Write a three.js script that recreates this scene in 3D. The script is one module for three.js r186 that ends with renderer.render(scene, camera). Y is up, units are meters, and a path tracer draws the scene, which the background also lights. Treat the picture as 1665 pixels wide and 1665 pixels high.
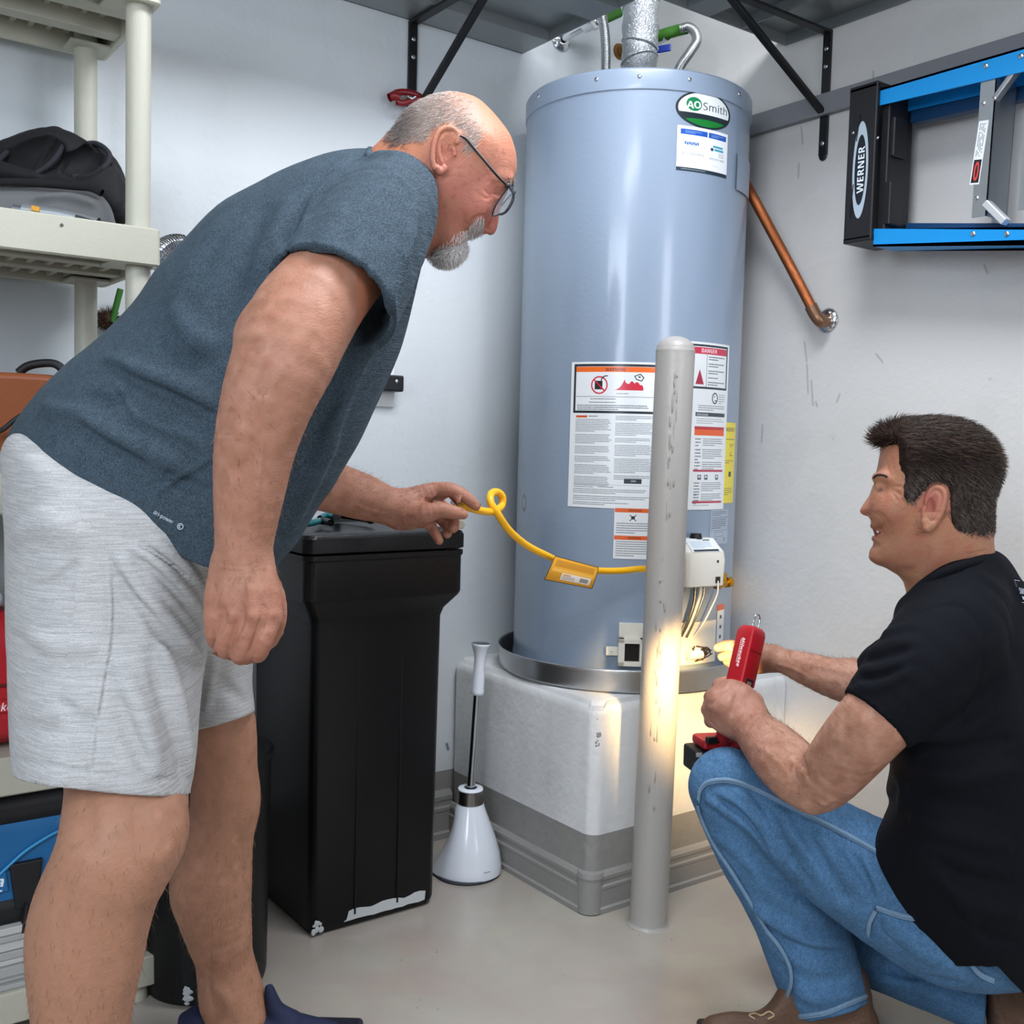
import * as THREE from 'three';
import { RoundedBoxGeometry } from 'three/addons/geometries/RoundedBoxGeometry.js';
import { mergeGeometries, mergeVertices, toCreasedNormals } from 'three/addons/utils/BufferGeometryUtils.js';
import { RectAreaLightUniformsLib } from 'three/addons/lights/RectAreaLightUniformsLib.js';

// ---------------------------------------------------------------- camera, lights, exposure
const V = (x, y, z) => new THREE.Vector3(x, y, z);
const scene = new THREE.Scene();
const EYE = V(0, 1.1, 0), RT = V(0.80653727, 0.02563629, 0.59062713), DN = V(-0.01749952, -0.99758625, 0.0671971), FW = V(0.59092419, -0.06453266, -0.80414187);
const FPX = 1705.285, MID = 832.5;
const camera = new THREE.PerspectiveCamera(52.0422, 1, 0.05, 60);
camera.position.copy(EYE);
camera.quaternion.setFromRotationMatrix(new THREE.Matrix4().makeBasis(RT, DN.clone().negate(), FW.clone().negate()));
const renderer = new THREE.WebGLRenderer({ antialias: true });
renderer.toneMapping = THREE.LinearToneMapping;
renderer.toneMappingExposure = 0.94;
renderer.shadowMap.enabled = true;
RectAreaLightUniformsLib.init();
scene.background = new THREE.Color(0x000000);

const LAMPS = [  // name, label, position, aims at, width, height, colour, intensity
  ['softbox', 'large white softbox lamp high on the left behind the viewer', V(-1.7, 1.85, 0.25), V(1.2, 0.9, -2.0), 1.3, 1.1, 0xe6f0ff, 11.5],
  ['softbox', 'tall narrow softbox lamp on the right behind the viewer', V(1.35, 1.5, 1.5), V(1.5, 1.0, -2.0), 0.5, 1.5, 0xf2f4ff, 8.5],
  ['ceiling_light', 'ceiling light panel over the middle of the garage', V(1.35, 2.70, -1.0), V(1.35, 0, -1.0001), 1.2, 0.6, 0xf4f7ff, 25.0],
  ['ceiling_light', 'ceiling light panel near the rear wall', V(-0.9, 2.70, 0.6), V(-0.9, 0, 0.5999), 1.2, 0.6, 0xf4f7ff, 16.0],
];

// ---------------------------------------------------------------- helpers
const at = (px, py, d) => EYE.clone().addScaledVector(RT, (px - MID) / FPX * d).addScaledVector(DN, (py - MID) / FPX * d).addScaledVector(FW, d);
const dirOf = (px, py) => V(0, 0, 0).addScaledVector(RT, (px - MID) / FPX).addScaledVector(DN, (py - MID) / FPX).add(FW);
const onPlane = (px, py, axis, v) => { const r = dirOf(px, py); return EYE.clone().addScaledVector(r, (v - EYE[axis]) / r[axis]); };
const proj = (p) => { const q = p.clone().sub(EYE), z = q.dot(FW); return [q.dot(RT) / z * FPX + MID, q.dot(DN) / z * FPX + MID, z]; };
const rng = (s) => () => { s = (s + 0x6d2b79f5) | 0; let t = Math.imul(s ^ (s >>> 15), 1 | s); t = (t + Math.imul(t ^ (t >>> 7), 61 | t)) ^ t; return ((t ^ (t >>> 14)) >>> 0) / 4294967296; };
const clamp = (x, a, b) => Math.min(b, Math.max(a, x)), lerp = (a, b, t) => a + (b - a) * t;
const sstep = (a, b, x) => { const t = clamp((x - a) / (b - a), 0, 1); return t * t * (3 - 2 * t); };
const names = {};
const numbered = (n) => { const k = names[n] = (names[n] ?? -1) + 1; return k ? n + '_' + String(k).padStart(3, '0') : n; };
function tag(o, label, category, group, kind) { if (label) o.userData.label = label; if (category) o.userData.category = category; if (group) o.userData.group = group; if (kind) o.userData.kind = kind; return o; }
function thing(name, label, category, pos = [0, 0, 0], group) { const o = new THREE.Group(); o.name = numbered(name); o.position.set(...pos); scene.add(o); return tag(o, label, category, group); }
function part(parent, name, geo, mat, label) { const m = new THREE.Mesh(geo, mat); m.name = name; parent.add(m); if (label) m.userData.label = label; return m; }
function single(name, geo, mat, label, category, group) { const m = new THREE.Mesh(geo, mat); m.name = numbered(name); scene.add(m); return tag(m, label, category, group); }
function struct(name, geo, mat) { const m = new THREE.Mesh(geo, mat); m.name = name; scene.add(m); m.userData.kind = 'structure'; return m; }
const M = (color, roughness = 0.6, o = {}) => new THREE.MeshPhysicalMaterial({ color, roughness, ...o });
const box = (x0, x1, y0, y1, z0, z1, r = 0) => {
  const w = x1 - x0, h = y1 - y0, d = z1 - z0, g = r > 0 ? new RoundedBoxGeometry(w, h, d, 2, Math.min(r, w / 2.01, h / 2.01, d / 2.01)) : new THREE.BoxGeometry(w, h, d);
  return g.translate((x0 + x1) / 2, (y0 + y1) / 2, (z0 + z1) / 2);
};
const clean = (g) => { const q = g.index ? g.toNonIndexed() : g; for (const k of Object.keys(q.attributes)) if (!['position', 'normal', 'uv'].includes(k)) q.deleteAttribute(k); return q; };
const join = (...gs) => mergeGeometries(gs.flat().map(clean));
function bar(a, b, w, t, up = V(0, 1, 0), r = 0.001) {   // a straight bar of section w (along side) x t (along up) from a to b
  const d = b.clone().sub(a), L = d.length(), X = d.clone().normalize(), Z = X.clone().cross(up).normalize(), Y = Z.clone().cross(X);
  const g = r ? new RoundedBoxGeometry(L, t, w, 1, Math.min(r, t / 2.01, w / 2.01)) : new THREE.BoxGeometry(L, t, w);
  return g.applyMatrix4(new THREE.Matrix4().makeBasis(X, Y, Z).setPosition(a.clone().add(b).multiplyScalar(0.5)));
}
function cyl(a, b, r0, r1 = r0, n = 24, open = false) {
  const d = b.clone().sub(a), g = new THREE.CylinderGeometry(r1, r0, d.length(), n, 1, open);
  return g.applyMatrix4(new THREE.Matrix4().compose(a.clone().add(b).multiplyScalar(0.5), new THREE.Quaternion().setFromUnitVectors(V(0, 1, 0), d.normalize()), V(1, 1, 1)));
}
const tube = (pts, r, n = 64, m = 12, closed = false) => new THREE.TubeGeometry(new THREE.CatmullRomCurve3(pts, closed, 'centripetal'), n, r, m, closed);
function ballOn(p, normal, r, flat = 0.5) { const g = new THREE.SphereGeometry(r, 12, 8); g.scale(1, flat, 1); return g.applyMatrix4(new THREE.Matrix4().compose(p, new THREE.Quaternion().setFromUnitVectors(V(0, 1, 0), normal.clone().normalize()), V(1, 1, 1))); }
const lathe = (pts, n = 64) => new THREE.LatheGeometry(pts.map((p) => new THREE.Vector2(p[0], p[1])), n);
function loft(rings, seg = 8, crease = 0.6) {   // rings of rounded rectangles {y, x0, x1, z0, z1, r}
  const pos = [], idx = [], n = 4 * (seg + 1);
  for (const q of rings) {
    const r = q.r ?? 0.01;
    for (const [sx, sz, a0] of [[1, 1, 0], [0, 1, 1], [0, 0, 2], [1, 0, 3]]) for (let k = 0; k <= seg; k++) {
      const a = (a0 + k / seg) * Math.PI / 2, cx = sx ? q.x1 - r : q.x0 + r, cz = sz ? q.z1 - r : q.z0 + r;
      pos.push(cx + r * Math.cos(a), q.y, cz + r * Math.sin(a));
    }
  }
  for (let i = 0; i + 1 < rings.length; i++) for (let k = 0; k < n; k++) { const a = i * n + k, b = i * n + (k + 1) % n; idx.push(a, a + n, b, b, a + n, b + n); }
  const cap = (i, flip) => { for (let k = 1; k + 1 < n; k++) flip ? idx.push(i * n, i * n + k, i * n + k + 1) : idx.push(i * n, i * n + k + 1, i * n + k); };
  cap(0, true); cap(rings.length - 1, false);
  const g = new THREE.BufferGeometry(); g.setAttribute('position', new THREE.Float32BufferAttribute(pos, 3)); g.setIndex(idx);
  const q = toCreasedNormals(g, crease), qp = q.attributes.position, qn = q.attributes.normal, uv = [];   // uv in metres
  for (let i = 0; i < qp.count; i++) { const ax = Math.abs(qn.getX(i)), ay = Math.abs(qn.getY(i)), az = Math.abs(qn.getZ(i)); ay > 0.8 ? uv.push(qp.getX(i), qp.getZ(i)) : uv.push(qp.getX(i) + qp.getZ(i), qp.getY(i)); }
  q.setAttribute('uv', new THREE.Float32BufferAttribute(uv, 2)); return q;
}
// noise
const hash3 = (x, y, z) => { let h = Math.imul(x | 0, 374761393) + Math.imul(y | 0, 668265263) + Math.imul(z | 0, 2147483647 ^ 0x27d4eb2d); h = Math.imul(h ^ (h >>> 13), 1274126177); return ((h ^ (h >>> 16)) >>> 0) / 4294967296; };
function vnoise(x, y, z) {
  const i = Math.floor(x), j = Math.floor(y), k = Math.floor(z), f = x - i, g = y - j, h = z - k, u = f * f * (3 - 2 * f), v = g * g * (3 - 2 * g), w = h * h * (3 - 2 * h);
  return lerp(lerp(lerp(hash3(i, j, k), hash3(i + 1, j, k), u), lerp(hash3(i, j + 1, k), hash3(i + 1, j + 1, k), u), v), lerp(lerp(hash3(i, j, k + 1), hash3(i + 1, j, k + 1), u), lerp(hash3(i, j + 1, k + 1), hash3(i + 1, j + 1, k + 1), u), v), w);
}
const fbm = (x, y, z, n = 3) => { let s = 0, a = 0.5; for (let i = 0; i < n; i++) { s += a * (vnoise(x, y, z) * 2 - 1); x *= 2.03; y *= 2.03; z *= 2.03; a *= 0.5; } return s; };
function canvasTex(w, h, draw, srgb = true) {
  const c = document.createElement('canvas'); c.width = w; c.height = h; const x = c.getContext('2d'); draw(x, w, h);
  const t = new THREE.CanvasTexture(c); if (srgb) t.colorSpace = THREE.SRGBColorSpace; t.wrapS = t.wrapT = THREE.RepeatWrapping; t.anisotropy = 8; return t;
}
function noiseTex(n, f, srgb = false) {   // grey or colour tile from f(u, v, i, j)
  const d = new Uint8Array(n * n * 4);
  for (let j = 0; j < n; j++) for (let i = 0; i < n; i++) { const v = f(i / n, j / n, i, j), c = Array.isArray(v) ? v : [v, v, v]; for (let k = 0; k < 3; k++) d[(j * n + i) * 4 + k] = clamp(c[k], 0, 1) * 255; d[(j * n + i) * 4 + 3] = 255; }
  const t = new THREE.DataTexture(d, n, n); t.wrapS = t.wrapT = THREE.RepeatWrapping; t.magFilter = THREE.LinearFilter; t.minFilter = THREE.LinearMipmapLinearFilter; t.generateMipmaps = true; if (srgb) t.colorSpace = THREE.SRGBColorSpace; t.needsUpdate = true; return t;
}
// tileable value noise with f cells per tile
const tnoise = (u, v, f, s = 0) => { const x = u * f, y = v * f, i = Math.floor(x), j = Math.floor(y), a = x - i, b = y - j, p = a * a * (3 - 2 * a), q = b * b * (3 - 2 * b), H = (m, n) => hash3(((m % f) + f) % f, ((n % f) + f) % f, s); return lerp(lerp(H(i, j), H(i + 1, j), p), lerp(H(i, j + 1), H(i + 1, j + 1), p), q); };
const tfbm = (u, v, f, n = 3, s = 0) => { let t = 0, a = 0.5, w = 0; for (let i = 0; i < n; i++) { t += a * tnoise(u, v, f << i, s + i); w += a; a *= 0.5; } return t / w; };
const rep = (t, x, y = x) => { const c = t.clone(); c.repeat.set(x, y); c.needsUpdate = true; return c; };
const peel = noiseTex(256, (u, v) => tfbm(u, v, 24, 3, 3));
const brushed = noiseTex(256, (u, v) => 0.5 + 0.5 * (tnoise(u, v, 4, 7) - 0.5) + 0.5 * (hash3(0, Math.floor(v * 256), 9) - 0.5));
const fine = noiseTex(256, (u, v) => tfbm(u, v, 64, 2, 11));

for (const [name, label, p, aim, w, h, color, I] of LAMPS) {
  const g = thing(name, label, 'lamp', p.toArray());
  g.lookAt(aim);   // +z of the group faces the aim
  const ceil = name === 'ceiling_light';
  part(g, 'housing', join(box(-w / 2 - 0.02, w / 2 + 0.02, -h / 2 - 0.02, h / 2 + 0.02, -0.045, -0.006, 0.004)), M(ceil ? 0xdddddd : 0x111111, 0.6));
  part(g, 'diffuser', box(-w / 2, w / 2, -h / 2, h / 2, -0.006, -0.001), new THREE.MeshStandardMaterial({ color: 0xffffff, emissive: color, emissiveIntensity: 0.8, roughness: 0.9 }));
  const L = new THREE.RectAreaLight(color, I, w, h); L.position.set(0, 0, 0.004); L.lookAt(0, 0, 0); L.rotation.set(0, Math.PI, 0); g.add(L);
}
// ---------------------------------------------------------------- the room
const ZL = -2.42, XR = 2.28, H = 2.75, XF = -3.0, ZB = 3.0, BAND = 0.186;
const greyPaint = M(0x8b8a86, 0.42, { bumpMap: rep(peel, 6, 6), bumpScale: 0.0006 });
const floorTex = canvasTex(2048, 2048, (x, w, h) => {
  x.fillStyle = '#9f9990'; x.fillRect(0, 0, w, h); const r = rng(5);
  for (let i = 0; i < 900; i++) { x.fillStyle = r() < 0.5 ? 'rgba(190,183,174,0.05)' : 'rgba(140,136,131,0.05)'; x.beginPath(); x.ellipse(r() * w, r() * h, 20 + r() * 110, 10 + r() * 60, r() * 3, 0, 7); x.fill(); }
  for (let i = 0; i < 260; i++) { x.fillStyle = `rgba(60,52,45,${0.15 + 0.5 * r()})`; x.beginPath(); x.arc(r() * w, r() * h, 0.6 + 1.3 * r(), 0, 7); x.fill(); }
  for (let i = 0; i < 50; i++) { x.strokeStyle = 'rgba(95,90,85,0.16)'; x.lineWidth = 1; const a = r() * w, b = r() * h; x.beginPath(); x.moveTo(a, b); x.lineTo(a + 60 * (r() - 0.5), b + 60 * (r() - 0.5)); x.stroke(); }
});
const floorMat = M(0xffffff, 0.28, { map: rep(floorTex, 2, 2), bumpMap: rep(peel, 5, 5), bumpScale: 0.0012 });
struct('floor', box(XF - 0.12, XR + 0.12, -0.15, 0, ZL - 0.12, ZB + 0.12), floorMat);
struct('ceiling', box(XF - 0.12, XR + 0.12, H, H + 0.12, ZL - 0.12, ZB + 0.12), M(0xcfd2d4, 0.9));
// wall paint with the scuffs and pencil marks that the photograph shows; a wall's front face carries uv 0..1
const toCanvas = (x0, x1, w, h, flip) => (p, axis) => [(flip ? x1 - p[axis] : p[axis] - x0) / (x1 - x0) * w, (H - p.y) / (H - BAND) * h];
function wallTex(base, draw, seed) {
  return canvasTex(2048, 1024, (x, w, h) => {
    x.fillStyle = base; x.fillRect(0, 0, w, h); const r = rng(seed);
    for (let i = 0; i < 300; i++) { x.fillStyle = r() < 0.5 ? 'rgba(255,255,255,0.035)' : 'rgba(150,150,150,0.03)'; x.beginPath(); x.ellipse(r() * w, r() * h, 10 + r() * 60, 10 + r() * 40, r() * 3, 0, 7); x.fill(); }
    draw(x, w, h, r);
  });
}
const scuff = (x, a, b, c, lw = 1.5) => { x.strokeStyle = c; x.lineWidth = lw; x.beginPath(); x.moveTo(a[0], a[1]); x.lineTo(b[0], b[1]); x.stroke(); };
const rightTex = wallTex('#d3d2ce', (x, w, h, r) => {
  const C = toCanvas(ZL - 0.12, ZB + 0.12, w, h, false), q = (px, py) => C(onPlane(px, py, 'x', XR), 'z');
  for (const [a, b, c, d] of [[1312, 592, 1314, 640], [1319, 618, 1322, 660], [1326, 652, 1329, 662], [1308, 555, 1312, 590], [1366, 640, 1360, 655], [1424, 575, 1436, 590], [1420, 115, 1420, 130], [1303, 205, 1305, 235], [1299, 265, 1298, 290], [1240, 690, 1238, 720], [1600, 430, 1606, 445]])
    scuff(x, q(a, b), q(c, d), 'rgba(105,105,105,0.45)', 1.3);
  for (let i = 0; i < 40; i++) { x.fillStyle = 'rgba(120,118,112,0.25)'; x.fillRect(r() * w, r() * h, 1 + 2 * r(), 1 + 3 * r()); }
}, 31);
const leftTex = wallTex('#ccd2d4', (x, w, h, r) => {
  const C = toCanvas(XF - 0.12, XR + 0.12, w, h, false), q = (px, py) => C(onPlane(px, py, 'z', ZL), 'x');
  scuff(x, q(726, 1208), q(729, 1220), 'rgba(70,80,85,0.7)', 3);
  for (let i = 0; i < 30; i++) { x.fillStyle = 'rgba(120,122,124,0.2)'; x.fillRect(r() * w, r() * h, 1 + 2 * r(), 1 + 2 * r()); }
}, 32);
const wallMat = (t) => M(0xffffff, 0.62, { map: t, bumpMap: rep(peel, 18, 9), bumpScale: 0.0008 });
function wall(name, x0, x1, z0, z1, mat, face) {   // white above the painted band, grey below it
  const up = new THREE.BoxGeometry(x1 - x0, H - BAND, z1 - z0).translate((x0 + x1) / 2, (H + BAND) / 2, (z0 + z1) / 2);
  if (face === '-x') {  // make u run with +z on the face that looks at the room
    const uv = up.attributes.uv, p = up.attributes.position; for (let i = 0; i < uv.count; i++) uv.setXY(i, (p.getZ(i) - z0) / (z1 - z0), (p.getY(i) - BAND) / (H - BAND));
  }
  const g = mergeGeometries([clean(up), clean(box(x0, x1, -0.12, BAND, z0, z1))], true);
  struct(name, g, [mat, greyPaint]);
}
wall('wall_left', XF - 0.12, XR + 0.12, ZL - 0.12, ZL, wallMat(leftTex));
wall('wall_right', XR, XR + 0.12, ZL - 0.12, ZB + 0.12, wallMat(rightTex), '-x');
wall('wall_rear', XF - 0.12, XR + 0.12, ZB, ZB + 0.12, M(0xc9cccd, 0.7));
wall('wall_side', XF - 0.12, XF, ZL - 0.12, ZB + 0.12, M(0xc9cccd, 0.7));
// baseboards: a moulded profile swept along each wall
const BP = [[0, 0], [0.018, 0], [0.018, 0.012], [0.0135, 0.016], [0.0135, 0.055], [0.0145, 0.058], [0.0145, 0.064], [0.011, 0.068], [0.011, 0.076], [0.0125, 0.080], [0.0125, 0.088], [0.007, 0.096], [0, 0.098]];
function profileRun(a, b, n, k = 1) {   // profile extruded from a to b, n = outward normal
  const s = new THREE.Shape(BP.map(([x, y]) => new THREE.Vector2(x * k, y * k))), d = b.clone().sub(a), L = d.length(), g = new THREE.ExtrudeGeometry(s, { depth: L, bevelEnabled: false });
  return g.applyMatrix4(new THREE.Matrix4().makeBasis(n, V(0, 1, 0), d.normalize()).setPosition(a));
}
struct('baseboard_left', profileRun(V(1.585, 0, ZL), V(XF, 0, ZL), V(0, 0, 1), 1.35), greyPaint);
struct('baseboard_right', profileRun(V(XR, 0, ZB), V(XR, 0, -1.81), V(-1, 0, 0), 1), greyPaint);

// ---------------------------------------------------------------- concrete plinth under the heater
const PX = 1.588, PZ = -1.815, PT = 0.50;
{
  const t = thing('concrete_plinth', 'white painted concrete plinth with a grey band under the water heater', 'plinth', [PX, 0, ZL]);
  const ring = (y, k, r = 0.032) => ({ y, x0: k, x1: XR - PX + 0.01, z0: -0.005, z1: PZ - ZL - k, r });
  const tex = canvasTex(1024, 512, (x, w, h) => {
    x.fillStyle = '#d4d6d5'; x.fillRect(0, 0, w, h); const r = rng(8);
    for (let i = 0; i < 200; i++) { x.fillStyle = r() < 0.5 ? 'rgba(255,255,255,0.05)' : 'rgba(120,120,120,0.04)'; x.beginPath(); x.ellipse(r() * w, r() * h, 8 + r() * 40, 6 + r() * 20, r() * 3, 0, 7); x.fill(); }
  });
  part(t, 'block', loft([ring(BAND, 0), ring(PT - 0.03, 0), ring(PT - 0.018, 0.003), ring(PT - 0.008, 0.01), ring(PT - 0.001, 0.024), ring(PT, 0.03)], 8, 0.9), M(0xffffff, 0.55, { map: tex, bumpMap: rep(peel, 3, 3), bumpScale: 0.001 }));
  part(t, 'painted_band', loft([ring(0, 0), ring(BAND, 0)], 8), M(0x8b8a86, 0.4, { bumpMap: rep(peel, 2, 2), bumpScale: 0.002 }), 'grey painted band');
  const w = XR - PX, d = PZ - ZL;
  part(t, 'baseboard', profileRun(V(0, 0, d - 0.022), V(0, 0, 0), V(-1, 0, 0)), greyPaint);
  part(t, 'baseboard', profileRun(V(w, 0, d), V(0.022, 0, d), V(0, 0, 1)), greyPaint);
  const post = [[0.001, 0], [0.034, 0], [0.034, 0.004], [0.0325, 0.008], [0.0325, 0.083], [0.034, 0.085], [0.034, 0.089], [0.0315, 0.092], [0.0315, 0.096], [0.030, 0.098], [0.001, 0.099]];
  part(t, 'corner_piece', lathe(post, 32).translate(0.0175, 0, d - 0.0175), greyPaint);
  // chips in the paint on the rounded corner: small flat flakes let into the edge
  const rr = rng(77), chips = [];
  for (let i = 0; i < 12; i++) { const y = lerp(0.40, 0.475, Math.pow(rr(), 1.3)), a = Math.PI * (0.62 + 0.1 * rr()); chips.push(ballOn(V(0.032 + 0.0318 * Math.cos(a), y, d - 0.032 + 0.0318 * Math.sin(a)), V(Math.cos(a), 0, Math.sin(a)), 0.0014 + 0.003 * rr(), 0.25)); }
  part(t, 'paint_chip', join(chips), M(0x8f9494, 0.9)).userData.kind = 'stuff';
}

// ---------------------------------------------------------------- wall shelves, brackets and the grey rail
const zinc = M(0x9a9f9f, 0.42, { metalness: 0.75, bumpMap: rep(fine, 3, 3), bumpScale: 0.0002 });
const blackMetal = M(0x0c0d0f, 0.45), steel = M(0xc9cccf, 0.25, { metalness: 1 }), chrome = M(0xdadcde, 0.12, { metalness: 1 });
function shelf(label, x0, x1, z0, z1, ribs) {
  const t = thing('metal_shelf', label, 'shelf', [0, 2.185, 0]);
  part(t, 'deck', box(x0, x1, 0.028, 0.034, z0, z1), zinc);
  part(t, 'lip', join(box(x0, x1, 0, 0.028, z0, z0 + 0.004), box(x0, x1, 0, 0.028, z1 - 0.004, z1), box(x0, x0 + 0.004, 0, 0.028, z0, z1), box(x1 - 0.004, x1, 0, 0.028, z0, z1)), zinc);
  for (const r of ribs) part(t, 'rib', box(...r), zinc);
}
shelf('long galvanised metal shelf high on the left wall', -1.2, 1.772, ZL + 0.002, -1.90, [[-1.2, 1.768, 0, 0.028, -2.30, -2.296], [-1.2, 1.768, 0, 0.028, -2.12, -2.02], [-1.2, 1.768, 0.0, 0.004, ZL + 0.004, -2.30]]);
shelf('galvanised metal shelf high on the right wall', 1.76, XR - 0.002, -1.915, 1.2, [[2.10, 2.104, 0, 0.028, -1.91, 1.19], [1.90, 1.98, 0, 0.028, -1.91, 1.19]]);
function bracket(label, origin, out, foot, reach, brace, screws) {   // out: unit vector from the wall into the room
  const t = thing('shelf_bracket', label, 'bracket', origin.toArray()), side = out.clone().cross(V(0, 1, 0)), o = (u, y) => out.clone().multiplyScalar(u).add(V(0, y, 0));
  part(t, 'upright', join(bar(o(0.004, 0), o(0.004, -foot), 0.026, 0.007, out, 0.002), ballOn(o(0.004, -foot), out, 0.013, 0.27)), blackMetal);
  part(t, 'arm', bar(o(0, -0.004), o(reach, -0.004), 0.026, 0.007, V(0, 1, 0), 0.002), blackMetal);
  part(t, 'brace', bar(o(0.009, -brace), o(reach * 0.9, -0.010), 0.020, 0.012, V(0, 1, 0), 0.003), blackMetal);
  for (const s of screws) part(t, 'screw', ballOn(o(0.008, -s), out, 0.0065, 0.5), steel);
}
bracket('black steel shelf bracket on the left wall with a red clip at its foot', V(1.418, 2.183, ZL), V(0, 0, 1), 0.31, 0.42, 0.25, [0.045, 0.09, 0.28]);
bracket('black steel shelf bracket on the right wall above the ladder', V(XR, 2.183, -1.775), V(-1, 0, 0), 0.315, 0.42, 0.21, [0.045, 0.09, 0.285]);
single('wall_rail', box(XR - 0.02, XR, 1.968, 2.022, -2.035, 1.3, 0.002), M(0x85868a, 0.6), 'grey painted rail board fixed along the right wall', 'rail');
{ // red clip on the left bracket
  const CD = proj(onPlane(660, 158, 'z', ZL))[2] - 0.045;
  const t = thing('spring_clip', 'red plastic clip hung at the foot of the left black bracket', 'clip', at(660, 158, CD).toArray()), r = M(0x7d0f16, 0.35), Z = V(0, 0, 0.02);
  const P = (px, py, f = 0) => at(px, py, CD + (px - 660) * 0.0006 - f).sub(t.position);
  part(t, 'jaw', tube([P(634, 158), P(645, 151), P(660, 150), P(676, 154), P(684, 158)], 0.0085, 24, 10), r);
  part(t, 'jaw', tube([P(645, 166, .01), P(655, 168, .01), P(668, 164, .01), P(684, 160, .01)], 0.008, 24, 10), r);
  part(t, 'grip', tube([P(633, 159, .01), P(640, 156, .01), P(650, 160, .01)], 0.011, 16, 10), r);
  part(t, 'spring', tube([P(662, 156, .02), P(670, 160, .02), P(676, 157, .02)], 0.003, 12, 8), chrome);
}
// ---------------------------------------------------------------- water heater
const HC = V(1.93, 0, -2.11), HR = 0.293, HB = 0.515, HT = 2.0;
function onTank(px, py, R = HR) {   // where the sight line through a pixel meets the tank: angle round the axis, height
  const d = dirOf(px, py), ox = EYE.x - HC.x, oz = EYE.z - HC.z, a = d.x * d.x + d.z * d.z, b = ox * d.x + oz * d.z, c = ox * ox + oz * oz - R * R, q = Math.max(0, b * b - a * c), t = (-b - Math.sqrt(q)) / a;
  return { a: Math.atan2(oz + d.z * t, ox + d.x * t), y: EYE.y + d.y * t };
}
const tankPoint = (a, y, R = HR) => V(R * Math.cos(a), y, R * Math.sin(a));
function patch(a0, a1, y0, y1, R, n = 24, shape) {   // a sheet bent round the tank, u from a0 (left) to a1 (right); shape trims it to an ellipse
  const g = new THREE.BufferGeometry(), p = [], u = [], ix = [], m = shape ? 12 : 1;
  for (let j = 0; j <= m; j++) for (let i = 0; i <= n; i++) {
    let s = i / n, t = j / m;
    if (shape) { const ang = s * 2 * Math.PI; s = 0.5 + 0.5 * t * Math.cos(ang); t = 0.5 + 0.5 * (j / m) * Math.sin(ang); }
    p.push(...tankPoint(lerp(a0, a1, s), lerp(y0, y1, t), R).toArray()); u.push(s, t);
  }
  for (let j = 0; j < m; j++) for (let i = 0; i < n; i++) { const k = j * (n + 1) + i; ix.push(k, k + 1, k + n + 1, k + 1, k + n + 2, k + n + 1); }
  g.setAttribute('position', new THREE.Float32BufferAttribute(p, 3)); g.setAttribute('uv', new THREE.Float32BufferAttribute(u, 2)); g.setIndex(ix); g.computeVertexNormals(); return g;
}
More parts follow.
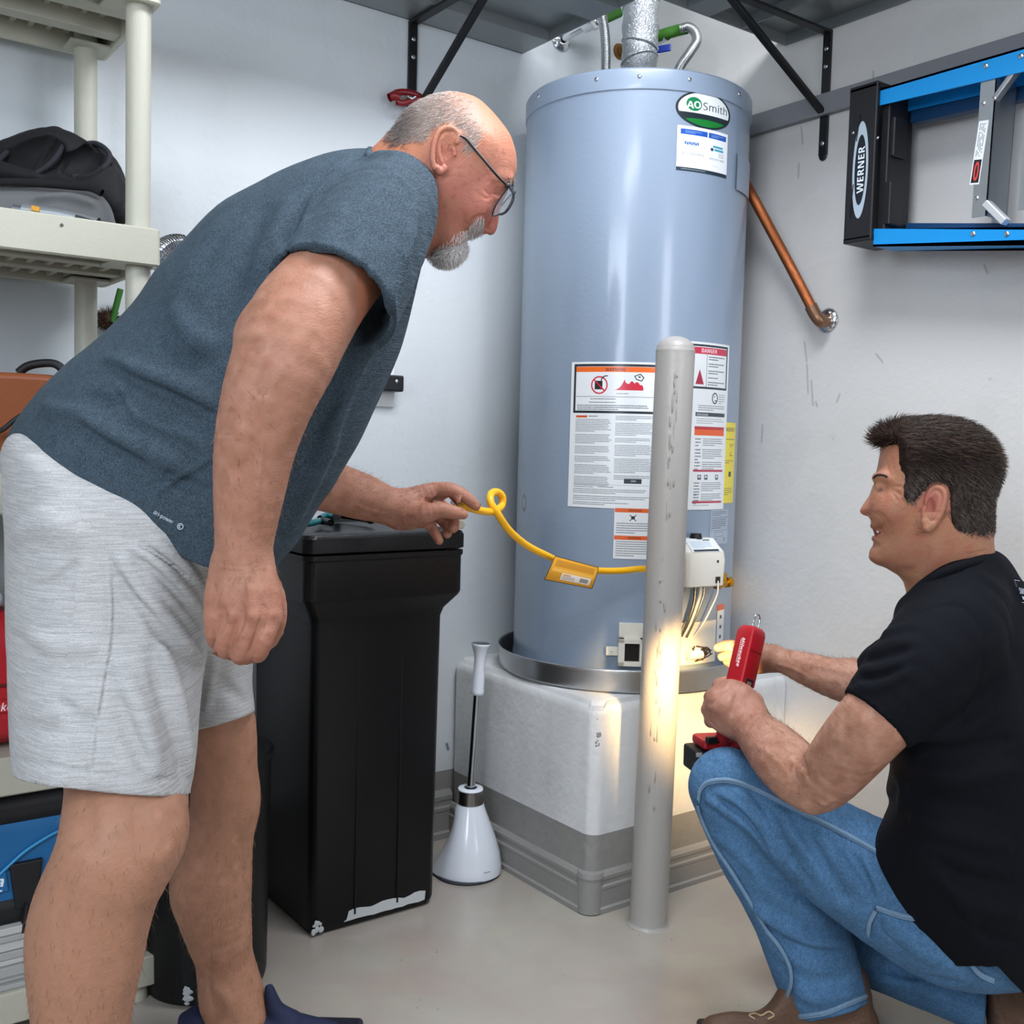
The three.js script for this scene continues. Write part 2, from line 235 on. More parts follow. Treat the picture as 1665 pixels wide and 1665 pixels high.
{
  const t = thing('water_heater', 'tall blue-grey tank water heater with warning labels standing on the plinth', 'water heater', HC.toArray());
  const stain = onTank(852, 817), skin = canvasTex(2048, 1024, (x, w, h) => {
    x.fillStyle = '#8b9bae'; x.fillRect(0, 0, w, h); const r = rng(4);
    for (let i = 0; i < 120; i++) { x.fillStyle = 'rgba(70,85,105,0.18)'; x.fillRect(r() * w, r() * h, 1, 1 + 2 * r()); }
    const u = ((Math.PI / 2 - stain.a) / (2 * Math.PI) + 2) % 1, X = u * w, Y = (1 - (stain.y - HB) / (HT - 0.045 - HB)) * h;
    x.strokeStyle = 'rgba(105,95,85,0.75)'; x.lineWidth = 6; x.beginPath(); x.ellipse(X, Y, 15, 13, 0, 0, 7); x.stroke(); x.strokeStyle = 'rgba(80,70,62,0.5)'; x.lineWidth = 3; x.beginPath(); x.ellipse(X + 1, Y + 1, 17, 15, 0, 0.5, 3.4); x.stroke();
  });
  const paint = M(0xffffff, 0.3, { map: skin, clearcoat: 0.5, clearcoatRoughness: 0.12, bumpMap: rep(peel, 10, 8), bumpScale: 0.00025 });
  const plain = M(0x8b9bae, 0.32, { clearcoat: 0.5, clearcoatRoughness: 0.12 });
  const jacket = lathe([0, 1, 2, 3, 4].map((k) => [HR, lerp(HB, HT - 0.045, k / 4)]), 128);
  part(t, 'tank_jacket', jacket, paint);
  part(t, 'base_ring', lathe([[HR - 0.02, HB - 0.012], [HR - 0.006, HB - 0.012], [HR + 0.001, HB - 0.004], [HR + 0.0015, HB + 0.028], [HR, HB + 0.03]], 96), plain);
  const cap = part(t, 'top_cap', lathe([[HR, HT - 0.05], [HR + 0.0035, HT - 0.05], [HR + 0.0035, HT - 0.006], [HR, HT], [HR - 0.012, HT], [0.001, HT - 0.002]], 96), plain);
  for (const [px, py] of [[877, 150], [971, 122], [1040, 124], [1120, 133], [1200, 160]]) { const q = onTank(px, py); part(cap, 'screw', ballOn(tankPoint(q.a, HT - 0.022, HR + 0.003), tankPoint(q.a, 0), 0.0055, 0.6), steel); }
  for (const px of [846, 960]) { const q = onTank(px, 1085); part(t, 'base_screw', ballOn(tankPoint(q.a, HB + 0.015, HR + 0.001), tankPoint(q.a, 0), 0.006, 0.6), steel); }
  const paper = (w, h, draw) => M(0xffffff, 0.35, { map: canvasTex(w, h, draw), clearcoat: 0.4, clearcoatRoughness: 0.2 });
  const span = (l, r, y) => [onTank(l, y).a, onTank(r, y).a];
  const txt = (x, s, X, Y, size, c, o = {}) => { x.font = `${o.b ? 'bold ' : ''}${size}px sans-serif`; x.fillStyle = c; x.textAlign = o.a ?? 'left'; x.textBaseline = 'middle'; x.fillText(s, X, Y); };
  const grey = (x, X, Y, W, n, dy, c = '#6f7780', r = rng(Math.round(X * 7 + Y))) => { for (let i = 0; i < n; i++) { let a = X; const end = X + W * (i === n - 1 ? 0.55 : 0.9 + 0.1 * r()); while (a < end) { const l = 3 + r() * 11; x.fillStyle = c; x.fillRect(a, Y + i * dy, Math.min(l, end - a), Math.max(1, dy * 0.42)); a += l + 2.2; } } };
  // oval maker's badge
  { const [a0, a1] = span(1098, 1187, 180), y1 = onTank(1140, 148).y, y0 = onTank(1158, 212).y, s = part(t, 'badge', patch(a0, a1, y0, y1, HR + 0.0012, 64, true), paper(512, 352, (x, w, h) => {
    x.fillStyle = '#16242b'; x.fillRect(0, 0, w, h); x.save(); x.beginPath(); x.ellipse(w / 2, h / 2, w / 2 - 20, h / 2 - 16, 0, 0, 7); x.clip();
    x.fillStyle = '#e8eeee'; x.fillRect(0, 0, w, h * 0.62); x.fillStyle = '#16242b'; x.beginPath(); x.moveTo(0, h * 0.64); x.lineTo(w, h * 0.62); x.lineTo(w, h * 0.78); x.quadraticCurveTo(w * 0.4, h * 0.66, 0, h * 0.8); x.fill();
    x.fillStyle = '#0b7a2c'; x.beginPath(); x.moveTo(0, h * 0.84); x.quadraticCurveTo(w * 0.4, h * 0.70, w, h * 0.80); x.lineTo(w, h); x.lineTo(0, h); x.fill(); x.restore();
    x.fillStyle = '#0a7a4a'; x.beginPath(); x.ellipse(150, 136, 66, 66, 0, 0, 7); x.fill();
    txt(x, 'A', 88, 148, 92, '#f4fbf8', { b: 1 }); txt(x, 'O', 142, 140, 92, '#f4fbf8', { b: 1 }); txt(x, 'Smith', 222, 142, 98, '#2b3440', {});
  })); s.userData.label = 'oval badge reading AO Smith'; }
  // service sticker
  { const [a0, a1] = span(1100, 1182, 245), y1 = onTank(1101, 203).y, y0 = onTank(1099, 276).y; part(t, 'service_sticker', patch(a0, a1, y0, y1, HR + 0.0011), paper(512, 440, (x, w, h) => {
    x.fillStyle = '#eef2f4'; x.fillRect(0, 0, w, h); x.fillStyle = '#1f57b5'; x.fillRect(28, 30, 250, 52); x.fillRect(290, 30, 200, 52); grey(x, 70, 46, 165, 2, 14, '#9fbbe6'); grey(x, 320, 46, 140, 2, 14, '#9fbbe6');
    x.fillStyle = '#3f6fb0'; for (let i = 0; i < 7; i++) x.fillRect(66 + i * 19, 150 + (i % 2) * 5, 15, 28); grey(x, 90, 190, 130, 1, 14, '#8fa6c4'); x.fillStyle = '#28425e'; x.beginPath(); x.arc(330, 190, 16, 0, 7); x.fill(); x.fillStyle = '#4aa3bd'; x.fillRect(340, 148, 112, 20); x.fillRect(356, 178, 104, 22);
    txt(x, '(423) 562-6452', 40, 268, 31, '#555e66'); txt(x, '(423) 627-4800', 300, 282, 26, '#555e66'); x.strokeStyle = '#70787e'; x.lineWidth = 3; x.strokeRect(412, 222, 46, 30); x.beginPath(); x.moveTo(420, 230); x.lineTo(450, 246); x.stroke();
    grey(x, 130, 340, 80, 1, 10, '#aab2b8'); grey(x, 340, 350, 90, 1, 10, '#aab2b8'); x.fillStyle = '#26343f'; x.fillRect(0, h - 34, w, 34); grey(x, 40, h - 22, 420, 1, 22, '#7f8c95');
  }), 'white and blue service sticker with phone numbers'); }
  // large warning label
  { const [a0, a1] = span(927, 1074, 700), y1 = onTank(928, 589).y, y0 = onTank(924, 823).y; part(t, 'warning_label', patch(a0, a1, y0, y1, HR + 0.001), paper(640, 960, (x, w, h) => {
    x.fillStyle = '#e9edee'; x.fillRect(0, 0, w, h); x.lineWidth = 16; x.strokeStyle = '#20292e'; x.strokeRect(30, 22, w - 60, 306); x.fillStyle = '#ee6a1e'; x.fillRect(38, 32, w - 76, 34);
    txt(x, '\u25B2 WARNING', w / 2 - 10, 50, 28, '#5c2410', { b: 1, a: 'center' });
    x.strokeStyle = '#d0233b'; x.lineWidth = 9; x.beginPath(); x.arc(210, 152, 54, 0, 7); x.stroke(); x.fillStyle = '#252529'; x.fillRect(178, 124, 54, 56); x.strokeStyle = '#252529'; x.lineWidth = 7; x.beginPath(); x.moveTo(222, 122); x.quadraticCurveTo(232, 88, 268, 92); x.stroke(); x.strokeStyle = '#d0233b'; x.lineWidth = 9; x.beginPath(); x.moveTo(172, 116); x.lineTo(248, 190); x.stroke();
    x.fillStyle = '#d4213c'; x.beginPath(); x.moveTo(318, 184); x.quadraticCurveTo(365, 170, 382, 112); x.quadraticCurveTo(392, 150, 418, 140); x.quadraticCurveTo(430, 110, 450, 140); x.quadraticCurveTo(470, 116, 488, 150); x.quadraticCurveTo(510, 140, 512, 184); x.fill(); x.strokeStyle = '#252529'; x.lineWidth = 6; x.beginPath(); x.moveTo(450, 92); x.lineTo(488, 78); x.lineTo(512, 100); x.lineTo(498, 122); x.lineTo(462, 112); x.closePath(); x.stroke(); x.fillStyle = '#252529'; x.fillRect(476, 92, 14, 10);
    grey(x, 330, 204, 150, 1, 12); x.fillStyle = '#5c666c'; x.fillRect(40, 226, w - 80, 3); grey(x, 150, 240, 320, 1, 12, '#4f585e'); grey(x, 140, 262, 340, 1, 12, '#4f585e'); grey(x, 52, 282, 530, 3, 13, '#3c454b');
    x.fillStyle = '#d8521c'; x.fillRect(46, 352, 84, 14); grey(x, 140, 354, 120, 1, 12, '#3c454b');
    let y = 376; for (const n of [8, 6, 5, 4, 6, 7]) { grey(x, 44, y, 262, n, 11); y += n * 11 + 12; } y = 352; for (const n of [3, 8, 3, 7, 9, 3]) { grey(x, 330, y, 260, n, 11); y += n * 11 + 12; }
    x.fillStyle = '#2d383e'; x.fillRect(400, 762, 120, 32); txt(x, '\u25A0', 410, 778, 20, '#dfe6e8'); grey(x, 446, 772, 64, 1, 24, '#aeb9bd');
    x.fillStyle = '#9aa3a7'; x.fillRect(40, 806, 560, 2); grey(x, 220, 818, 200, 1, 12); grey(x, 40, 836, 556, 3, 12); grey(x, 40, 882, 556, 3, 12); grey(x, 40, 924, 420, 2, 12);
  }), 'white label with an orange warning bar'); }
  // danger label behind the post
  { const [a0, a1] = span(1076, 1180, 700), y1 = onTank(1076, 552).y, y0 = onTank(1110, 829).y; part(t, 'danger_label', patch(a0, a1, y0, y1, HR + 0.0014), paper(560, 1120, (x, w, h) => {
    x.fillStyle = '#e6eaeb'; x.fillRect(0, 0, w, h); x.lineWidth = 14; x.strokeStyle = '#2a3238'; x.strokeRect(34, 22, w - 62, 280); x.fillStyle = '#c7304a'; x.fillRect(42, 34, w - 78, 44); txt(x, '\u25B2 DANGER', 330, 56, 36, '#f0d6da', { b: 1, a: 'center' });
    let y = 92; for (const n of [2, 2, 2, 1, 2]) { grey(x, 336, y, 176, n, 16, '#4d565c'); y += n * 16 + 14; } x.fillStyle = '#2a3238'; x.fillRect(320, 80, 3, 216);
    x.fillStyle = '#a9243f'; x.beginPath(); x.moveTo(230, 280); x.lineTo(262, 180); x.lineTo(300, 280); x.fill();
    x.strokeStyle = '#20282d'; x.lineWidth = 8; x.beginPath(); x.ellipse(410, 368, 26, 34, 0, 0, 7); x.stroke(); x.fillStyle = '#20282d'; x.fillRect(402, 352, 8, 10); x.fillRect(410, 380, 16, 8); grey(x, 448, 340, 76, 5, 14, '#8d969b'); grey(x, 260, 418, 260, 3, 14); x.fillStyle = '#39434a'; x.fillRect(240, 466, 288, 26); txt(x, 'EXPLOSION', 250, 480, 18, '#c9d1d4', { b: 1 });
    grey(x, 250, 506, 270, 3, 14, '#a0a8ac'); x.fillStyle = '#b8323a'; x.fillRect(236, 560, 292, 20); x.fillStyle = '#e4602a'; x.fillRect(236, 580, 292, 40);
    y = 640; for (const n of [4, 5, 4]) { grey(x, 310, y, 210, n, 14); grey(x, 246, y, 50, n - 1, 22); y += n * 14 + 16; } x.fillStyle = '#b2354a'; x.fillRect(236, 850, 292, 14);
    for (const cx of [290, 350, 460]) { x.fillStyle = '#59636a'; x.fillRect(cx - 16, 884, 32, 34); x.fillStyle = '#d9dfe1'; x.fillRect(cx - 9, 890, 18, 14); }
    y = 936; for (const n of [5, 4]) { grey(x, 310, y, 210, n, 13); grey(x, 246, y, 50, n, 20); y += n * 13 + 12; } x.fillStyle = '#b2354a'; x.fillRect(236, 1062, 292, 14); grey(x, 246, 1088, 260, 1, 12, '#9aa2a6');
  }), 'white label with a red danger bar'); }
  // small caution label
  { const [a0, a1] = span(998, 1062, 865), y1 = onTank(999, 825).y, y0 = onTank(998, 908).y; part(t, 'caution_label', patch(a0, a1, y0, y1, HR + 0.001), paper(360, 440, (x, w, h) => {
    x.fillStyle = '#e6e9ea'; x.fillRect(0, 0, w, h); for (const y of [4, 240]) { x.fillStyle = '#e4642a'; x.fillRect(4, y, w - 8, 36); txt(x, '\u25B2 WARNING', w / 2, y + 18, 25, '#6a2c12', { b: 1, a: 'center' }); }
    x.fillStyle = '#20282c'; x.beginPath(); x.ellipse(170, 84, 18, 14, 0, 0, 7); x.fill(); for (const a of [-1, 1]) { x.lineWidth = 7; x.strokeStyle = '#20282c'; x.beginPath(); x.moveTo(170, 84); x.lineTo(170 + a * 30, 60); x.moveTo(170, 88); x.lineTo(170 + a * 30, 112); x.stroke(); }
    grey(x, 20, 130, 310, 5, 20, '#767f85'); grey(x, 20, 288, 310, 7, 20, '#767f85');
  }), 'small white label with two orange bars'); }
  // yellow energy label, printed data plate and rating strip
  { const y1 = onTank(1186, 687).y, y0 = onTank(1182, 818).y, a1 = onTank(1194, 740).a; part(t, 'energy_label', patch(onTank(1165, 740).a, a1, y0, y1, HR + 0.0008), paper(256, 640, (x, w, h) => { x.fillStyle = '#f0dc1e'; x.fillRect(0, 0, w, h); txt(x, 'ENERGY', 150, 56, 44, '#3a350e', { b: 1, a: 'center' }); x.fillStyle = '#3a350e'; x.fillRect(20, 130, 220, 5); grey(x, 150, 170, 80, 2, 14, '#6d6420'); x.lineWidth = 6; x.strokeStyle = '#4a430f'; x.beginPath(); x.moveTo(180, 230); x.lineTo(160, 262); x.lineTo(205, 262); x.stroke(); grey(x, 60, 300, 170, 2, 16, '#6d6420'); x.fillStyle = '#3a350e'; x.fillRect(150, 390, 40, 40); grey(x, 60, 520, 170, 4, 16, '#8a7f2a'); }), 'yellow energy label'); }
  { const [a0, a1] = span(1154, 1183, 855), y1 = onTank(1154, 828).y, y0 = onTank(1154, 886).y; part(t, 'data_plate', patch(a0, a1, y0, y1, HR + 0.0007), paper(256, 320, (x, w, h) => { x.fillStyle = '#a9b5c4'; x.fillRect(0, 0, w, h); x.strokeStyle = '#5d6a78'; x.lineWidth = 3; x.strokeRect(8, 6, w - 16, 70); x.strokeRect(8, 84, w - 16, 110); grey(x, 20, 22, 200, 3, 16, '#55626f'); grey(x, 20, 96, 210, 5, 18, '#4b5865'); x.strokeRect(60, 210, 110, 40); grey(x, 20, 268, 60, 2, 18, '#3c4854'); grey(x, 180, 268, 40, 2, 18, '#3c4854'); })); }
  { const [a0, a1] = span(1165, 1176, 1015), y1 = onTank(1166, 984).y, y0 = onTank(1166, 1048).y; part(t, 'lighting_strip', patch(a0, a1, y0, y1, HR + 0.0009), paper(96, 480, (x, w, h) => { x.fillStyle = '#e7e9e8'; x.fillRect(0, 0, w, h); x.fillStyle = '#d7602f'; x.fillRect(0, 0, w, 70); x.fillStyle = '#3a4248'; for (const y of [130, 250, 370]) x.fillRect(34, y, 26, 42); })); }
  // jacket flap high on the right limb
  { const q = onTank(1205, 280); part(t, 'jacket_flap', patch(q.a + 0.12, q.a - 0.3, q.y - 0.05, q.y + 0.04, HR + 0.004, 20), plain); part(t, 'flap_slot', patch(q.a + 0.126, q.a + 0.118, q.y - 0.05, q.y + 0.035, HR + 0.0045, 4), M(0x39414b, 0.7)); }
  // gas control valve
  const q0 = onTank(1122, 910), n = tankPoint(q0.a, 0, 1), side = V(n.z, 0, -n.x), B = (u, y, w) => side.clone().multiplyScalar(u).addScaledVector(n, HR + w).add(V(0, y, 0));
  const frame = new THREE.Matrix4().makeBasis(side, V(0, 1, 0), n), yv = onTank(1140, 893).y, cream = M(0xe4e0d2, 0.4), L = (g) => g.applyMatrix4(new THREE.Matrix4().makeTranslation(0, 0, HR).premultiply(new THREE.Matrix4().identity())).applyMatrix4(frame);
  const valve = part(t, 'gas_control_valve', L(loft([{ y: yv - 0.085, x0: -0.052, x1: 0.052, z0: -0.01, z1: 0.062, r: 0.012 }, { y: yv - 0.082, x0: -0.058, x1: 0.058, z0: -0.01, z1: 0.068, r: 0.014 }, { y: yv - 0.02, x0: -0.06, x1: 0.06, z0: -0.01, z1: 0.07, r: 0.014 }, { y: yv, x0: -0.058, x1: 0.058, z0: -0.01, z1: 0.066, r: 0.014 }, { y: yv + 0.03, x0: -0.05, x1: 0.05, z0: -0.01, z1: 0.03, r: 0.012 }], 6, 0.5)), cream, 'cream plastic gas control valve');
  const tilt = new THREE.PlaneGeometry(0.09, 0.045).rotateX(-Math.atan2(0.036, 0.03)).translate(0.0, yv + 0.0158, 0.0492 + HR).applyMatrix4(frame);
  part(valve, 'dial_sticker', tilt, paper(256, 128, (x, w, h) => { x.fillStyle = '#dfe4e6'; x.fillRect(0, 0, w, h); x.fillStyle = '#27323a'; x.fillRect(20, 104, w - 40, 20); x.fillRect(150, 10, 60, 10); grey(x, 30, 30, 180, 5, 14, '#8fb0c4'); }));
  part(valve, 'knob', L(cyl(V(0.0, yv + 0.03, 0.02), V(0, yv + 0.042, 0.02), 0.016, 0.013)), blackMetal);
  part(valve, 'socket', L(box(0.026, 0.04, yv - 0.075, yv - 0.06, 0.066, 0.0705, 0.001)), M(0x2a241a, 0.6)); part(valve, 'screw', L(ballOn(V(0.03, yv - 0.022, 0.0705), V(0, 0, 1), 0.0035, 0.5)), M(0x55544e, 0.4, { metalness: 0.6 }));
  const brass = M(0xc9962e, 0.28, { metalness: 1 }), bf = part(t, 'brass_fitting', L(join(cyl(V(0.066, yv - 0.085, 0.03), V(0.115, yv - 0.082, 0.02), 0.0105, 0.0105, 6), cyl(V(0.058, yv - 0.085, 0.03), V(0.07, yv - 0.085, 0.03), 0.013, 0.013, 6), cyl(V(0.098, yv - 0.083, 0.024), V(0.112, yv - 0.082, 0.021), 0.014, 0.014, 6), cyl(V(0.088, yv - 0.084, 0.026), V(0.088, yv - 0.058, 0.026), 0.009, 0.007, 6))), brass);
  // wires and pilot tubes from the valve to the burner
  const W = (u, dy, w) => B(u, yv + dy, w), wire = (pts, r, m, nm) => part(t, nm, tube(pts, r, 40, 8), m);
  wire([W(-0.004, -0.08, 0.05), W(-0.004, -0.105, 0.05), W(-0.012, -0.14, 0.045), W(-0.022, -0.18, 0.035), W(-0.03, -0.215, 0.02)], 0.0042, M(0xd8d9d5, 0.3), 'pilot_tube');
  wire([W(0.008, -0.08, 0.05), W(0.007, -0.105, 0.05), W(-0.002, -0.14, 0.045), W(-0.012, -0.18, 0.035), W(-0.018, -0.215, 0.02)], 0.0032, M(0x9d9d98, 0.25, { metalness: 0.9 }), 'pilot_tube');
  wire([W(-0.02, -0.08, 0.05), W(-0.021, -0.12, 0.05), W(-0.03, -0.17, 0.04), W(-0.034, -0.21, 0.02)], 0.005, M(0x83847f, 0.3, { metalness: 0.9 }), 'gas_tube');
  wire([W(0.033, -0.07, 0.07), W(0.031, -0.1, 0.072), W(0.022, -0.14, 0.06), W(0.010, -0.175, 0.05), W(0.006, -0.215, 0.02)], 0.002, M(0xeee7dd, 0.5), 'igniter_wire');
  // burner door, inlet screen and the burnt burner parts
  { const y1 = onTank(1010, 1012).y, y0 = onTank(1010, 1081).y, al = onTank(1006, 1045).a, ar = onTank(1157, 1035).a;
    const g = []; g.push(patch(al, ar, y0, y1, HR + 0.010, 24)); const plate = part(t, 'burner_door', join(patch(al, ar, y0, y1, HR + 0.012, 24), lidEdge(al, ar, y0, y1)), cream, 'cream burner access door');
    function lidEdge(a, b, lo, hi) { const o = []; for (const y of [lo, hi]) { const gg = new THREE.CylinderGeometry(1, 1, 1, 24, 1, true); gg.dispose(); const p = [], ix = []; for (let i = 0; i <= 24; i++) { const aa = lerp(a, b, i / 24); p.push(...tankPoint(aa, y, HR).toArray(), ...tankPoint(aa, y, HR + 0.012).toArray()); } for (let i = 0; i < 24; i++) ix.push(2 * i, 2 * i + 1, 2 * i + 2, 2 * i + 1, 2 * i + 3, 2 * i + 2); const q = new THREE.BufferGeometry(); q.setAttribute('position', new THREE.Float32BufferAttribute(p, 3)); q.setAttribute('uv', new THREE.Float32BufferAttribute(new Float32Array(p.length / 3 * 2), 2)); q.setIndex(ix); q.computeVertexNormals(); o.push(q); } return join(o); }
    const fa = onTank(1026, 1058), nn = tankPoint(fa.a, 0, 1), ss = V(nn.z, 0, -nn.x), fr = new THREE.Matrix4().makeBasis(ss, V(0, 1, 0), nn).setPosition(0, fa.y, 0), Q = (x) => x.applyMatrix4(fr);
    part(plate, 'inlet_frame', Q(join(box(-0.034, 0.034, 0.022, 0.034, HR + 0.008, HR + 0.03, 0.002), box(-0.034, 0.034, -0.034, -0.022, HR + 0.008, HR + 0.03, 0.002), box(-0.034, -0.018, -0.034, 0.034, HR + 0.008, HR + 0.03, 0.002), box(0.018, 0.034, -0.034, 0.034, HR + 0.008, HR + 0.03, 0.002))), cream);
    part(plate, 'inlet_screen', Q(box(-0.02, 0.02, -0.024, 0.024, HR + 0.008, HR + 0.02)), M(0x17130d, 0.85));
    part(plate, 'tab', Q(join(box(-0.062, -0.03, -0.012, 0.010, HR + 0.002, HR + 0.008, 0.001), ballOn(V(-0.048, 0, HR + 0.008), V(0, 0, 1), 0.003, 0.5))), cream);
  }
  { const ba = onTank(1132, 1058), C = (px, py, r) => { const q = onTank(px, py); return tankPoint(q.a, q.y, HR + r); }, burnt = M(0x4a3a2c, 0.8), rr = rng(12), tw = [];
    for (let i = 0; i < 16; i++) tw.push(tube([C(1112 + 30 * rr(), 1048 + 12 * rr(), 0.018), C(1118 + 26 * rr(), 1052 + 16 * rr(), 0.03), C(1112 + 36 * rr(), 1056 + 18 * rr(), 0.02)], 0.0011 + 0.0012 * rr(), 8, 5));
    part(t, 'burner_wiring', join(tw), burnt); part(t, 'burner_elbow', join(cyl(C(1108, 1062, 0.03), C(1126, 1060, 0.035), 0.012, 0.010, 12), cyl(C(1120, 1062, 0.03), C(1122, 1050, 0.03), 0.009, 0.008, 12)), M(0xe9e3d6, 0.35)); part(t, 'drain_cock', join(cyl(C(1174, 1066, 0.01), C(1190, 1078, 0.055), 0.009, 0.008, 8), cyl(C(1181, 1070, 0.03), C(1184, 1073, 0.04), 0.012, 0.012, 6)), brass); }
}
{ // drain pan
  const R = 0.330, t = single('drain_pan', lathe([[0.001, 0.004], [R - 0.012, 0.004], [R - 0.003, 0.006], [R, 0.012], [R + 0.004, 0.056], [R + 0.007, 0.06], [R + 0.005, 0.064], [R + 0.001, 0.062], [R - 0.001, 0.056], [R - 0.005, 0.014], [R - 0.012, 0.0095], [0.001, 0.009]], 96), M(0xb9bbbd, 0.32, { metalness: 0.95, bumpMap: rep(brushed, 1, 2), bumpScale: 0.0003 }), 'round galvanised drain pan under the water heater', 'drain pan');
  t.position.set(HC.x, PT - 0.003, HC.z);
}
{ // flue
  const t = thing('flue_pipe', 'silver foil-taped flue pipe rising from the heater top', 'pipe', [HC.x, HT - 0.005, HC.z]), foil = M(0xb8bdc0, 0.26, { metalness: 0.95, bumpMap: rep(fine, 3, 6), bumpScale: 0.002 });
  const P = []; for (let i = 0; i <= 60; i++) { const y = 0.03 + i / 60 * 0.72; P.push([0.0465 + 0.0012 * Math.sin(i * 1.7) + (i === 14 || i === 15 ? 0.003 : 0), y]); }
  part(t, 'pipe', lathe(P, 48), foil);
  part(t, 'draft_hood_collar', lathe([[0.044, 0], [0.046, 0], [0.046, 0.05], [0.0505, 0.052], [0.0505, 0.06], [0.047, 0.062]], 48), M(0xa8adb0, 0.3, { metalness: 0.95 }));
  for (const [y, s] of [[0.125, 1], [0.165, -1], [0.27, 1]]) { const pts = []; for (let i = 0; i <= 32; i++) { const a = i / 32 * 2 * Math.PI; pts.push(V(0.0475 * Math.cos(a), y + s * 0.012 * Math.sin(a + 0.6), 0.0475 * Math.sin(a))); } part(t, 'tape_band', new THREE.TubeGeometry(new THREE.CatmullRomCurve3(pts, false), 64, 0.0022, 6), foil); }
  for (let i = 0; i < 10; i++) { const a = i / 10 * 6.283; part(t, 'collar_tab', box(-0.005, 0.005, 0.02, 0.052, 0.0475, 0.0505, 0.001).rotateY(a), foil); }
}
{ // cold and hot water connectors
  const flex = M(0xb4b6b6, 0.26, { metalness: 0.95 }), green = M(0x3f7d24, 0.6), ribbed = (pts, r, len) => { const c = new THREE.CatmullRomCurve3(pts, false, 'centripetal'), n = Math.round(c.getLength() / 0.0011), g = new THREE.TubeGeometry(c, n, r, 14), p = g.attributes.position, cp = c.getSpacedPoints(n); for (let i = 0; i <= n; i++) { const k = 1 + 0.07 * Math.sin(i * 1.25); for (let j = 0; j <= 14; j++) { const m = i * 15 + j, q = V(p.getX(m), p.getY(m), p.getZ(m)), ctr = c.getPointAt(i / n); q.sub(ctr).multiplyScalar(k).add(ctr); p.setXYZ(m, q.x, q.y, q.z); } } g.computeVertexNormals(); return g; };
  const t = thing('water_connector', 'left corrugated steel water connector on the heater top', 'pipe', at(985, 112, 2.78).toArray()), P = (o, px, py, d) => at(px, py, d).sub(o.position);
  part(t, 'flexible_pipe', ribbed([P(t, 985, 122, 2.78), P(t, 985, 80, 2.78), P(t, 983, 50, 2.78), P(t, 978, 20, 2.78), P(t, 974, -25, 2.80), P(t, 972, -80, 2.84)], 0.0125), flex);
  const u = thing('water_connector', 'right bent steel water connector with green tape on the heater top', 'pipe', at(1102, 118, 2.8).toArray());
  part(u, 'flexible_pipe', ribbed([P(u, 1088, 146, 2.79), P(u, 1097, 128, 2.80), P(u, 1106, 108, 2.81), P(u, 1124, 82, 2.83), P(u, 1133, 66, 2.85), P(u, 1130, 52, 2.87), P(u, 1119, 44, 2.89), P(u, 1108, 46, 2.9)], 0.0125), flex);
  part(u, 'green_tape', tube([P(u, 1116, 46, 2.9), P(u, 1100, 50, 2.92), P(u, 1086, 54, 2.93), P(u, 1066, 60, 2.95)], 0.0165, 24, 8), green); part(u, 'elbow', tube([P(u, 1085, 58, 2.93), P(u, 1072, 64, 2.96), P(u, 1060, 68, 2.98)], 0.013, 12, 10), steel); part(u, 'valve_handle', bar(P(u, 1062, 82, 2.86), P(u, 1091, 77, 2.84), 0.006, 0.02, V(0, 1, 0), 0.003), M(0x16308a, 0.4), 'blue valve handle');
  part(u, 'valve_body', cyl(P(u, 1060, 82, 2.88), P(u, 1060, 62, 2.93), 0.014, 0.014, 8), M(0xb8892f, 0.3, { metalness: 1 }));
  const e = onPlane(912, 65, 'z', ZL), v = thing('shutoff_valve', 'chrome shutoff valve with green tape on the wall left of the flue', 'valve', e.toArray());
  part(v, 'wall_flange', lathe([[0.012, 0.012], [0.02, 0.012], [0.032, 0.004], [0.034, 0], [0.012, 0]].reverse(), 32).rotateX(Math.PI / 2), chrome); part(v, 'stub', cyl(V(0, 0, 0), V(0.02, 0.02, 0.10), 0.011, 0.011), chrome);
  part(v, 'body', join(cyl(V(0.02, 0.02, 0.085), V(0.022, 0.022, 0.125), 0.022, 0.022, 6), new THREE.SphereGeometry(0.02, 16, 12).translate(0.03, 0.022, 0.11)), chrome); part(v, 'green_tape', bar(V(0.035, 0.025, 0.115), V(0.095, 0.06, 0.15), 0.022, 0.03, V(0, 1, 0), 0.008), green, 'green tape tag');
  const bp = onPlane(1007, 84, 'z', ZL); single('brass_stub', join(cyl(bp, bp.clone().add(V(0.004, 0, 0.035)), 0.016, 0.014, 12), cyl(bp, bp.clone().add(V(0, 0, 0.006)), 0.024, 0.022, 16)), M(0x8a6437, 0.5, { metalness: 0.7 }), 'dull brass pipe stub in the wall left of the flue', 'pipe');
}
{ // copper discharge pipe
  const e = onPlane(1346, 521, 'x', XR), t = thing('copper_pipe', 'slanting copper relief pipe between the heater and the right wall', 'pipe', e.toArray()), P = (px, py, d) => at(px, py, d).sub(e), d0 = proj(e)[2], cu = M(0x9b5a35, 0.36, { metalness: 0.9, bumpMap: rep(fine, 1, 4), bumpScale: 0.0004 });
  const A = P(1200, 275, 2.85), B = P(1326, 512, d0 - 0.03);
  part(t, 'pipe', tube([A, P(1222, 316, 2.78), P(1280, 424, lerp(2.78, d0, 0.6)), B], 0.0135, 48, 16), cu); part(t, 'elbow', tube([P(1318, 497, d0 - 0.03), B, P(1334, 522, d0 - 0.03), P(1343, 522, d0 - 0.01), V(0.0, 0, 0)], 0.0165, 24, 14), M(0x8c6a52, 0.4, { metalness: 0.85 }));
  part(t, 'wall_flange', lathe([[0.0, 0.012], [0.02, 0.012], [0.03, 0.004], [0.0325, 0], [0.0, 0]].reverse(), 32).rotateZ(Math.PI / 2), chrome);
}
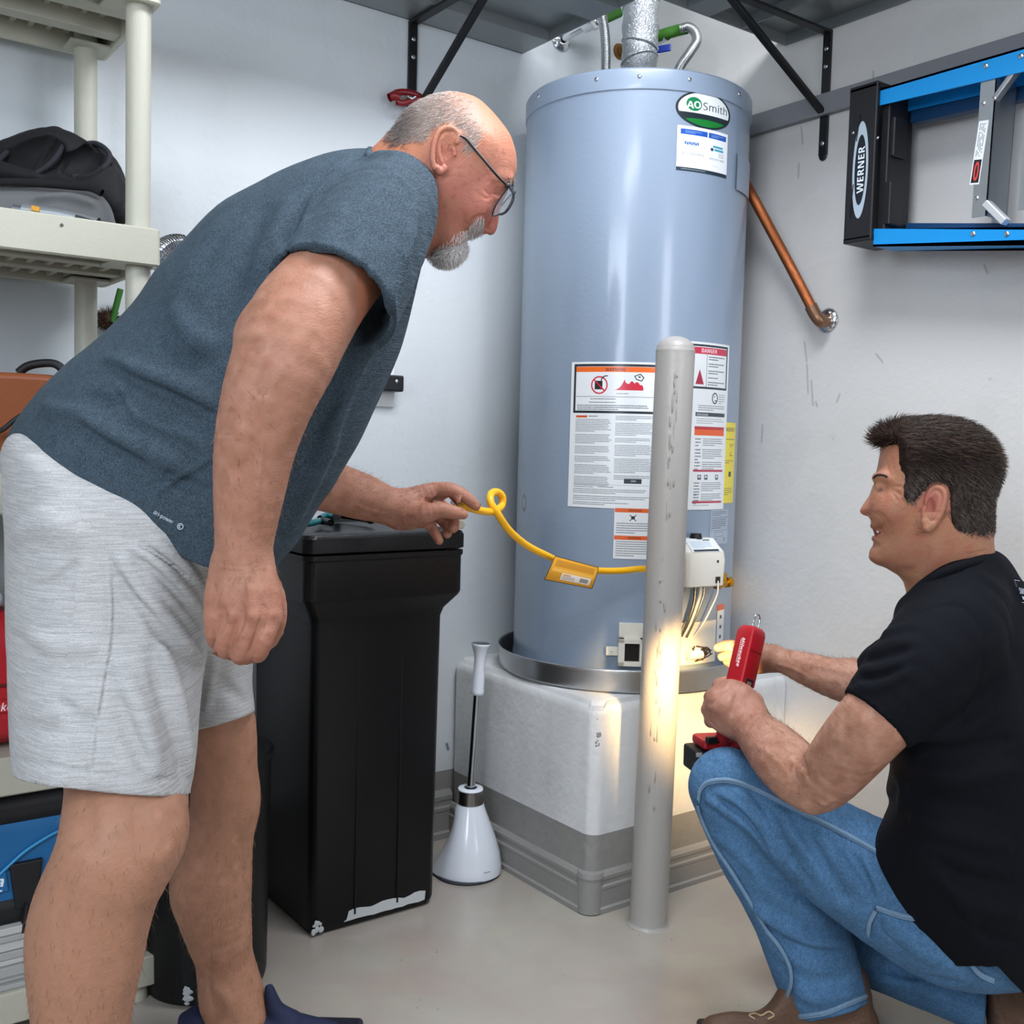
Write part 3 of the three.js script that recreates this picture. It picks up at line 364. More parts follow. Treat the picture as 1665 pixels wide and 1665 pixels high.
// ---------------------------------------------------------------- steel bollard in front of the plinth
{
  const c = onPlane(1056, 1512, 'y', 0).add(V(0.012, 0, -0.03)), r = 0.0435, h = 1.315, P = [[r + 0.006, 0], [r + 0.003, 0.004], [r, 0.01]];
  for (let i = 1; i <= 40; i++) P.push([r, 0.01 + (h - 0.01) * i / 40]);
  P.push([r + 0.001, h + 0.002], [r - 0.001, h + 0.005]);
  for (let i = 1; i <= 8; i++) { const a = i / 8 * Math.PI / 2; P.push([(r - 0.001) * Math.cos(a), h + 0.005 + 0.03 * Math.sin(a)]); }
  const g = lathe(P, 72), q = g.attributes.position, cam = Math.atan2(EYE.z - c.z, EYE.x - c.x);
  // runs and drips of old paint standing proud of the pipe
  for (let i = 0; i < q.count; i++) { const x = q.getX(i), y = q.getY(i), z = q.getZ(i), a = Math.atan2(z, x), n = fbm(x * 30, y * 9, z * 30, 3); const k = 1 + 0.006 * n; q.setX(i, x * k); q.setZ(i, z * k); }
  g.computeVertexNormals();
  const t = thing('bollard', 'round grey painted steel bollard standing in front of the water heater', 'bollard', c.toArray());
  const paint = M(0xa5a29c, 0.36, { bumpMap: rep(peel, 2, 10), bumpScale: 0.0004 });
  part(t, 'post', g, paint); t.position.addScaledVector(RT, 0.009); t.quaternion.setFromAxisAngle(V(FW.x, 0, FW.z).normalize(), 0.0125);
  const rr = rng(9), drips = [];
  for (let i = 0; i < 46; i++) { const y = 1.28 - 1.0 * Math.pow(rr(), 1.1), a = cam + 0.05 + 0.32 * (rr() - 0.5) * (1 + 0.5 * rr()) + 0.1 * Math.sin(y * 4), L = 0.004 + 0.03 * rr() * rr(), w = 0.0012 + 0.0022 * rr(); const d = new THREE.SphereGeometry(1, 8, 6); d.scale(w, L, w * 0.8); d.rotateZ(0.3 * (rr() - 0.5)); drips.push(d.translate(r * 1.0, y, 0).rotateY(-a)); }
  part(t, 'paint_drip', join(drips), paint).userData.kind = 'stuff';
}
// ---------------------------------------------------------------- black brine tank
const tankBlack = M(0x07080a, 0.42, { specularIntensity: 0.6, bumpMap: rep(fine, 6, 6), bumpScale: 0.0003 });
{
  const t = thing('brine_tank', 'tall black plastic brine tank with lid beside the plunger', 'tank', [1.155, 0, -2.22]), X0 = -0.163, X1 = 0.162, Z0 = -0.165, Z1 = 0.160;
  const R = (y, e, r = 0.024) => ({ y, x0: X0 - e, x1: X1 + e, z0: Z0 - Math.min(e, 0.01), z1: Z1 + e, r });
  part(t, 'body', loft([R(0, -0.012, 0.02), R(0.006, -0.004), R(0.02, 0), R(0.4, 0.002), R(0.695, 0.004), R(0.715, 0.010), R(0.748, 0.034), R(0.756, 0.037), R(0.838, 0.037), R(0.842, 0.040), R(0.852, 0.040), R(0.853, 0.034)], 6, 0.5), tankBlack);
  part(t, 'lid', loft([R(0.856, 0.037), R(0.858, 0.041), R(0.888, 0.041), R(0.896, 0.037), R(0.899, 0.028), R(0.899, 0.01), R(0.893, 0.004)], 6, 0.5), tankBlack);
  for (const x of [-0.055, 0.055]) part(t, 'rib', box(x - 0.0022, x + 0.0022, 0.03, 0.69, Z1 - 0.002, Z1 + 0.0035, 0.001), tankBlack);
  part(t, 'overflow_fitting', join(cyl(V(X1, 0.70, 0.02), V(X1 + 0.035, 0.70, 0.02), 0.016, 0.016, 16), cyl(V(X1 + 0.026, 0.70, 0.02), V(X1 + 0.04, 0.70, 0.02), 0.02, 0.02, 8)), M(0x24272a, 0.4));
  const s = new THREE.Shape(), rr = rng(21); s.moveTo(-0.075, 0.022); for (let i = 0; i <= 14; i++) s.lineTo(lerp(-0.07, X1 - 0.03, i / 14), 0.032 + 0.008 * Math.sin(i * 1.1) * 0.4 + 0.004 * rr() + 0.006); for (let i = 14; i >= 0; i--) s.lineTo(lerp(-0.082, X1 - 0.032, i / 14), 0.016 + 0.003 * rr()); s.closePath();
  part(t, 'paint_smear', new THREE.ExtrudeGeometry(s, { depth: 0.0012, bevelEnabled: false }).translate(0, 0, Z1 + 0.0005), M(0xb9bfc0, 0.6), 'smear of pale paint near the foot');
  const u = []; for (let i = 0; i < 9; i++) u.push(new THREE.SphereGeometry(1, 7, 5).scale(0.003 + 0.005 * rr(), 0.003 + 0.006 * rr(), 0.0012).translate(X0 + 0.006 + 0.03 * rr(), 0.012 + 0.02 * rr(), Z1 + 0.0005)); part(t, 'paint_fleck', join(u), M(0xb9bfc0, 0.6)).userData.kind = 'stuff';
  // pliers lying on the lid
  const top = 0.899, p = thing('pliers', 'teal and black handled pliers lying on the black tank lid', 'pliers', onPlane(530, 846, 'y', top + 0.012).toArray()), P = (px, py, h = 0.012) => onPlane(px, py, 'y', top + h).sub(p.position), teal = M(0x0f5f63, 0.45), blk = M(0x0d0e10, 0.5);
  part(p, 'handle', tube([P(497, 852), P(508, 850, 0.014), P(520, 847)], 0.0075, 16, 10), teal); part(p, 'handle', tube([P(520, 843), P(532, 838, 0.016), P(548, 841)], 0.0075, 16, 10), teal);
  part(p, 'grip_end', tube([P(520, 847), P(530, 848), P(538, 850)], 0.0085, 12, 10), blk); part(p, 'jaw', tube([P(546, 838), P(562, 838, .014), P(588, 842), P(604, 846)], 0.0095, 16, 8), M(0x1b1c1e, 0.35, { metalness: 0.7 })); part(p, 'pivot', cyl(P(548, 839, 0.01), P(548, 839, 0.024), 0.011, 0.01, 16), blk);
  single('hose_nut', join(cyl(onPlane(749, 853, 'y', top), onPlane(749, 853, 'y', top + 0.02), 0.011, 0.011, 6), cyl(onPlane(749, 853, 'y', top + 0.02), onPlane(749, 853, 'y', top + 0.032), 0.008, 0.008, 12)), M(0xc9c4b0, 0.3, { metalness: 0.6 }), 'small metal nut standing at the corner of the black tank lid', 'nut');
}
// ---------------------------------------------------------------- toilet plunger
{
  const c = onPlane(762, 1419, 'y', 0), t = thing('toilet_plunger', 'white plunger with steel rod standing beside the plinth', 'plunger', c.toArray()), white = M(0xdfe6ee, 0.22, { clearcoat: 0.6, clearcoatRoughness: 0.1 }), brushedSteel = M(0x8f8c88, 0.3, { metalness: 1 });
  const rt = V(RT.x, 0, RT.z).normalize(), fw = V(FW.x, 0, FW.z).normalize();
  const prof = [[0.083, 0.007], [0.084, 0.014], [0.083, 0.03], [0.078, 0.06], [0.069, 0.09], [0.058, 0.12], [0.047, 0.148], [0.0385, 0.17], [0.034, 0.185]];
  const pos = [], idx = [], n = 48;   // caddy: a bell whose left side flares into a spout
  prof.forEach(([r, y]) => { for (let k = 0; k < n; k++) { const a = k / n * 6.2832, u = Math.cos(a), w = Math.sin(a), fl = 1 + 0.0 * u, low = Math.pow(clamp(1 - y / 0.185, 0, 1), 1.6); const ru = u < 0 ? r * (1 - 0.10 * (1 - low) * 0) + 0.016 * low * Math.pow(-u, 3) - 0.020 * Math.sin(Math.PI * clamp(y / 0.17, 0, 1)) * Math.pow(-u, 2) : r; const p = rt.clone().multiplyScalar(ru * u).addScaledVector(fw, r * w * 0.95).add(V(0, y, 0)); pos.push(p.x, p.y, p.z); } });
  for (let i = 0; i + 1 < prof.length; i++) for (let k = 0; k < n; k++) { const a = i * n + k, b = i * n + (k + 1) % n; idx.push(a, a + n, b, b, a + n, b + n); }
  const g = new THREE.BufferGeometry(); g.setAttribute('position', new THREE.Float32BufferAttribute(pos, 3)); g.setAttribute('uv', new THREE.Float32BufferAttribute(new Float32Array(pos.length / 3 * 2), 2)); g.setIndex(idx); g.computeVertexNormals();
  part(t, 'caddy', g, white); part(t, 'base_rim', lathe([[0.001, 0.001], [0.083, 0], [0.085, 0.003], [0.084, 0.008], [0.001, 0.008]], 48).scale(1, 1, 0.97).translate(-rt.x * 0.004, 0, -rt.z * 0.004), M(0x2a3138, 0.6));
  part(t, 'collar', lathe([[0.033, 0.184], [0.034, 0.184], [0.0325, 0.215], [0.031, 0.222]], 40), brushedSteel); part(t, 'collar_lip', lathe([[0.016, 0.218], [0.031, 0.216], [0.0325, 0.219], [0.031, 0.2235], [0.017, 0.2235]], 40, ), white);
  const tip = onPlane(782, 1046, 'z', c.z).sub(c), ax = (s) => V(0, 0.21, 0).lerp(tip, s);
  part(t, 'rod', cyl(ax(0), ax(0.72), 0.0108, 0.0108, 32), M(0xb9bcc0, 0.14, { metalness: 1 }));
  const d = ax(1).sub(ax(0)).normalize(), L = ax(1).distanceTo(ax(0)), hp = [[0.0115, L * 0.655], [0.0165, L * 0.66], [0.0165, L * 0.68], [0.0155, L * 0.76], [0.014, L * 0.86], [0.0150, L * 0.91], [0.019, L * 0.955], [0.0235, L * 0.982], [0.0245, L * 0.992], [0.0235, L]];
  const q = new THREE.Matrix4().compose(ax(0), new THREE.Quaternion().setFromUnitVectors(V(0, 1, 0), d), V(1, 1, 1));
  const handle = part(t, 'handle', lathe(hp, 40).applyMatrix4(q), white); part(handle, 'end_disc', lathe([[0.001, L + 0.0012], [0.021, L + 0.001], [0.0235, L - 0.001]].reverse(), 40).applyMatrix4(q), M(0x6f7881, 0.25, { metalness: 0.9 }));
  part(t, 'printed_mark', new THREE.PlaneGeometry(0.02, 0.002).applyMatrix4(new THREE.Matrix4().makeBasis(rt.clone().multiplyScalar(0.8).addScaledVector(fw, 0.58).normalize(), V(0, 1, 0), rt.clone().multiplyScalar(0.58).addScaledVector(fw, -0.8).normalize()).setPosition(rt.clone().multiplyScalar(0.0486).addScaledVector(fw, -0.0672).add(V(0, 0.03, 0)))), M(0x7d868f, 0.6));
}
// ---------------------------------------------------------------- socket on the left wall
{
  const e = onPlane(612, 640, 'z', ZL), t = thing('wall_socket', 'white wall socket with a black plug behind the standing man', 'socket', e.toArray()), S = (px, py) => onPlane(px, py, 'z', ZL).sub(e);
  const a = S(640, 600), b = S(566, 659); part(t, 'cover_plate', box(b.x, a.x, b.y, a.y, 0, 0.008, 0.003), M(0xdfe3e4, 0.45)); const p0 = S(642, 612), p1 = S(604, 636); part(t, 'plug', box(p1.x, p0.x, p1.y, p0.y, 0.006, 0.05, 0.005), M(0x14161a, 0.4)); part(t, 'plug_screw', ballOn(V(p0.x - 0.022, p0.y - 0.016, 0.05), V(0, 0, 1), 0.005, 0.4), steel);
}
// ---------------------------------------------------------------- blue stepladder hung on the right wall
{
  const X = 2.12, D = 0.085, t = thing('stepladder', 'blue stepladder with black cap hung sideways on the right wall', 'ladder', [X, 1.58, -1.5]), O = t.position, Q = (px, py, x = X) => onPlane(px, py, 'x', x).sub(O);
  const blue = M(0x0e8fd6, 0.38), alu = M(0xc4c8cb, 0.3, { metalness: 0.9, bumpMap: rep(brushed, 2, 2), bumpScale: 0.0002 }), blk = M(0x121216, 0.5);
  const far = 1.55;   // the ladder goes on past the picture's edge
  const rail = (y0a, y0b, y1a, y1b, nm) => { // C channel: front flange plus web and rear flange; ya at the cap, yb at z = zB
    const z0 = Q(1432, 140).z, z1 = Q(1665, 85).z, ext = (a, b) => a + (b - a) * (far - z0) / (z1 - z0), s = [];
    const F = (xa, xb, ya0, yb0, ya1, yb1) => { const g = new THREE.BoxGeometry(1, 1, 1), p = g.attributes.position; for (let i = 0; i < p.count; i++) { const e = p.getZ(i) > 0, u = p.getY(i) > 0; p.setXYZ(i, p.getX(i) > 0 ? xb : xa, e ? (u ? ext(ya1, yb1) : ext(ya0, yb0)) : (u ? ya1 : ya0), e ? far : z0); } g.computeVertexNormals(); return g.toNonIndexed(); };
    s.push(F(0, 0.004, y0a, y0b, y1a, y1b)); const w = 0.005; const web = nm ? [y1a - w, y1b - w, y1a, y1b] : [y0a, y0b, y0a + w, y0b + w]; s.push(F(0, D, ...web)); s.push(F(D - 0.004, D, y0a, y0b, y1a, y1b));
    const g = join(s); g.computeVertexNormals(); part(t, 'rail', g, blue); };
  const U0 = Q(1435, 143).y, U1 = Q(1435, 170).y, U0b = Q(1665, 76).y, U1b = Q(1665, 116).y, D0 = Q(1420, 372).y, D1 = Q(1420, 401).y, D0b = Q(1665, 371).y, D1b = Q(1665, 392).y;
  rail(U1, U1b, U0, U0b, true); rail(D1, D1b, D0, D0b, false);
  // the second pair of rails, behind
  const bl = M(0x083e68, 0.45); for (const [ya, yb] of [[U1 - 0.012, U1b - 0.012], [D0 + 0.008, D0b + 0.008]]) part(t, 'rear_rail', bar(V(D + 0.02, ya, 0.02), V(D + 0.02, lerp(ya, yb, (far - 0) / 0.34), far), 0.03, 0.03, V(0, 1, 0), 0.003), bl);
  // cap: front apron, top tray and its underside
  const c = [Q(1389, 152), Q(1435, 141), Q(1418, 399), Q(1373, 396)], z0 = (c[0].z + c[3].z) / 2, z1 = (c[1].z + c[2].z) / 2, yt = c[0].y, yb = c[3].y;
  const cap = part(t, 'cap', join(box(-0.012, 0.0, yb, yt + 0.008, z0, z1, 0.004), box(-0.012, D + 0.03, yb - 0.004, yb + 0.01, z0, z1, 0.003), box(-0.012, D + 0.03, yt - 0.004, yt + 0.01, z0, z1, 0.003), box(-0.01, D + 0.03, yb, yt, z0, z0 + 0.01, 0.003)), blk, 'black plastic ladder cap');
  part(cap, 'tray', join(box(0.012, D + 0.02, yb + 0.01, yt, z1 - 0.004, z1 + 0.018, 0.004), box(0.012, 0.06, yb + 0.03, yb + 0.13, z1 + 0.01, z1 + 0.03, 0.004), box(0.02, 0.07, yt - 0.16, yt - 0.07, z1 + 0.01, z1 + 0.028, 0.004)), blk);
  for (const [px, py] of [[1387, 216], [1427, 224]]) { const q = Q(px, py, X - 0.012); part(cap, 'rivet', ballOn(q, V(-1, 0, 0), 0.0035, 0.4), steel); }
  for (const [a, b, x0] of [[186, 230, 1399], [300, 355, 1388]]) { const p = Q(x0, a, X - 0.0125), q = Q(x0 - 6, b, X - 0.0125); part(cap, 'groove', bar(p, q, 0.0015, 0.004, V(1, 0, 0), 0), M(0x050507, 0.8)); }
  // maker's oval
  { const w = 0.042, h = 0.222, zc = lerp(z0, z1, 0.52), yc = lerp(yb, yt, 0.465), pz = [], n = 48, s = new THREE.Shape(); for (let i = 0; i < n; i++) { const a = i / n * 6.2832; i ? s.lineTo(w / 2 * Math.cos(a), h / 2 * Math.sin(a)) : s.moveTo(w / 2, 0); } const g = new THREE.ShapeGeometry(s, 24), uv = g.attributes.uv, p = g.attributes.position; for (let i = 0; i < uv.count; i++) uv.setXY(i, p.getX(i) / w + 0.5, p.getY(i) / h + 0.5);
    part(cap, 'badge', g.rotateY(-Math.PI / 2).translate(-0.0128, yc, zc), M(0xffffff, 0.4, { map: canvasTex(160, 800, (x, W, Hh) => { x.fillStyle = '#a9bac4'; x.fillRect(0, 0, W, Hh); x.fillStyle = '#0e1420'; x.beginPath(); x.ellipse(W / 2, Hh / 2, W / 2 - 22, Hh / 2 - 110, 0, 0, 7); x.fill(); x.save(); x.translate(W / 2, Hh / 2); x.rotate(-Math.PI / 2); x.font = 'bold 92px sans-serif'; x.fillStyle = '#dfe9ee'; x.textAlign = 'center'; x.textBaseline = 'middle'; x.scale(1.02, 1); x.fillText('WERNER', 0, 6); x.restore(); }) }), 'oval badge reading WERNER'); }
  // steps (upright here) and their braces
  const yU = (px) => Q(px, lerp(170, 116, (px - 1435) / 230)).y + 0.004, step = (pxT, pxB, label) => { const zt = Q(pxT[0], 120).z, zt1 = Q(pxT[1], 115).z, zb = Q(pxB[0], 372).z, zb1 = Q(pxB[1], 372).z; const yT = yU((pxT[0] + pxT[1]) / 2), yB = D0 - 0.012, g = new THREE.BoxGeometry(1, 1, 1), mk = (xa, xb, a, b, c2, d2) => { const q = new THREE.BoxGeometry(1, 1, 1), p = q.attributes.position; for (let i = 0; i < p.count; i++) { const u = p.getY(i) > 0, e = p.getZ(i) > 0; p.setXYZ(i, p.getX(i) > 0 ? xb : xa, u ? yT : yB, u ? (e ? b : a) : (e ? d2 : c2)); } q.computeVertexNormals(); return q; };
    return part(t, 'step', join(mk(0.004, 0.007, zt, zt1, zb, zb1), mk(0.004, D, zt1 - 0.003, zt1, zb1 - 0.003, zb1), mk(D - 0.003, D, zt, zt1, zb, zb1)), alu); };
  const s1 = step([1594, 1620], [1577, 1601]); step([1668, 1700], [1652, 1690]);
  part(t, 'rear_bar', box(D + 0.004, D + 0.01, D0, yU(1640), Q(1642, 200).z, Q(1642, 200).z + 0.03, 0.001), alu);
  { const a = Q(1600, 196, X + 0.0035), b = Q(1584, 300, X + 0.0035), w = 0.022, m = a.clone().add(b).multiplyScalar(0.5), up = a.clone().sub(b), h = up.length() ; part(s1, 'label', new THREE.PlaneGeometry(w, h).applyMatrix4(new THREE.Matrix4().makeBasis(V(0, 0, 1).addScaledVector(up.clone().normalize(), -up.clone().normalize().z).normalize(), up.clone().normalize(), V(-1, 0, 0)).setPosition(m)), M(0xffffff, 0.4, { map: canvasTex(96, 460, (x, W, Hh) => { x.fillStyle = '#e3e7e8'; x.fillRect(0, 0, W, Hh); const r = rng(3); x.fillStyle = '#3b4349'; for (let i = 0; i < 4; i++) for (let y = 20; y < 250; y += 12) if (r() < 0.75) x.fillRect(18 + i * 16, y, 7, 9); x.fillStyle = '#1b1e22'; x.fillRect(10, 280, W - 20, 168); x.fillStyle = '#d0403c'; x.beginPath(); x.ellipse(W / 2, 364, 26, 70, 0, 0, 7); x.fill(); x.fillStyle = '#1b1e22'; x.beginPath(); x.ellipse(W / 2, 364, 10, 48, 0, 0, 7); x.fill(); }) }), 'safety label'); }
  part(t, 'brace', bar(Q(1618, 163, X + 0.012), Q(1658, 108, X + 0.012), 0.012, 0.02, V(1, 0, 0), 0.003), alu); part(t, 'brace', bar(Q(1604, 330, X + 0.012), Q(1636, 362, X + 0.012), 0.016, 0.022, V(1, 0, 0), 0.003), M(0xdfe3e5, 0.3, { metalness: 0.5 }));
  for (const [px, py] of [[1603, 107], [1660, 91], [1582, 380], [1637, 380]]) part(t, 'rivet', ballOn(Q(px, py, X - 0.001), V(-1, 0, 0), 0.006, 0.5), steel);
  for (const [px, py] of [[1599, 168], [1617, 160], [1588, 322]]) part(t, 'rivet', ballOn(Q(px, py, X + 0.003), V(-1, 0, 0), 0.005, 0.5), steel);
}
// ---------------------------------------------------------------- plastic shelving unit on the left
{
  const X1 = 0.635, X0 = -0.35, Z1 = -1.985, Z0 = -2.36, t = thing('shelving_unit', 'beige plastic shelving unit with round posts at the left wall', 'shelving', [X1, 0, Z1]), pl = M(0xb9b8a8, 0.42, { bumpMap: rep(fine, 4, 4), bumpScale: 0.0003 }), o = t.position;
  const heights = [0.035, 0.455, 0.955, 1.412, 1.885], th = [0.06, 0.07, 0.07, 0.069, 0.09];
  const PZs = [Z1 - 0.04, Z0 + 0.04];
  for (const z of PZs) for (const x of [z === PZs[0] ? X1 - 0.031 : X1 - 0.05, X0 + 0.045]) { part(t, 'post', join(cyl(V(x, 0, z).sub(o), V(x, 1.972, z).sub(o), 0.0225, 0.0225, 32)), pl); part(t, 'foot', lathe([[0.001, 0], [0.02, 0], [0.022, 0.006], [0.02, 0.035]], 24).translate(x - o.x, 0, z - o.z), pl); }
  heights.forEach((y, i) => {
    const h = th[i], E = (q, e, r = 0.012) => ({ y: q, x0: X0 + e, x1: X1 - e, z0: Z0 + e, z1: Z1 - e, r: Math.max(0.003, r - e * 0.6) }), s = part(t, 'shelf', join(loft([E(y + h - 0.01, 0.012), E(y + 0.002, 0.012), E(y, 0.01), E(y, 0.003), E(y + 0.003, 0), E(y + h - 0.003, 0), E(y + h, 0.003)], 5, 0.5), box(X1 - 0.09, X1 - 0.006, y + 0.001, y + 0.007, Z1 - 0.085, Z1 - 0.006, 0.002), box(X1 - 0.09, X1 - 0.006, y + 0.001, y + 0.007, Z0 + 0.006, Z0 + 0.085, 0.002)).translate(-o.x, -o.y, -o.z), pl);
    for (const z of [lerp(Z0, Z1, 0.36), lerp(Z0, Z1, 0.7)]) part(s, 'beam', box(X0 + 0.01, X1 - 0.01, y + 0.006, y + h - 0.03, z - 0.02, z + 0.02, 0.003).translate(-o.x, -o.y, -o.z), pl);
    if (i > 2) for (let k = 0; k < 26; k++) { const x = X1 - 0.05 - k * 0.034; const g = new THREE.BoxGeometry(0.018, 0.05, Z1 - Z0 - 0.03), p = g.attributes.position; for (let m = 0; m < p.count; m++) if (p.getY(m) < 0) p.setX(m, p.getX(m) * 0.55); g.computeVertexNormals(); part(s, 'slat', g.translate(x - o.x, y + h - 0.032 - o.y, (Z0 + Z1) / 2 - o.z), pl); }
    if (i === 3) part(s, 'peg_hole', cyl(V(0.46, y + 0.052, Z1 - 0.004).sub(o), V(0.46, y + 0.052, Z1 + 0.0012).sub(o), 0.003, 0.003, 12), M(0x55554c, 0.8));
  });
}
const FLOORSHELF = 0.095;
{ // utility knife on the middle shelf
  const y = 1.512, t = thing('utility_knife', 'silver utility knife lying on the edge of the middle shelf', 'knife', at(95, 350, 1.97).toArray()), P = (px, py, d = 1.965) => at(px, py, d).sub(t.position), grey = M(0xa7adb1, 0.35, { metalness: 0.6 });
  part(t, 'body', tube([P(38, 341), P(60, 344), P(100, 350), P(130, 357), P(160, 364)], 0.0115, 40, 12), grey); part(t, 'tip', tube([P(22, 339), P(34, 341), P(40, 342)], 0.0075, 8, 10), M(0x878d91, 0.35, { metalness: 0.7 }));
  part(t, 'blade_button', bar(P(51, 338, 1.952), P(64, 341, 1.952), 0.006, 0.010, V(0, 1, 0), 0.002), M(0xd49a2a, 0.4), 'amber button'); part(t, 'slider', bar(P(122, 352, 1.952), P(155, 362, 1.952), 0.004, 0.008, V(0, 1, 0), 0.002), M(0x2a2d30, 0.5));
  for (let i = 0; i < 7; i++) part(t, 'grip_rib', bar(P(160 + i * 4, 360 + i * 1.1, 1.96), P(158 + i * 4, 371 + i * 1.1, 1.96), 0.012, 0.0022, V(0, 0, 1), 0.0006), grey);
}
{ // metal hose, brush and bags beside and on the shelving
  const hp = [at(246, 436, 2.08), at(254, 415, 2.08), at(268, 402, 2.1), at(284, 396, 2.12), at(300, 398, 2.14), at(318, 410, 2.14)], c = new THREE.CatmullRomCurve3(hp), n = 200, g = new THREE.TubeGeometry(c, n, 0.017, 16), p = g.attributes.position;
  for (let i = 0; i <= n; i++) { const ctr = c.getPointAt(i / n), k = 1 + 0.16 * Math.sin(i * 0.72); for (let j = 0; j <= 16; j++) { const m = i * 17 + j, q = V(p.getX(m), p.getY(m), p.getZ(m)).sub(ctr).multiplyScalar(k).add(ctr); p.setXYZ(m, q.x, q.y, q.z); } } g.computeVertexNormals();
  const t = thing('metal_hose', 'ribbed metal hose hanging at the right end of the middle shelf', 'hose', hp[0].toArray()); part(t, 'ribbed_hose', g.translate(-hp[0].x, -hp[0].y, -hp[0].z), chrome); part(t, 'white_end', ballOn(at(261, 424, 2.09).sub(hp[0]), V(0, 1, 0), 0.012, 0.9), M(0xd9dee0, 0.4));
  const b = thing('scrub_brush', 'brown bristle brush with a green handle behind the shelving post', 'brush', at(176, 520, 2.3).toArray()), rr = rng(17), hairs = [];
  const C = at(176, 520, 2.3); for (let i = 0; i < 500; i++) { const u = V(rr() - 0.5, rr() - 0.5, rr() - 0.5).normalize(), L = 0.012 + 0.008 * rr(); const h = new THREE.CylinderGeometry(0.0003, 0.0007, L, 3, 1, true).translate(0, 0.012 + L / 2, 0); h.applyQuaternion(new THREE.Quaternion().setFromUnitVectors(V(0, 1, 0), u)); hairs.push(h); }
  part(b, 'bristles', join(new THREE.SphereGeometry(0.019, 12, 10), hairs), M(0x4a3022, 0.9)).userData.kind = 'stuff'; part(b, 'handle', tube([at(182, 524, 2.29).sub(C), at(187, 505, 2.29).sub(C), at(192, 485, 2.29).sub(C), at(196, 470, 2.29).sub(C)], 0.007, 16, 8), M(0x2f6b22, 0.5), 'green handle');
}
const fabricBump = noiseTex(256, (u, v, i, j) => 0.5 + 0.25 * Math.sin(u * 6.2832 * 64) * Math.sin(v * 6.2832 * 64) + 0.25 * (tfbm(u, v, 32, 2, 5) - 0.5));
{ // brown laptop bag on the second shelf
  const y = 1.025, t = thing('tool_bag', 'brown bag with a black carrying handle on the second shelf', 'bag', [0.30, y, -2.17]), o = t.position, br = M(0x7a3f18, 0.6, { bumpMap: rep(fabricBump, 3, 3), bumpScale: 0.0006 }), blk = M(0x0d0e12, 0.6);
  const s = new THREE.Shape(); s.moveTo(-0.22, 0); s.lineTo(0.235, 0); s.quadraticCurveTo(0.25, 0, 0.25, 0.02); s.lineTo(0.24, 0.115); s.quadraticCurveTo(0.22, 0.155, 0.16, 0.158); s.quadraticCurveTo(0, 0.162, -0.2, 0.13); s.lineTo(-0.24, 0.02); s.quadraticCurveTo(-0.24, 0, -0.22, 0);
  part(t, 'body', new THREE.ExtrudeGeometry(s, { depth: 0.09, bevelEnabled: true, bevelSize: 0.012, bevelThickness: 0.02, bevelSegments: 4, curveSegments: 16 }).translate(0, 0.012, -0.02), br);
  part(t, 'trim', tube([V(-0.2, 0.145, 0.03), V(-0.1, 0.163, 0.03), V(0.02, 0.174, 0.03), V(0.15, 0.172, 0.03), V(0.225, 0.148, 0.03), V(0.252, 0.09, 0.03)], 0.007, 40, 8), blk);
  part(t, 'carry_handle', tube([at(30, 606, 1.95).sub(o), at(44, 596, 1.95).sub(o), at(66, 591, 1.95).sub(o), at(90, 592, 1.95).sub(o), at(106, 604, 1.95).sub(o)], 0.008, 32, 8), blk);
  part(t, 'strap', tube([at(-10, 706, 1.875).sub(o), at(8, 696, 1.875).sub(o), at(22, 684, 1.88).sub(o), at(40, 672, 1.89).sub(o)], 0.005, 16, 6), blk);
}
{ // red bag and white cloth on the third shelf, partly hidden by the man
  const t = thing('tool_bag', 'red fabric tool bag behind the standing man', 'bag', [0.27, 0.526, -2.12]), red = M(0xb40f1e, 0.55, { bumpMap: rep(fabricBump, 3, 3), bumpScale: 0.0006 });
  part(t, 'body', new RoundedBoxGeometry(0.32, 0.245, 0.2, 5, 0.06).translate(0, 0.125, 0), red); part(t, 'zip', box(-0.15, 0.15, 0.118, 0.124, 0.097, 0.103, 0.002), M(0x5a0a12, 0.6)); part(t, 'flap', new RoundedBoxGeometry(0.326, 0.06, 0.206, 3, 0.02).translate(0, 0.05, 0), red);
  const e = at(5, 1137, 1.92).sub(t.position); part(t, 'lettering', new THREE.PlaneGeometry(0.09, 0.022).translate(e.x - 0.03, e.y, 0.104), M(0xffffff, 0.6, { map: canvasTex(256, 64, (x, w, h) => { x.fillStyle = '#b40f1e'; x.fillRect(0, 0, w, h); x.font = 'italic bold 56px sans-serif'; x.fillStyle = '#efdfe0'; x.textAlign = 'right'; x.textBaseline = 'middle'; x.fillText('Milwaukee', w - 4, h / 2 + 4, w - 8); }) }), 'white lettering');
  const w = thing('folded_cloth', 'pale blue cloth lying behind the red bag', 'cloth', [0.2, 0.775, -2.14]); part(w, 'fold', new RoundedBoxGeometry(0.36, 0.035, 0.16, 4, 0.017).translate(0, 0.02, 0), M(0xc3d0e0, 0.85)); part(w, 'fold', new RoundedBoxGeometry(0.34, 0.03, 0.15, 4, 0.015).translate(-0.01, 0.05, 0), M(0x8fa0b8, 0.85));
}
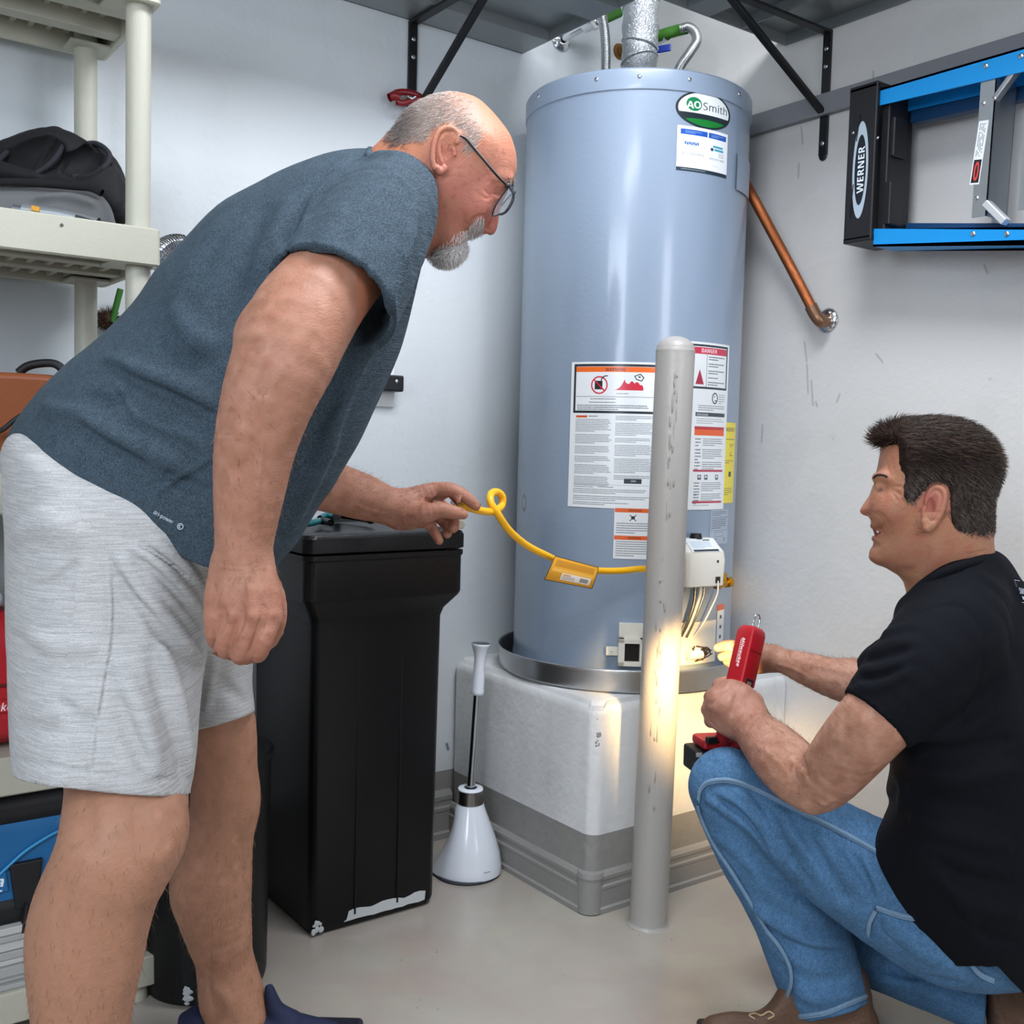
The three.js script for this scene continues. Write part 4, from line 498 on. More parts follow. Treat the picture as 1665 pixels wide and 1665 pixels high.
{ // blue and black bag, papers and boards on the lowest shelf
  const t = thing('tool_bag', 'blue and black tool bag on the lowest shelf', 'bag', [0.30, 0.20, -2.13]), blue = M(0x0b5f94, 0.55, { bumpMap: rep(fabricBump, 3, 3), bumpScale: 0.0006 }), blk = M(0x0a0b0e, 0.6), f = 0.115;
  part(t, 'body', new RoundedBoxGeometry(0.5, 0.22, 0.22, 5, 0.045).translate(-0.02, 0.11, 0), blue); part(t, 'top_cover', new RoundedBoxGeometry(0.49, 0.07, 0.225, 4, 0.03).translate(-0.02, 0.215, 0), blk); part(t, 'base', new RoundedBoxGeometry(0.51, 0.07, 0.232, 4, 0.03).translate(-0.02, 0.03, 0), blk);
  const S = (px, py, d = 0) => onPlane(px, py, 'z', -2.13 + f + d).sub(t.position);
  { const a = S(18, 1408), b = S(66, 1398), c = S(58, 1470), d = S(28, 1476), sh = new THREE.Shape([a, b, c, d].map((p) => new THREE.Vector2(p.x, p.y))); part(t, 'pocket', new THREE.ExtrudeGeometry(sh, { depth: 0.006, bevelEnabled: true, bevelSize: 0.003, bevelThickness: 0.003, bevelSegments: 2 }).translate(0, 0, f - 0.005), blk); }
  part(t, 'strap', bar(S(42, 1468, 0.004), S(36, 1515, 0.004), 0.022, 0.006, V(1, 0, 0), 0.002), blk);
  part(t, 'piping', tube([S(-20, 1440), S(10, 1412), S(40, 1385), S(75, 1362), S(105, 1346)], 0.003, 24, 6), M(0x2f8bc0, 0.5));
  { const e = S(11, 1437); part(t, 'lettering', new THREE.PlaneGeometry(0.12, 0.04).rotateZ(0.12).translate(e.x - 0.06, e.y, f + 0.001), M(0xffffff, 0.6, { map: canvasTex(256, 96, (x, w, h) => { x.fillStyle = '#0b5f94'; x.fillRect(0, 0, w, h); x.font = 'italic bold 66px sans-serif'; x.fillStyle = '#dbe9f2'; x.textAlign = 'right'; x.textBaseline = 'middle'; x.fillText('Makita', w - 10, h / 2, w - 14); x.fillRect(10, h - 12, w - 30, 7); }) }), 'white lettering'); }
  const rr = rng(6); let by = FLOORSHELF; for (let i = 0; i < 8; i++) { const h = 0.010 + 0.004 * (i % 3), b = new THREE.Mesh(new RoundedBoxGeometry(0.46 + 0.03 * rr(), h, 0.27, 1, 0.002), M(i % 2 ? 0xb9bab6 : 0xa2a4a2, 0.75)); b.position.set(0.25 + 0.02 * rr(), (by += h + 0.0006) - h / 2, -2.14 + 0.012 * rr()); b.rotation.y = 0.03 * (rr() - 0.5); b.name = numbered('board'); tag(b, ['lowest thin grey board in the stack under the blue bag', 'second grey board from the bottom under the blue bag', 'third grey board from the bottom under the blue bag', 'fourth grey board from the bottom under the blue bag', 'fifth grey board from the bottom under the blue bag', 'sixth grey board from the bottom under the blue bag', 'seventh grey board from the bottom under the blue bag', 'topmost thin grey board of the stack under the blue bag'][i], 'board', 'boards stacked on the lowest shelf'); scene.add(b); }
}
{ // black round bucket behind the man's legs
  const c = onPlane(334, 1590, 'y', 0), t = thing('bucket', 'black round bucket with a pale scuff behind the standing man', 'bucket', c.toArray());
  part(t, 'body', lathe([[0.001, 0], [0.105, 0], [0.118, 0.006], [0.121, 0.02], [0.124, 0.3], [0.126, 0.46], [0.13, 0.46], [0.13, 0.47], [0.124, 0.47]], 48), tankBlack); part(t, 'lid', lathe([[0.001, 0.476], [0.12, 0.476], [0.131, 0.474], [0.132, 0.462]].reverse(), 48), tankBlack);
  const rr = rng(14), u = [], a0 = Math.atan2(EYE.z - c.z, EYE.x - c.x); for (let i = 0; i < 16; i++) { const s = onPlane(284 + 16 * (rr() - 0.5), 1594 + 16 * (rr() - 0.5), 'z', c.z + 0.09).sub(c), a = a0 + 0.28 + 0.10 * (rr() - 0.5), y = 0.012 + 0.03 * rr(); u.push(new THREE.SphereGeometry(1, 7, 5).scale(0.0015, 0.003 + 0.006 * rr(), 0.003 + 0.006 * rr()).translate(0.1205 - (y < 0.02 ? 0.002 : 0), y, 0).rotateY(-a)); } part(t, 'scuff', join(u), M(0xb4b9ba, 0.7)).userData.kind = 'stuff';
}
// ---------------------------------------------------------------- soft shapes: distance fields meshed by surface nets
const smin = (a, b, k) => { const h = k - Math.abs(a - b); return h <= 0 ? Math.min(a, b) : Math.min(a, b) - h * h * 0.25 / k; };
const smax = (a, b, k) => -smin(-a, -b, k);
function spline(pts, n, closed = false) {   // centripetal-free Catmull-Rom through arrays of numbers
  const out = [], N = pts.length, P = (i) => (closed ? pts[(i + N) % N] : pts[clamp(i, 0, N - 1)]);
  for (let i = 0; i < (closed ? N : N - 1); i++) for (let s = 0; s < n; s++) {
    const t = s / n, a = P(i - 1), b = P(i), c = P(i + 1), d = P(i + 2);
    out.push(b.map((_, k) => 0.5 * (2 * b[k] + (c[k] - a[k]) * t + (2 * a[k] - 5 * b[k] + 4 * c[k] - d[k]) * t * t + (3 * b[k] - a[k] - 3 * c[k] + d[k]) * t * t * t)));
  }
  if (!closed) out.push(pts[N - 1]);
  return out;
}
// limb: stations [px, py, depth, radius in pixels]; flat squeezes the section along the depth
function limb(st, o = {}) {
  const S = spline(st, o.n ?? 4).map(([px, py, d, r]) => { const p = at(px, py, d); return [p.x, p.y, p.z, r * d / FPX]; }), fl = o.flat ?? 1;
  let c = V(0, 0, 0); S.forEach((s) => c.add(V(s[0], s[1], s[2]))); c.multiplyScalar(1 / S.length);
  let R = 0; S.forEach((s) => { R = Math.max(R, Math.hypot(s[0] - c.x, s[1] - c.y, s[2] - c.z) + s[3] * Math.max(1, fl)); });
  const g = (x, y, z) => {
    let best = 1e9;
    for (let i = 0; i + 1 < S.length; i++) {
      const a = S[i], b = S[i + 1], bx = b[0] - a[0], by = b[1] - a[1], bz = b[2] - a[2], L = bx * bx + by * by + bz * bz, t = clamp(((x - a[0]) * bx + (y - a[1]) * by + (z - a[2]) * bz) / L, 0, 1);
      let dx = x - a[0] - bx * t, dy = y - a[1] - by * t, dz = z - a[2] - bz * t;
      if (fl !== 1) { const w = dx * FW.x + dy * FW.y + dz * FW.z, k = w / fl - w; dx += FW.x * k; dy += FW.y * k; dz += FW.z * k; }
      const d = Math.sqrt(dx * dx + dy * dy + dz * dz) - (a[3] + (b[3] - a[3]) * t);
      if (d < best) best = d;
    }
    return best;
  };
  g.c = c; g.R = R; g.S = S; return g;
}
const ball = (px, py, d, r, sc) => { const c = at(px, py, d); const R = r * d / FPX; const g = sc ? (x, y, z) => { const q = V(x, y, z).sub(c), u = q.dot(RT) / sc[0], v = q.dot(DN) / sc[1], w = q.dot(FW) / sc[2]; return (Math.sqrt(u * u + v * v + w * w) - R) * Math.min(...sc); } : (x, y, z) => Math.hypot(x - c.x, y - c.y, z - c.z) - R; g.c = c; g.R = R * Math.max(...(sc ?? [1])); return g; };
// body with a traced side outline and a real, rounded thickness: px outline, mid depth z0, half thickness W (m), rounding reach R (px)
function bulk(poly, o) {
  const P = spline(poly, o.n ?? 5, true), st = o.step ?? 2, mg = 24, xs = P.map((p) => p[0]), ys = P.map((p) => p[1]), x0 = Math.min(...xs) - mg, y0 = Math.min(...ys) - mg, w = Math.ceil((Math.max(...xs) + mg - x0) / st) + 1, h = Math.ceil((Math.max(...ys) + mg - y0) / st) + 1;
  let D = new Float32Array(w * h);
  for (let j = 0; j < h; j++) for (let i = 0; i < w; i++) {
    const X = x0 + i * st, Y = y0 + j * st; let m = 1e18, inside = false;
    for (let k = 0, l = P.length - 1; k < P.length; l = k++) {
      const ax = P[l][0], ay = P[l][1], bx = P[k][0] - ax, by = P[k][1] - ay, t = clamp(((X - ax) * bx + (Y - ay) * by) / (bx * bx + by * by || 1), 0, 1), dx = X - ax - bx * t, dy = Y - ay - by * t;
      m = Math.min(m, dx * dx + dy * dy); if ((P[k][1] > Y) !== (P[l][1] > Y) && X < (P[l][0] - P[k][0]) * (Y - P[k][1]) / (P[l][1] - P[k][1]) + P[k][0]) inside = !inside;
    }
    D[j * w + i] = Math.sqrt(m) * (inside ? 1 : -1);
  }
  const b = Math.max(1, Math.round((o.blur ?? o.R * 0.25) / st)), blur = (A) => { const T = new Float32Array(w * h), U = new Float32Array(w * h); for (let j = 0; j < h; j++) for (let i = 0; i < w; i++) { let s = 0; for (let k = -b; k <= b; k++) s += A[j * w + clamp(i + k, 0, w - 1)]; T[j * w + i] = s / (2 * b + 1); } for (let j = 0; j < h; j++) for (let i = 0; i < w; i++) { let s = 0; for (let k = -b; k <= b; k++) s += T[clamp(j + k, 0, h - 1) * w + i]; U[j * w + i] = s / (2 * b + 1); } return U; };
  const E = blur(blur(D)); for (let i = 0; i < D.length; i++) D[i] = lerp(D[i], E[i], sstep(0, b * st * 1.6, D[i]));
  const R = o.R, W = o.W, pw = o.p ?? 2, z0 = o.z0, zf = Array.isArray(z0) ? planeZ(z0) : typeof z0 === 'function' ? z0 : () => z0, Wf = typeof W === 'function' ? W : () => W;
  const g = (x, y, z, px, py, pz) => {
    let u = (px - x0) / st, v = (py - y0) / st, out = 0; const cu = clamp(u, 0, w - 1.001), cv = clamp(v, 0, h - 1.001); if (cu !== u || cv !== v) out = Math.hypot(u - cu, v - cv) * st; u = cu; v = cv;
    const i = u | 0, j = v | 0, a = u - i, c = v - j, k = j * w + i, d = lerp(lerp(D[k], D[k + 1], a), lerp(D[k + w], D[k + w + 1], a), c) - out;
    const q = Math.max(0, 1 - d / R), zc = zf(px, py), t = Math.abs(pz - zc) / Wf(px, py, pz - zc), m = pz / FPX * R;
    return ((pw === 2 ? Math.sqrt(q * q + t * t) : Math.pow(Math.pow(q, pw) + Math.pow(t, pw), 1 / pw)) - 1) * Math.min(m, Wf(px, py, pz - zc)) * 0.9;
  };
  g.dist = (px, py) => { const i = clamp(Math.round((px - x0) / st), 0, w - 1), j = clamp(Math.round((py - y0) / st), 0, h - 1); return D[j * w + i] - (px < x0 || py < y0 || px > x0 + w * st || py > y0 + h * st ? 50 : 0); };
  return g;
}
function planeZ([a, b, c]) { const D = (b[0] - a[0]) * (c[1] - a[1]) - (c[0] - a[0]) * (b[1] - a[1]), gx = ((b[2] - a[2]) * (c[1] - a[1]) - (c[2] - a[2]) * (b[1] - a[1])) / D, gy = ((b[0] - a[0]) * (c[2] - a[2]) - (c[0] - a[0]) * (b[2] - a[2])) / D; return (px, py) => a[2] + gx * (px - a[0]) + gy * (py - a[1]); }
// half space: through three [px, py, depth] points, keeping the side of `keep`
function half(pts, keep) { const [a, b, c] = pts.map((p) => at(...p)), k = at(...keep), n = b.clone().sub(a).cross(c.clone().sub(a)).normalize(); if (n.dot(k.clone().sub(a)) > 0) n.negate(); const d = n.dot(a); return (x, y, z) => n.x * x + n.y * y + n.z * z - d; }
const PJ = [0, 0, 0];
function toPx(x, y, z) { const qx = x - EYE.x, qy = y - EYE.y, qz = z - EYE.z, w = qx * FW.x + qy * FW.y + qz * FW.z, s = FPX / w; PJ[0] = (qx * RT.x + qy * RT.y + qz * RT.z) * s + MID; PJ[1] = (qx * DN.x + qy * DN.y + qz * DN.z) * s + MID; PJ[2] = w; }
// blend of shapes: items [shape, k] are added, [shape, k, 'cut'] carved away, [shape, k, 'keep'] intersected; creases displace the result
function blend(items, creases = []) {
  const cr = creases, H = new Map(), cs = 0.05;
  const f = (x, y, z) => {
    toPx(x, y, z); const px = PJ[0], py = PJ[1], pz = PJ[2]; let d = 1e9;
    for (let i = 0; i < items.length; i++) {
      const [g, k, op] = items[i];
      if (g.c && !op) { const e = Math.hypot(x - g.c.x, y - g.c.y, z - g.c.z) - g.R; if (e > d + k && d < 1e8) continue; if (e > 0.25) { d = Math.min(d, e + 0.02); continue; } }
      else if (g.c && op === 'cut') { const e = Math.hypot(x - g.c.x, y - g.c.y, z - g.c.z) - g.R; if (e > k + 0.03) continue; }
      const v = g(x, y, z, px, py, pz);
      d = d > 1e8 ? v : op === 'cut' ? smax(d, -v, k) : op === 'keep' ? smax(d, v, k) : smin(d, v, k);
    }
    if (Math.abs(d) < 0.03 && H.size) {
      const L = H.get(Math.floor(x / cs) + ',' + Math.floor(y / cs) + ',' + Math.floor(z / cs));
      if (L) { const W = {}; for (const s of L) { const dx = s[3] - s[0], dy = s[4] - s[1], dz = s[5] - s[2], t = clamp(((x - s[0]) * dx + (y - s[1]) * dy + (z - s[2]) * dz) / (dx * dx + dy * dy + dz * dz || 1e-9), 0, 1), e = Math.hypot(x - s[0] - dx * t, y - s[1] - dy * t, z - s[2] - dz * t), w = lerp(s[6], s[7], t), v = s[8] * Math.exp(-(e * e) / (w * w)) * lerp(s[9], s[10], t); const o = W[s[11]] ?? 0; if (Math.abs(v) > Math.abs(o)) W[s[11]] = v; } for (const k in W) d -= W[k]; }
    }
    return d;
  };
  f.cast = (px, py, from = 1.0, to = 3) => { const r = dirOf(px, py); let z = from; for (let i = 0; i < 90; i++) { const d = f(EYE.x + r.x * z, EYE.y + r.y * z, EYE.z + r.z * z); if (d < 0.0006) return at(px, py, z); z += Math.max(0.0006, d * 0.7); if (z > to) break; } return null; };
  // crease: [points px], width m, height m (negative carves)
  f.crease = (pts, w, h, taper = 1) => {
    const S = spline(pts, 5), Q = S.map(([px, py]) => f.cast(px, py)), id = f.nc = (f.nc ?? 0) + 1; const segs = [];
    for (let i = 0; i + 1 < Q.length; i++) if (Q[i] && Q[i + 1] && Q[i].distanceTo(Q[i + 1]) < 0.08) { const e = (k) => (taper ? Math.pow(Math.sin(Math.PI * clamp((k + 0.15) / (Q.length - 0.7), 0, 1)), 0.6) : 1); segs.push([Q[i].x, Q[i].y, Q[i].z, Q[i + 1].x, Q[i + 1].y, Q[i + 1].z, w, w, h, e(i), e(i + 1), id]); }
    (f.pending ??= []).push(...segs);
  };
  f.commit = () => { for (const s of f.pending ?? []) { const m = Math.max(s[6], s[7]) * 2.4, lo = [0, 1, 2].map((k) => Math.floor((Math.min(s[k], s[k + 3]) - m) / cs)), hi = [0, 1, 2].map((k) => Math.floor((Math.max(s[k], s[k + 3]) + m) / cs)); for (let i = lo[0]; i <= hi[0]; i++) for (let j = lo[1]; j <= hi[1]; j++) for (let k = lo[2]; k <= hi[2]; k++) { const key = i + ',' + j + ',' + k; (H.get(key) ?? H.set(key, []).get(key)).push(s); } } f.pending = []; return f; };
  return f;
}
function nets(f, lo, hi, h) {   // sparse surface nets between two corners
  const B = 8, ids = new Map(), pos = [], idx = [], nx = Math.ceil((hi[0] - lo[0]) / h / B), ny = Math.ceil((hi[1] - lo[1]) / h / B), nz = Math.ceil((hi[2] - lo[2]) / h / B), N = B + 1, blocks = [], diag = B * h * 0.866 * 1.7;
  const val = new Float32Array(N * N * N), key = (i, j, k) => (i * 4096 + j) * 4096 + k;
  const E = [[0, 0, 0, 1, 0, 0], [0, 1, 0, 1, 1, 0], [0, 0, 1, 1, 0, 1], [0, 1, 1, 1, 1, 1], [0, 0, 0, 0, 1, 0], [1, 0, 0, 1, 1, 0], [0, 0, 1, 0, 1, 1], [1, 0, 1, 1, 1, 1], [0, 0, 0, 0, 0, 1], [1, 0, 0, 1, 0, 1], [0, 1, 0, 0, 1, 1], [1, 1, 0, 1, 1, 1]];
  const at3 = (i, j, k) => val[(i * N + j) * N + k], quads = [];
  for (let bi = 0; bi < nx; bi++) for (let bj = 0; bj < ny; bj++) for (let bk = 0; bk < nz; bk++) {
    const X = lo[0] + bi * B * h, Y = lo[1] + bj * B * h, Z = lo[2] + bk * B * h;
    if (Math.abs(f(X + B * h / 2, Y + B * h / 2, Z + B * h / 2)) > diag) continue;
    for (let i = 0; i < N; i++) for (let j = 0; j < N; j++) for (let k = 0; k < N; k++) val[(i * N + j) * N + k] = f(X + i * h, Y + j * h, Z + k * h);
    for (let i = 0; i < B; i++) for (let j = 0; j < B; j++) for (let k = 0; k < B; k++) {
      let m = 0; for (let c = 0; c < 8; c++) if (at3(i + (c & 1), j + ((c >> 1) & 1), k + (c >> 2)) < 0) m++;
      const gi = bi * B + i, gj = bj * B + j, gk = bk * B + k;
      if (m > 0 && m < 8) {
        let sx = 0, sy = 0, sz = 0, n = 0; for (const e of E) { const a = at3(i + e[0], j + e[1], k + e[2]), b = at3(i + e[3], j + e[4], k + e[5]); if (a < 0 !== b < 0) { const t = a / (a - b); sx += e[0] + (e[3] - e[0]) * t; sy += e[1] + (e[4] - e[1]) * t; sz += e[2] + (e[5] - e[2]) * t; n++; } }
        ids.set(key(gi, gj, gk), pos.length / 3); pos.push(X + (i + sx / n) * h, Y + (j + sy / n) * h, Z + (k + sz / n) * h);
        const o = at3(i, j, k) < 0; if (o !== at3(i + 1, j, k) < 0) quads.push(0, gi, gj, gk, o); if (o !== at3(i, j + 1, k) < 0) quads.push(1, gi, gj, gk, o); if (o !== at3(i, j, k + 1) < 0) quads.push(2, gi, gj, gk, o);
      }
    }
  }
  for (let q = 0; q < quads.length; q += 5) {
    const [ax, i, j, k, o] = [quads[q], quads[q + 1], quads[q + 2], quads[q + 3], quads[q + 4]], s = ax === 0 ? [[0, 0, 0], [0, -1, 0], [0, -1, -1], [0, 0, -1]] : ax === 1 ? [[0, 0, 0], [0, 0, -1], [-1, 0, -1], [-1, 0, 0]] : [[0, 0, 0], [-1, 0, 0], [-1, -1, 0], [0, -1, 0]];
    const v = s.map((d) => ids.get(key(i + d[0], j + d[1], k + d[2]))); if (v.includes(undefined)) continue;
    o ? idx.push(v[0], v[1], v[2], v[0], v[2], v[3]) : idx.push(v[0], v[2], v[1], v[0], v[3], v[2]);
  }
  return { pos, idx };
}
const SAG = V(RT.x, 0, RT.z).normalize(), LAT = V(-SAG.z, 0, SAG.x);
// mesh a field over boxes [lo, hi, cell]; normals from the field, uv in metres along the body's own planes, optional vertex colours
function soft(f, boxes, o = {}) {
  const P = [], Nn = [], U = [], C = [], I = [];
  for (const [lo, hi, h] of boxes) {
    const m = nets(f, lo, hi, h), base = P.length / 3, e = h * 0.6;
    for (let i = 0; i < m.pos.length; i += 3) {
      let x = m.pos[i], y = m.pos[i + 1], z = m.pos[i + 2];
      let a = f(x + e, y, z) - f(x - e, y, z), b = f(x, y + e, z) - f(x, y - e, z), c = f(x, y, z + e) - f(x, y, z - e), L = Math.hypot(a, b, c) || 1; const d = f(x, y, z), s = clamp(d * 2 * e / L, -h, h) * 0.8; a /= L; b /= L; c /= L; x -= a * s; y -= b * s; z -= c * s;
      P.push(x, y, z); Nn.push(a, b, c); const q = x * LAT.x + z * LAT.z, u = x * SAG.x + z * SAG.z; U.push(u + 0.6 * q * (o.uk ?? 0.2), y + 0.35 * q * (o.uk ?? 0.2));
      if (o.color) { const k = o.color(x, y, z, a, b, c); C.push(k[0], k[1], k[2]); }
    }
    for (const k of m.idx) I.push(base + k);
  }
  const g = new THREE.BufferGeometry(); g.setAttribute('position', new THREE.Float32BufferAttribute(P, 3)); g.setAttribute('normal', new THREE.Float32BufferAttribute(Nn, 3)); g.setAttribute('uv', new THREE.Float32BufferAttribute(U, 2)); if (o.color) g.setAttribute('color', new THREE.Float32BufferAttribute(C, 3)); g.setIndex(I); return g;
}
// box round pixel/depth corners
function span3(pts, m = 0.02) { const lo = [9, 9, 9], hi = [-9, -9, -9]; for (const p of pts) { const q = at(...p); ['x', 'y', 'z'].forEach((k, i) => { lo[i] = Math.min(lo[i], q[k] - m); hi[i] = Math.max(hi[i], q[k] + m); }); } return [lo, hi]; }
const boxPx = (x0, y0, x1, y1, d0, d1) => { const p = []; for (const x of [x0, x1]) for (const y of [y0, y1]) for (const d of [d0, d1]) p.push([x, y, d]); return span3(p); };
// hair: tapered strands rooted on a mesh where root(p, n) gives [density, length, thickness, direction, colour] or null
function strands(geo, root, count, seed, seg = 2) {
  const p = geo.attributes.position, n = geo.attributes.normal, ix = geo.index.array, rr = rng(seed), tri = ix.length / 3, area = new Float32Array(tri); let sum = 0; const a = V(0, 0, 0), b = V(0, 0, 0), c = V(0, 0, 0), N = V(0, 0, 0);
  for (let t = 0; t < tri; t++) { a.fromBufferAttribute(p, ix[3 * t]); b.fromBufferAttribute(p, ix[3 * t + 1]); c.fromBufferAttribute(p, ix[3 * t + 2]); const m = a.clone().add(b).add(c).multiplyScalar(1 / 3); N.fromBufferAttribute(n, ix[3 * t]); const q = root(m, N, rr, true); area[t] = q ? q[0] * b.clone().sub(a).cross(c.clone().sub(a)).length() : 0; sum += area[t]; }
  const P = [], C = [], I = []; let acc = 0, t = 0; if (!sum) return null;
  for (let i = 0; i < count; i++) {
    const want = (i + rr()) / count * sum; while (t < tri - 1 && acc + area[t] < want) acc += area[t++];
    if (!area[t]) continue; let u = rr(), v = rr(); if (u + v > 1) { u = 1 - u; v = 1 - v; }
    a.fromBufferAttribute(p, ix[3 * t]); b.fromBufferAttribute(p, ix[3 * t + 1]); c.fromBufferAttribute(p, ix[3 * t + 2]); const o = a.clone().addScaledVector(b.clone().sub(a), u).addScaledVector(c.clone().sub(a), v); N.fromBufferAttribute(n, ix[3 * t]);
    const q = root(o, N, rr, false); if (!q) continue; const [, len, th, dir, col] = q, s = dir.clone().cross(N); if (s.lengthSq() < 1e-6) s.set(1, 0, 0); s.normalize(); const w = s.clone().cross(dir).normalize(), base = P.length / 3;
    for (let k = 0; k <= seg; k++) { const f = k / seg, m = o.clone().addScaledVector(dir, len * f).addScaledVector(N, -len * 0.25 * f * f), r = th * (1 - f * 0.85); for (let j = 0; j < 3; j++) { const g = j * 2.0944; m.clone().addScaledVector(s, Math.cos(g) * r).addScaledVector(w, Math.sin(g) * r).toArray(P, P.length); C.push(...col); } if (k) for (let j = 0; j < 3; j++) { const A = base + (k - 1) * 3 + j, B2 = base + (k - 1) * 3 + (j + 1) % 3; I.push(A, B2, A + 3, B2, B2 + 3, A + 3); } }
  }
  const g = new THREE.BufferGeometry(); g.setAttribute('position', new THREE.Float32BufferAttribute(P, 3)); g.setAttribute('color', new THREE.Float32BufferAttribute(C, 3)); g.setIndex(I); g.computeVertexNormals(); return g;
}
const lin = (hex) => new THREE.Color(hex).toArray();
const mix3 = (a, b, t) => [lerp(a[0], b[0], t), lerp(a[1], b[1], t), lerp(a[2], b[2], t)];
const poreTex = noiseTex(256, (u, v) => 0.55 * tfbm(u, v, 64, 2, 21) + 0.45 * tfbm(u, v, 16, 2, 23));
const skinMat = new THREE.MeshPhysicalMaterial({ color: 0xffffff, vertexColors: true, roughness: 0.52, bumpMap: rep(poreTex, 9, 9), bumpScale: 0.0007, specularIntensity: 0.6 });
const hairMat = new THREE.MeshPhysicalMaterial({ color: 0xffffff, vertexColors: true, roughness: 0.55, specularIntensity: 0.5 });
// ---------------------------------------------------------------- the older man, standing and leaning over
{
  const root = thing('person', 'grey-bearded man in glasses, grey shirt and pale shorts leaning over with the yellow hose', 'person', [0, 0, 0]);
  const base = at(290, 1800, 1.7); root.position.set(base.x, 0, base.z); const off = root.position.clone();
  const add = (name, g, m, label, parent = root) => { if (!g) return null; g.translate(-off.x, -off.y, -off.z); return part(parent, name, g, m, label); };
  const ZH = 1.68;
  // --- skin
  const Whead = (px, py) => { const v = (px - 760) * -0.643 + (py - 200) * 0.766, u = (px - 760) * 0.766 + (py - 200) * 0.643; return lerp(0.079, 0.055, sstep(70, 205, v)) * lerp(1, 0.86, sstep(30, 90, u)); };
  const head = bulk([[626, 225], [642, 210], [648, 198], [659, 183], [671, 171], [690, 160], [711, 152], [735, 148.5], [760, 152.5], [779, 161], [795, 175], [812, 194], [828.5, 217], [837, 240], [840.5, 263], [839, 282], [833, 297], [826, 307], [819, 318], [809, 332], [798, 346], [789, 359], [785, 370], [780, 378], [770, 385], [764, 384], [762, 378], [759, 390], [755, 396], [755, 405], [748, 415], [736, 421], [720, 421], [705, 413], [694, 402], [678, 398], [650, 370], [622, 310], [612, 258]], { z0: ZH, W: Whead, R: 66, p: 2.15, blur: 12, n: 6 });
  const nose = bulk([[825, 309], [819, 324], [812, 344], [810, 357], [808.5, 370], [803, 380.5], [795, 382], [787, 376], [781, 366], [788, 348], [803, 322]], { z0: ZH, W: (px, py) => lerp(0.011, 0.0205, sstep(320, 366, py)), R: 13, blur: 3, p: 1.8 });
  const ear = bulk([[726, 206], [717, 210], [709, 219], [703, 236], [700.5, 258], [703, 275], [710, 283], [716, 285], [724, 279], [730, 267], [733, 252], [742, 236], [746, 224], [742, 213], [735, 207]], { z0: [[700, 245, ZH - 0.092], [745, 225, ZH - 0.074], [715, 285, ZH - 0.082]], W: 0.0075, R: 7, blur: 2 });
  const eD = (px) => lerp(ZH - 0.102, ZH - 0.082, (px - 700) / 45);
  const helix = limb([[742, 232], [744, 222], [738, 211], [726, 208], [713, 215], [705, 235], [703, 258], [706, 272]].map(([x, y]) => [x, y, eD(x), 4.6]));
  const anti = limb([[734, 222], [724, 219], [716, 232], [714, 250], [718, 264]].map(([x, y]) => [x, y, eD(x) + 0.002, 3.6])), tragus = limb([[737, 244], [738, 252]].map(([x, y]) => [x, y, eD(x) + 0.002, 4.5])), lobe = limb([[711, 274], [716, 279], [722, 274]].map(([x, y]) => [x, y, eD(x) + 0.003, 6]));
  const concha = ball(727, 244, ZH - 0.094, 10.5, [0.85, 1.35, 1.1]);
  const neck = limb([[735, 290, ZH, 62], [690, 300, ZH, 74], [650, 320, ZH, 82], [600, 370, ZH, 90]]);
  const nearArm = limb([[632, 352, 1.57, 60], [582, 408, 1.50, 70], [528, 470, 1.43, 77], [490, 522, 1.39, 84], [463, 582, 1.36, 82], [438, 642, 1.355, 75], [416, 720, 1.36, 66], [405, 800, 1.37, 57], [398, 870, 1.38, 48], [394, 915, 1.38, 45]], { n: 3 });
  const elbow = ball(412, 545, 1.365, 27, [1, 1.2, 0.8]);
  const F1 = (a) => limb(a, { n: 3 });
  const palm1 = [[362, 372], [385, 400], [405, 428], [424, 446]].map(([a], i) => F1([[[368, 386, 404, 420][i], 918, 1.383, 25], [[356, 381, 410, 434][i], 965, [1.378, 1.366, 1.362, 1.372][i], 23], [[350, 379, 411, 440][i], 1004, [1.376, 1.362, 1.358, 1.37][i], 18.5]]));
  const fing1 = [
    F1([[350, 1004, 1.374, 17.5], [348, 1030, 1.372, 14.5], [352, 1044, 1.388, 13], [362, 1040, 1.412, 12], [372, 1022, 1.42, 11]]), F1([[379, 1004, 1.361, 18], [367, 1040, 1.357, 15.5], [367, 1058, 1.372, 14], [376, 1052, 1.406, 13], [388, 1028, 1.418, 12]]),
    F1([[411, 1004, 1.357, 18.5], [395, 1046, 1.352, 16], [390, 1067, 1.366, 14.5], [400, 1060, 1.404, 13.5], [408, 1032, 1.418, 12]]), F1([[440, 1002, 1.368, 18], [428, 1040, 1.36, 16.5], [418, 1063, 1.37, 14.5], [424, 1058, 1.40, 13.5], [430, 1034, 1.414, 12]])];
  const thumb1 = F1([[424, 930, 1.395, 22], [446, 970, 1.402, 18], [450, 1010, 1.405, 15.5], [440, 1040, 1.41, 13]]);
  // far arm and the hand that holds the hose
  const farArm = limb([[590, 430, 1.86, 50], [520, 640, 1.91, 50], [470, 772, 1.90, 48], [520, 786, 1.93, 44], [561, 799, 1.96, 40], [587, 807, 1.975, 38], [613, 816, 1.985, 33.5], [636, 824, 1.995, 31], [657, 828, 2.0, 30]], { n: 3 });
  const palm2 = [F1([[650, 822, 2.0, 24], [682, 810, 2.01, 21], [706, 799, 2.015, 15.5]]), F1([[650, 828, 2.01, 25], [682, 822, 2.03, 22], [704, 812, 2.038, 16]]), F1([[650, 834, 2.015, 25], [678, 834, 2.035, 22], [698, 826, 2.045, 16]]), F1([[652, 838, 2.0, 22], [672, 842, 2.01, 18], [692, 838, 2.03, 15]])];
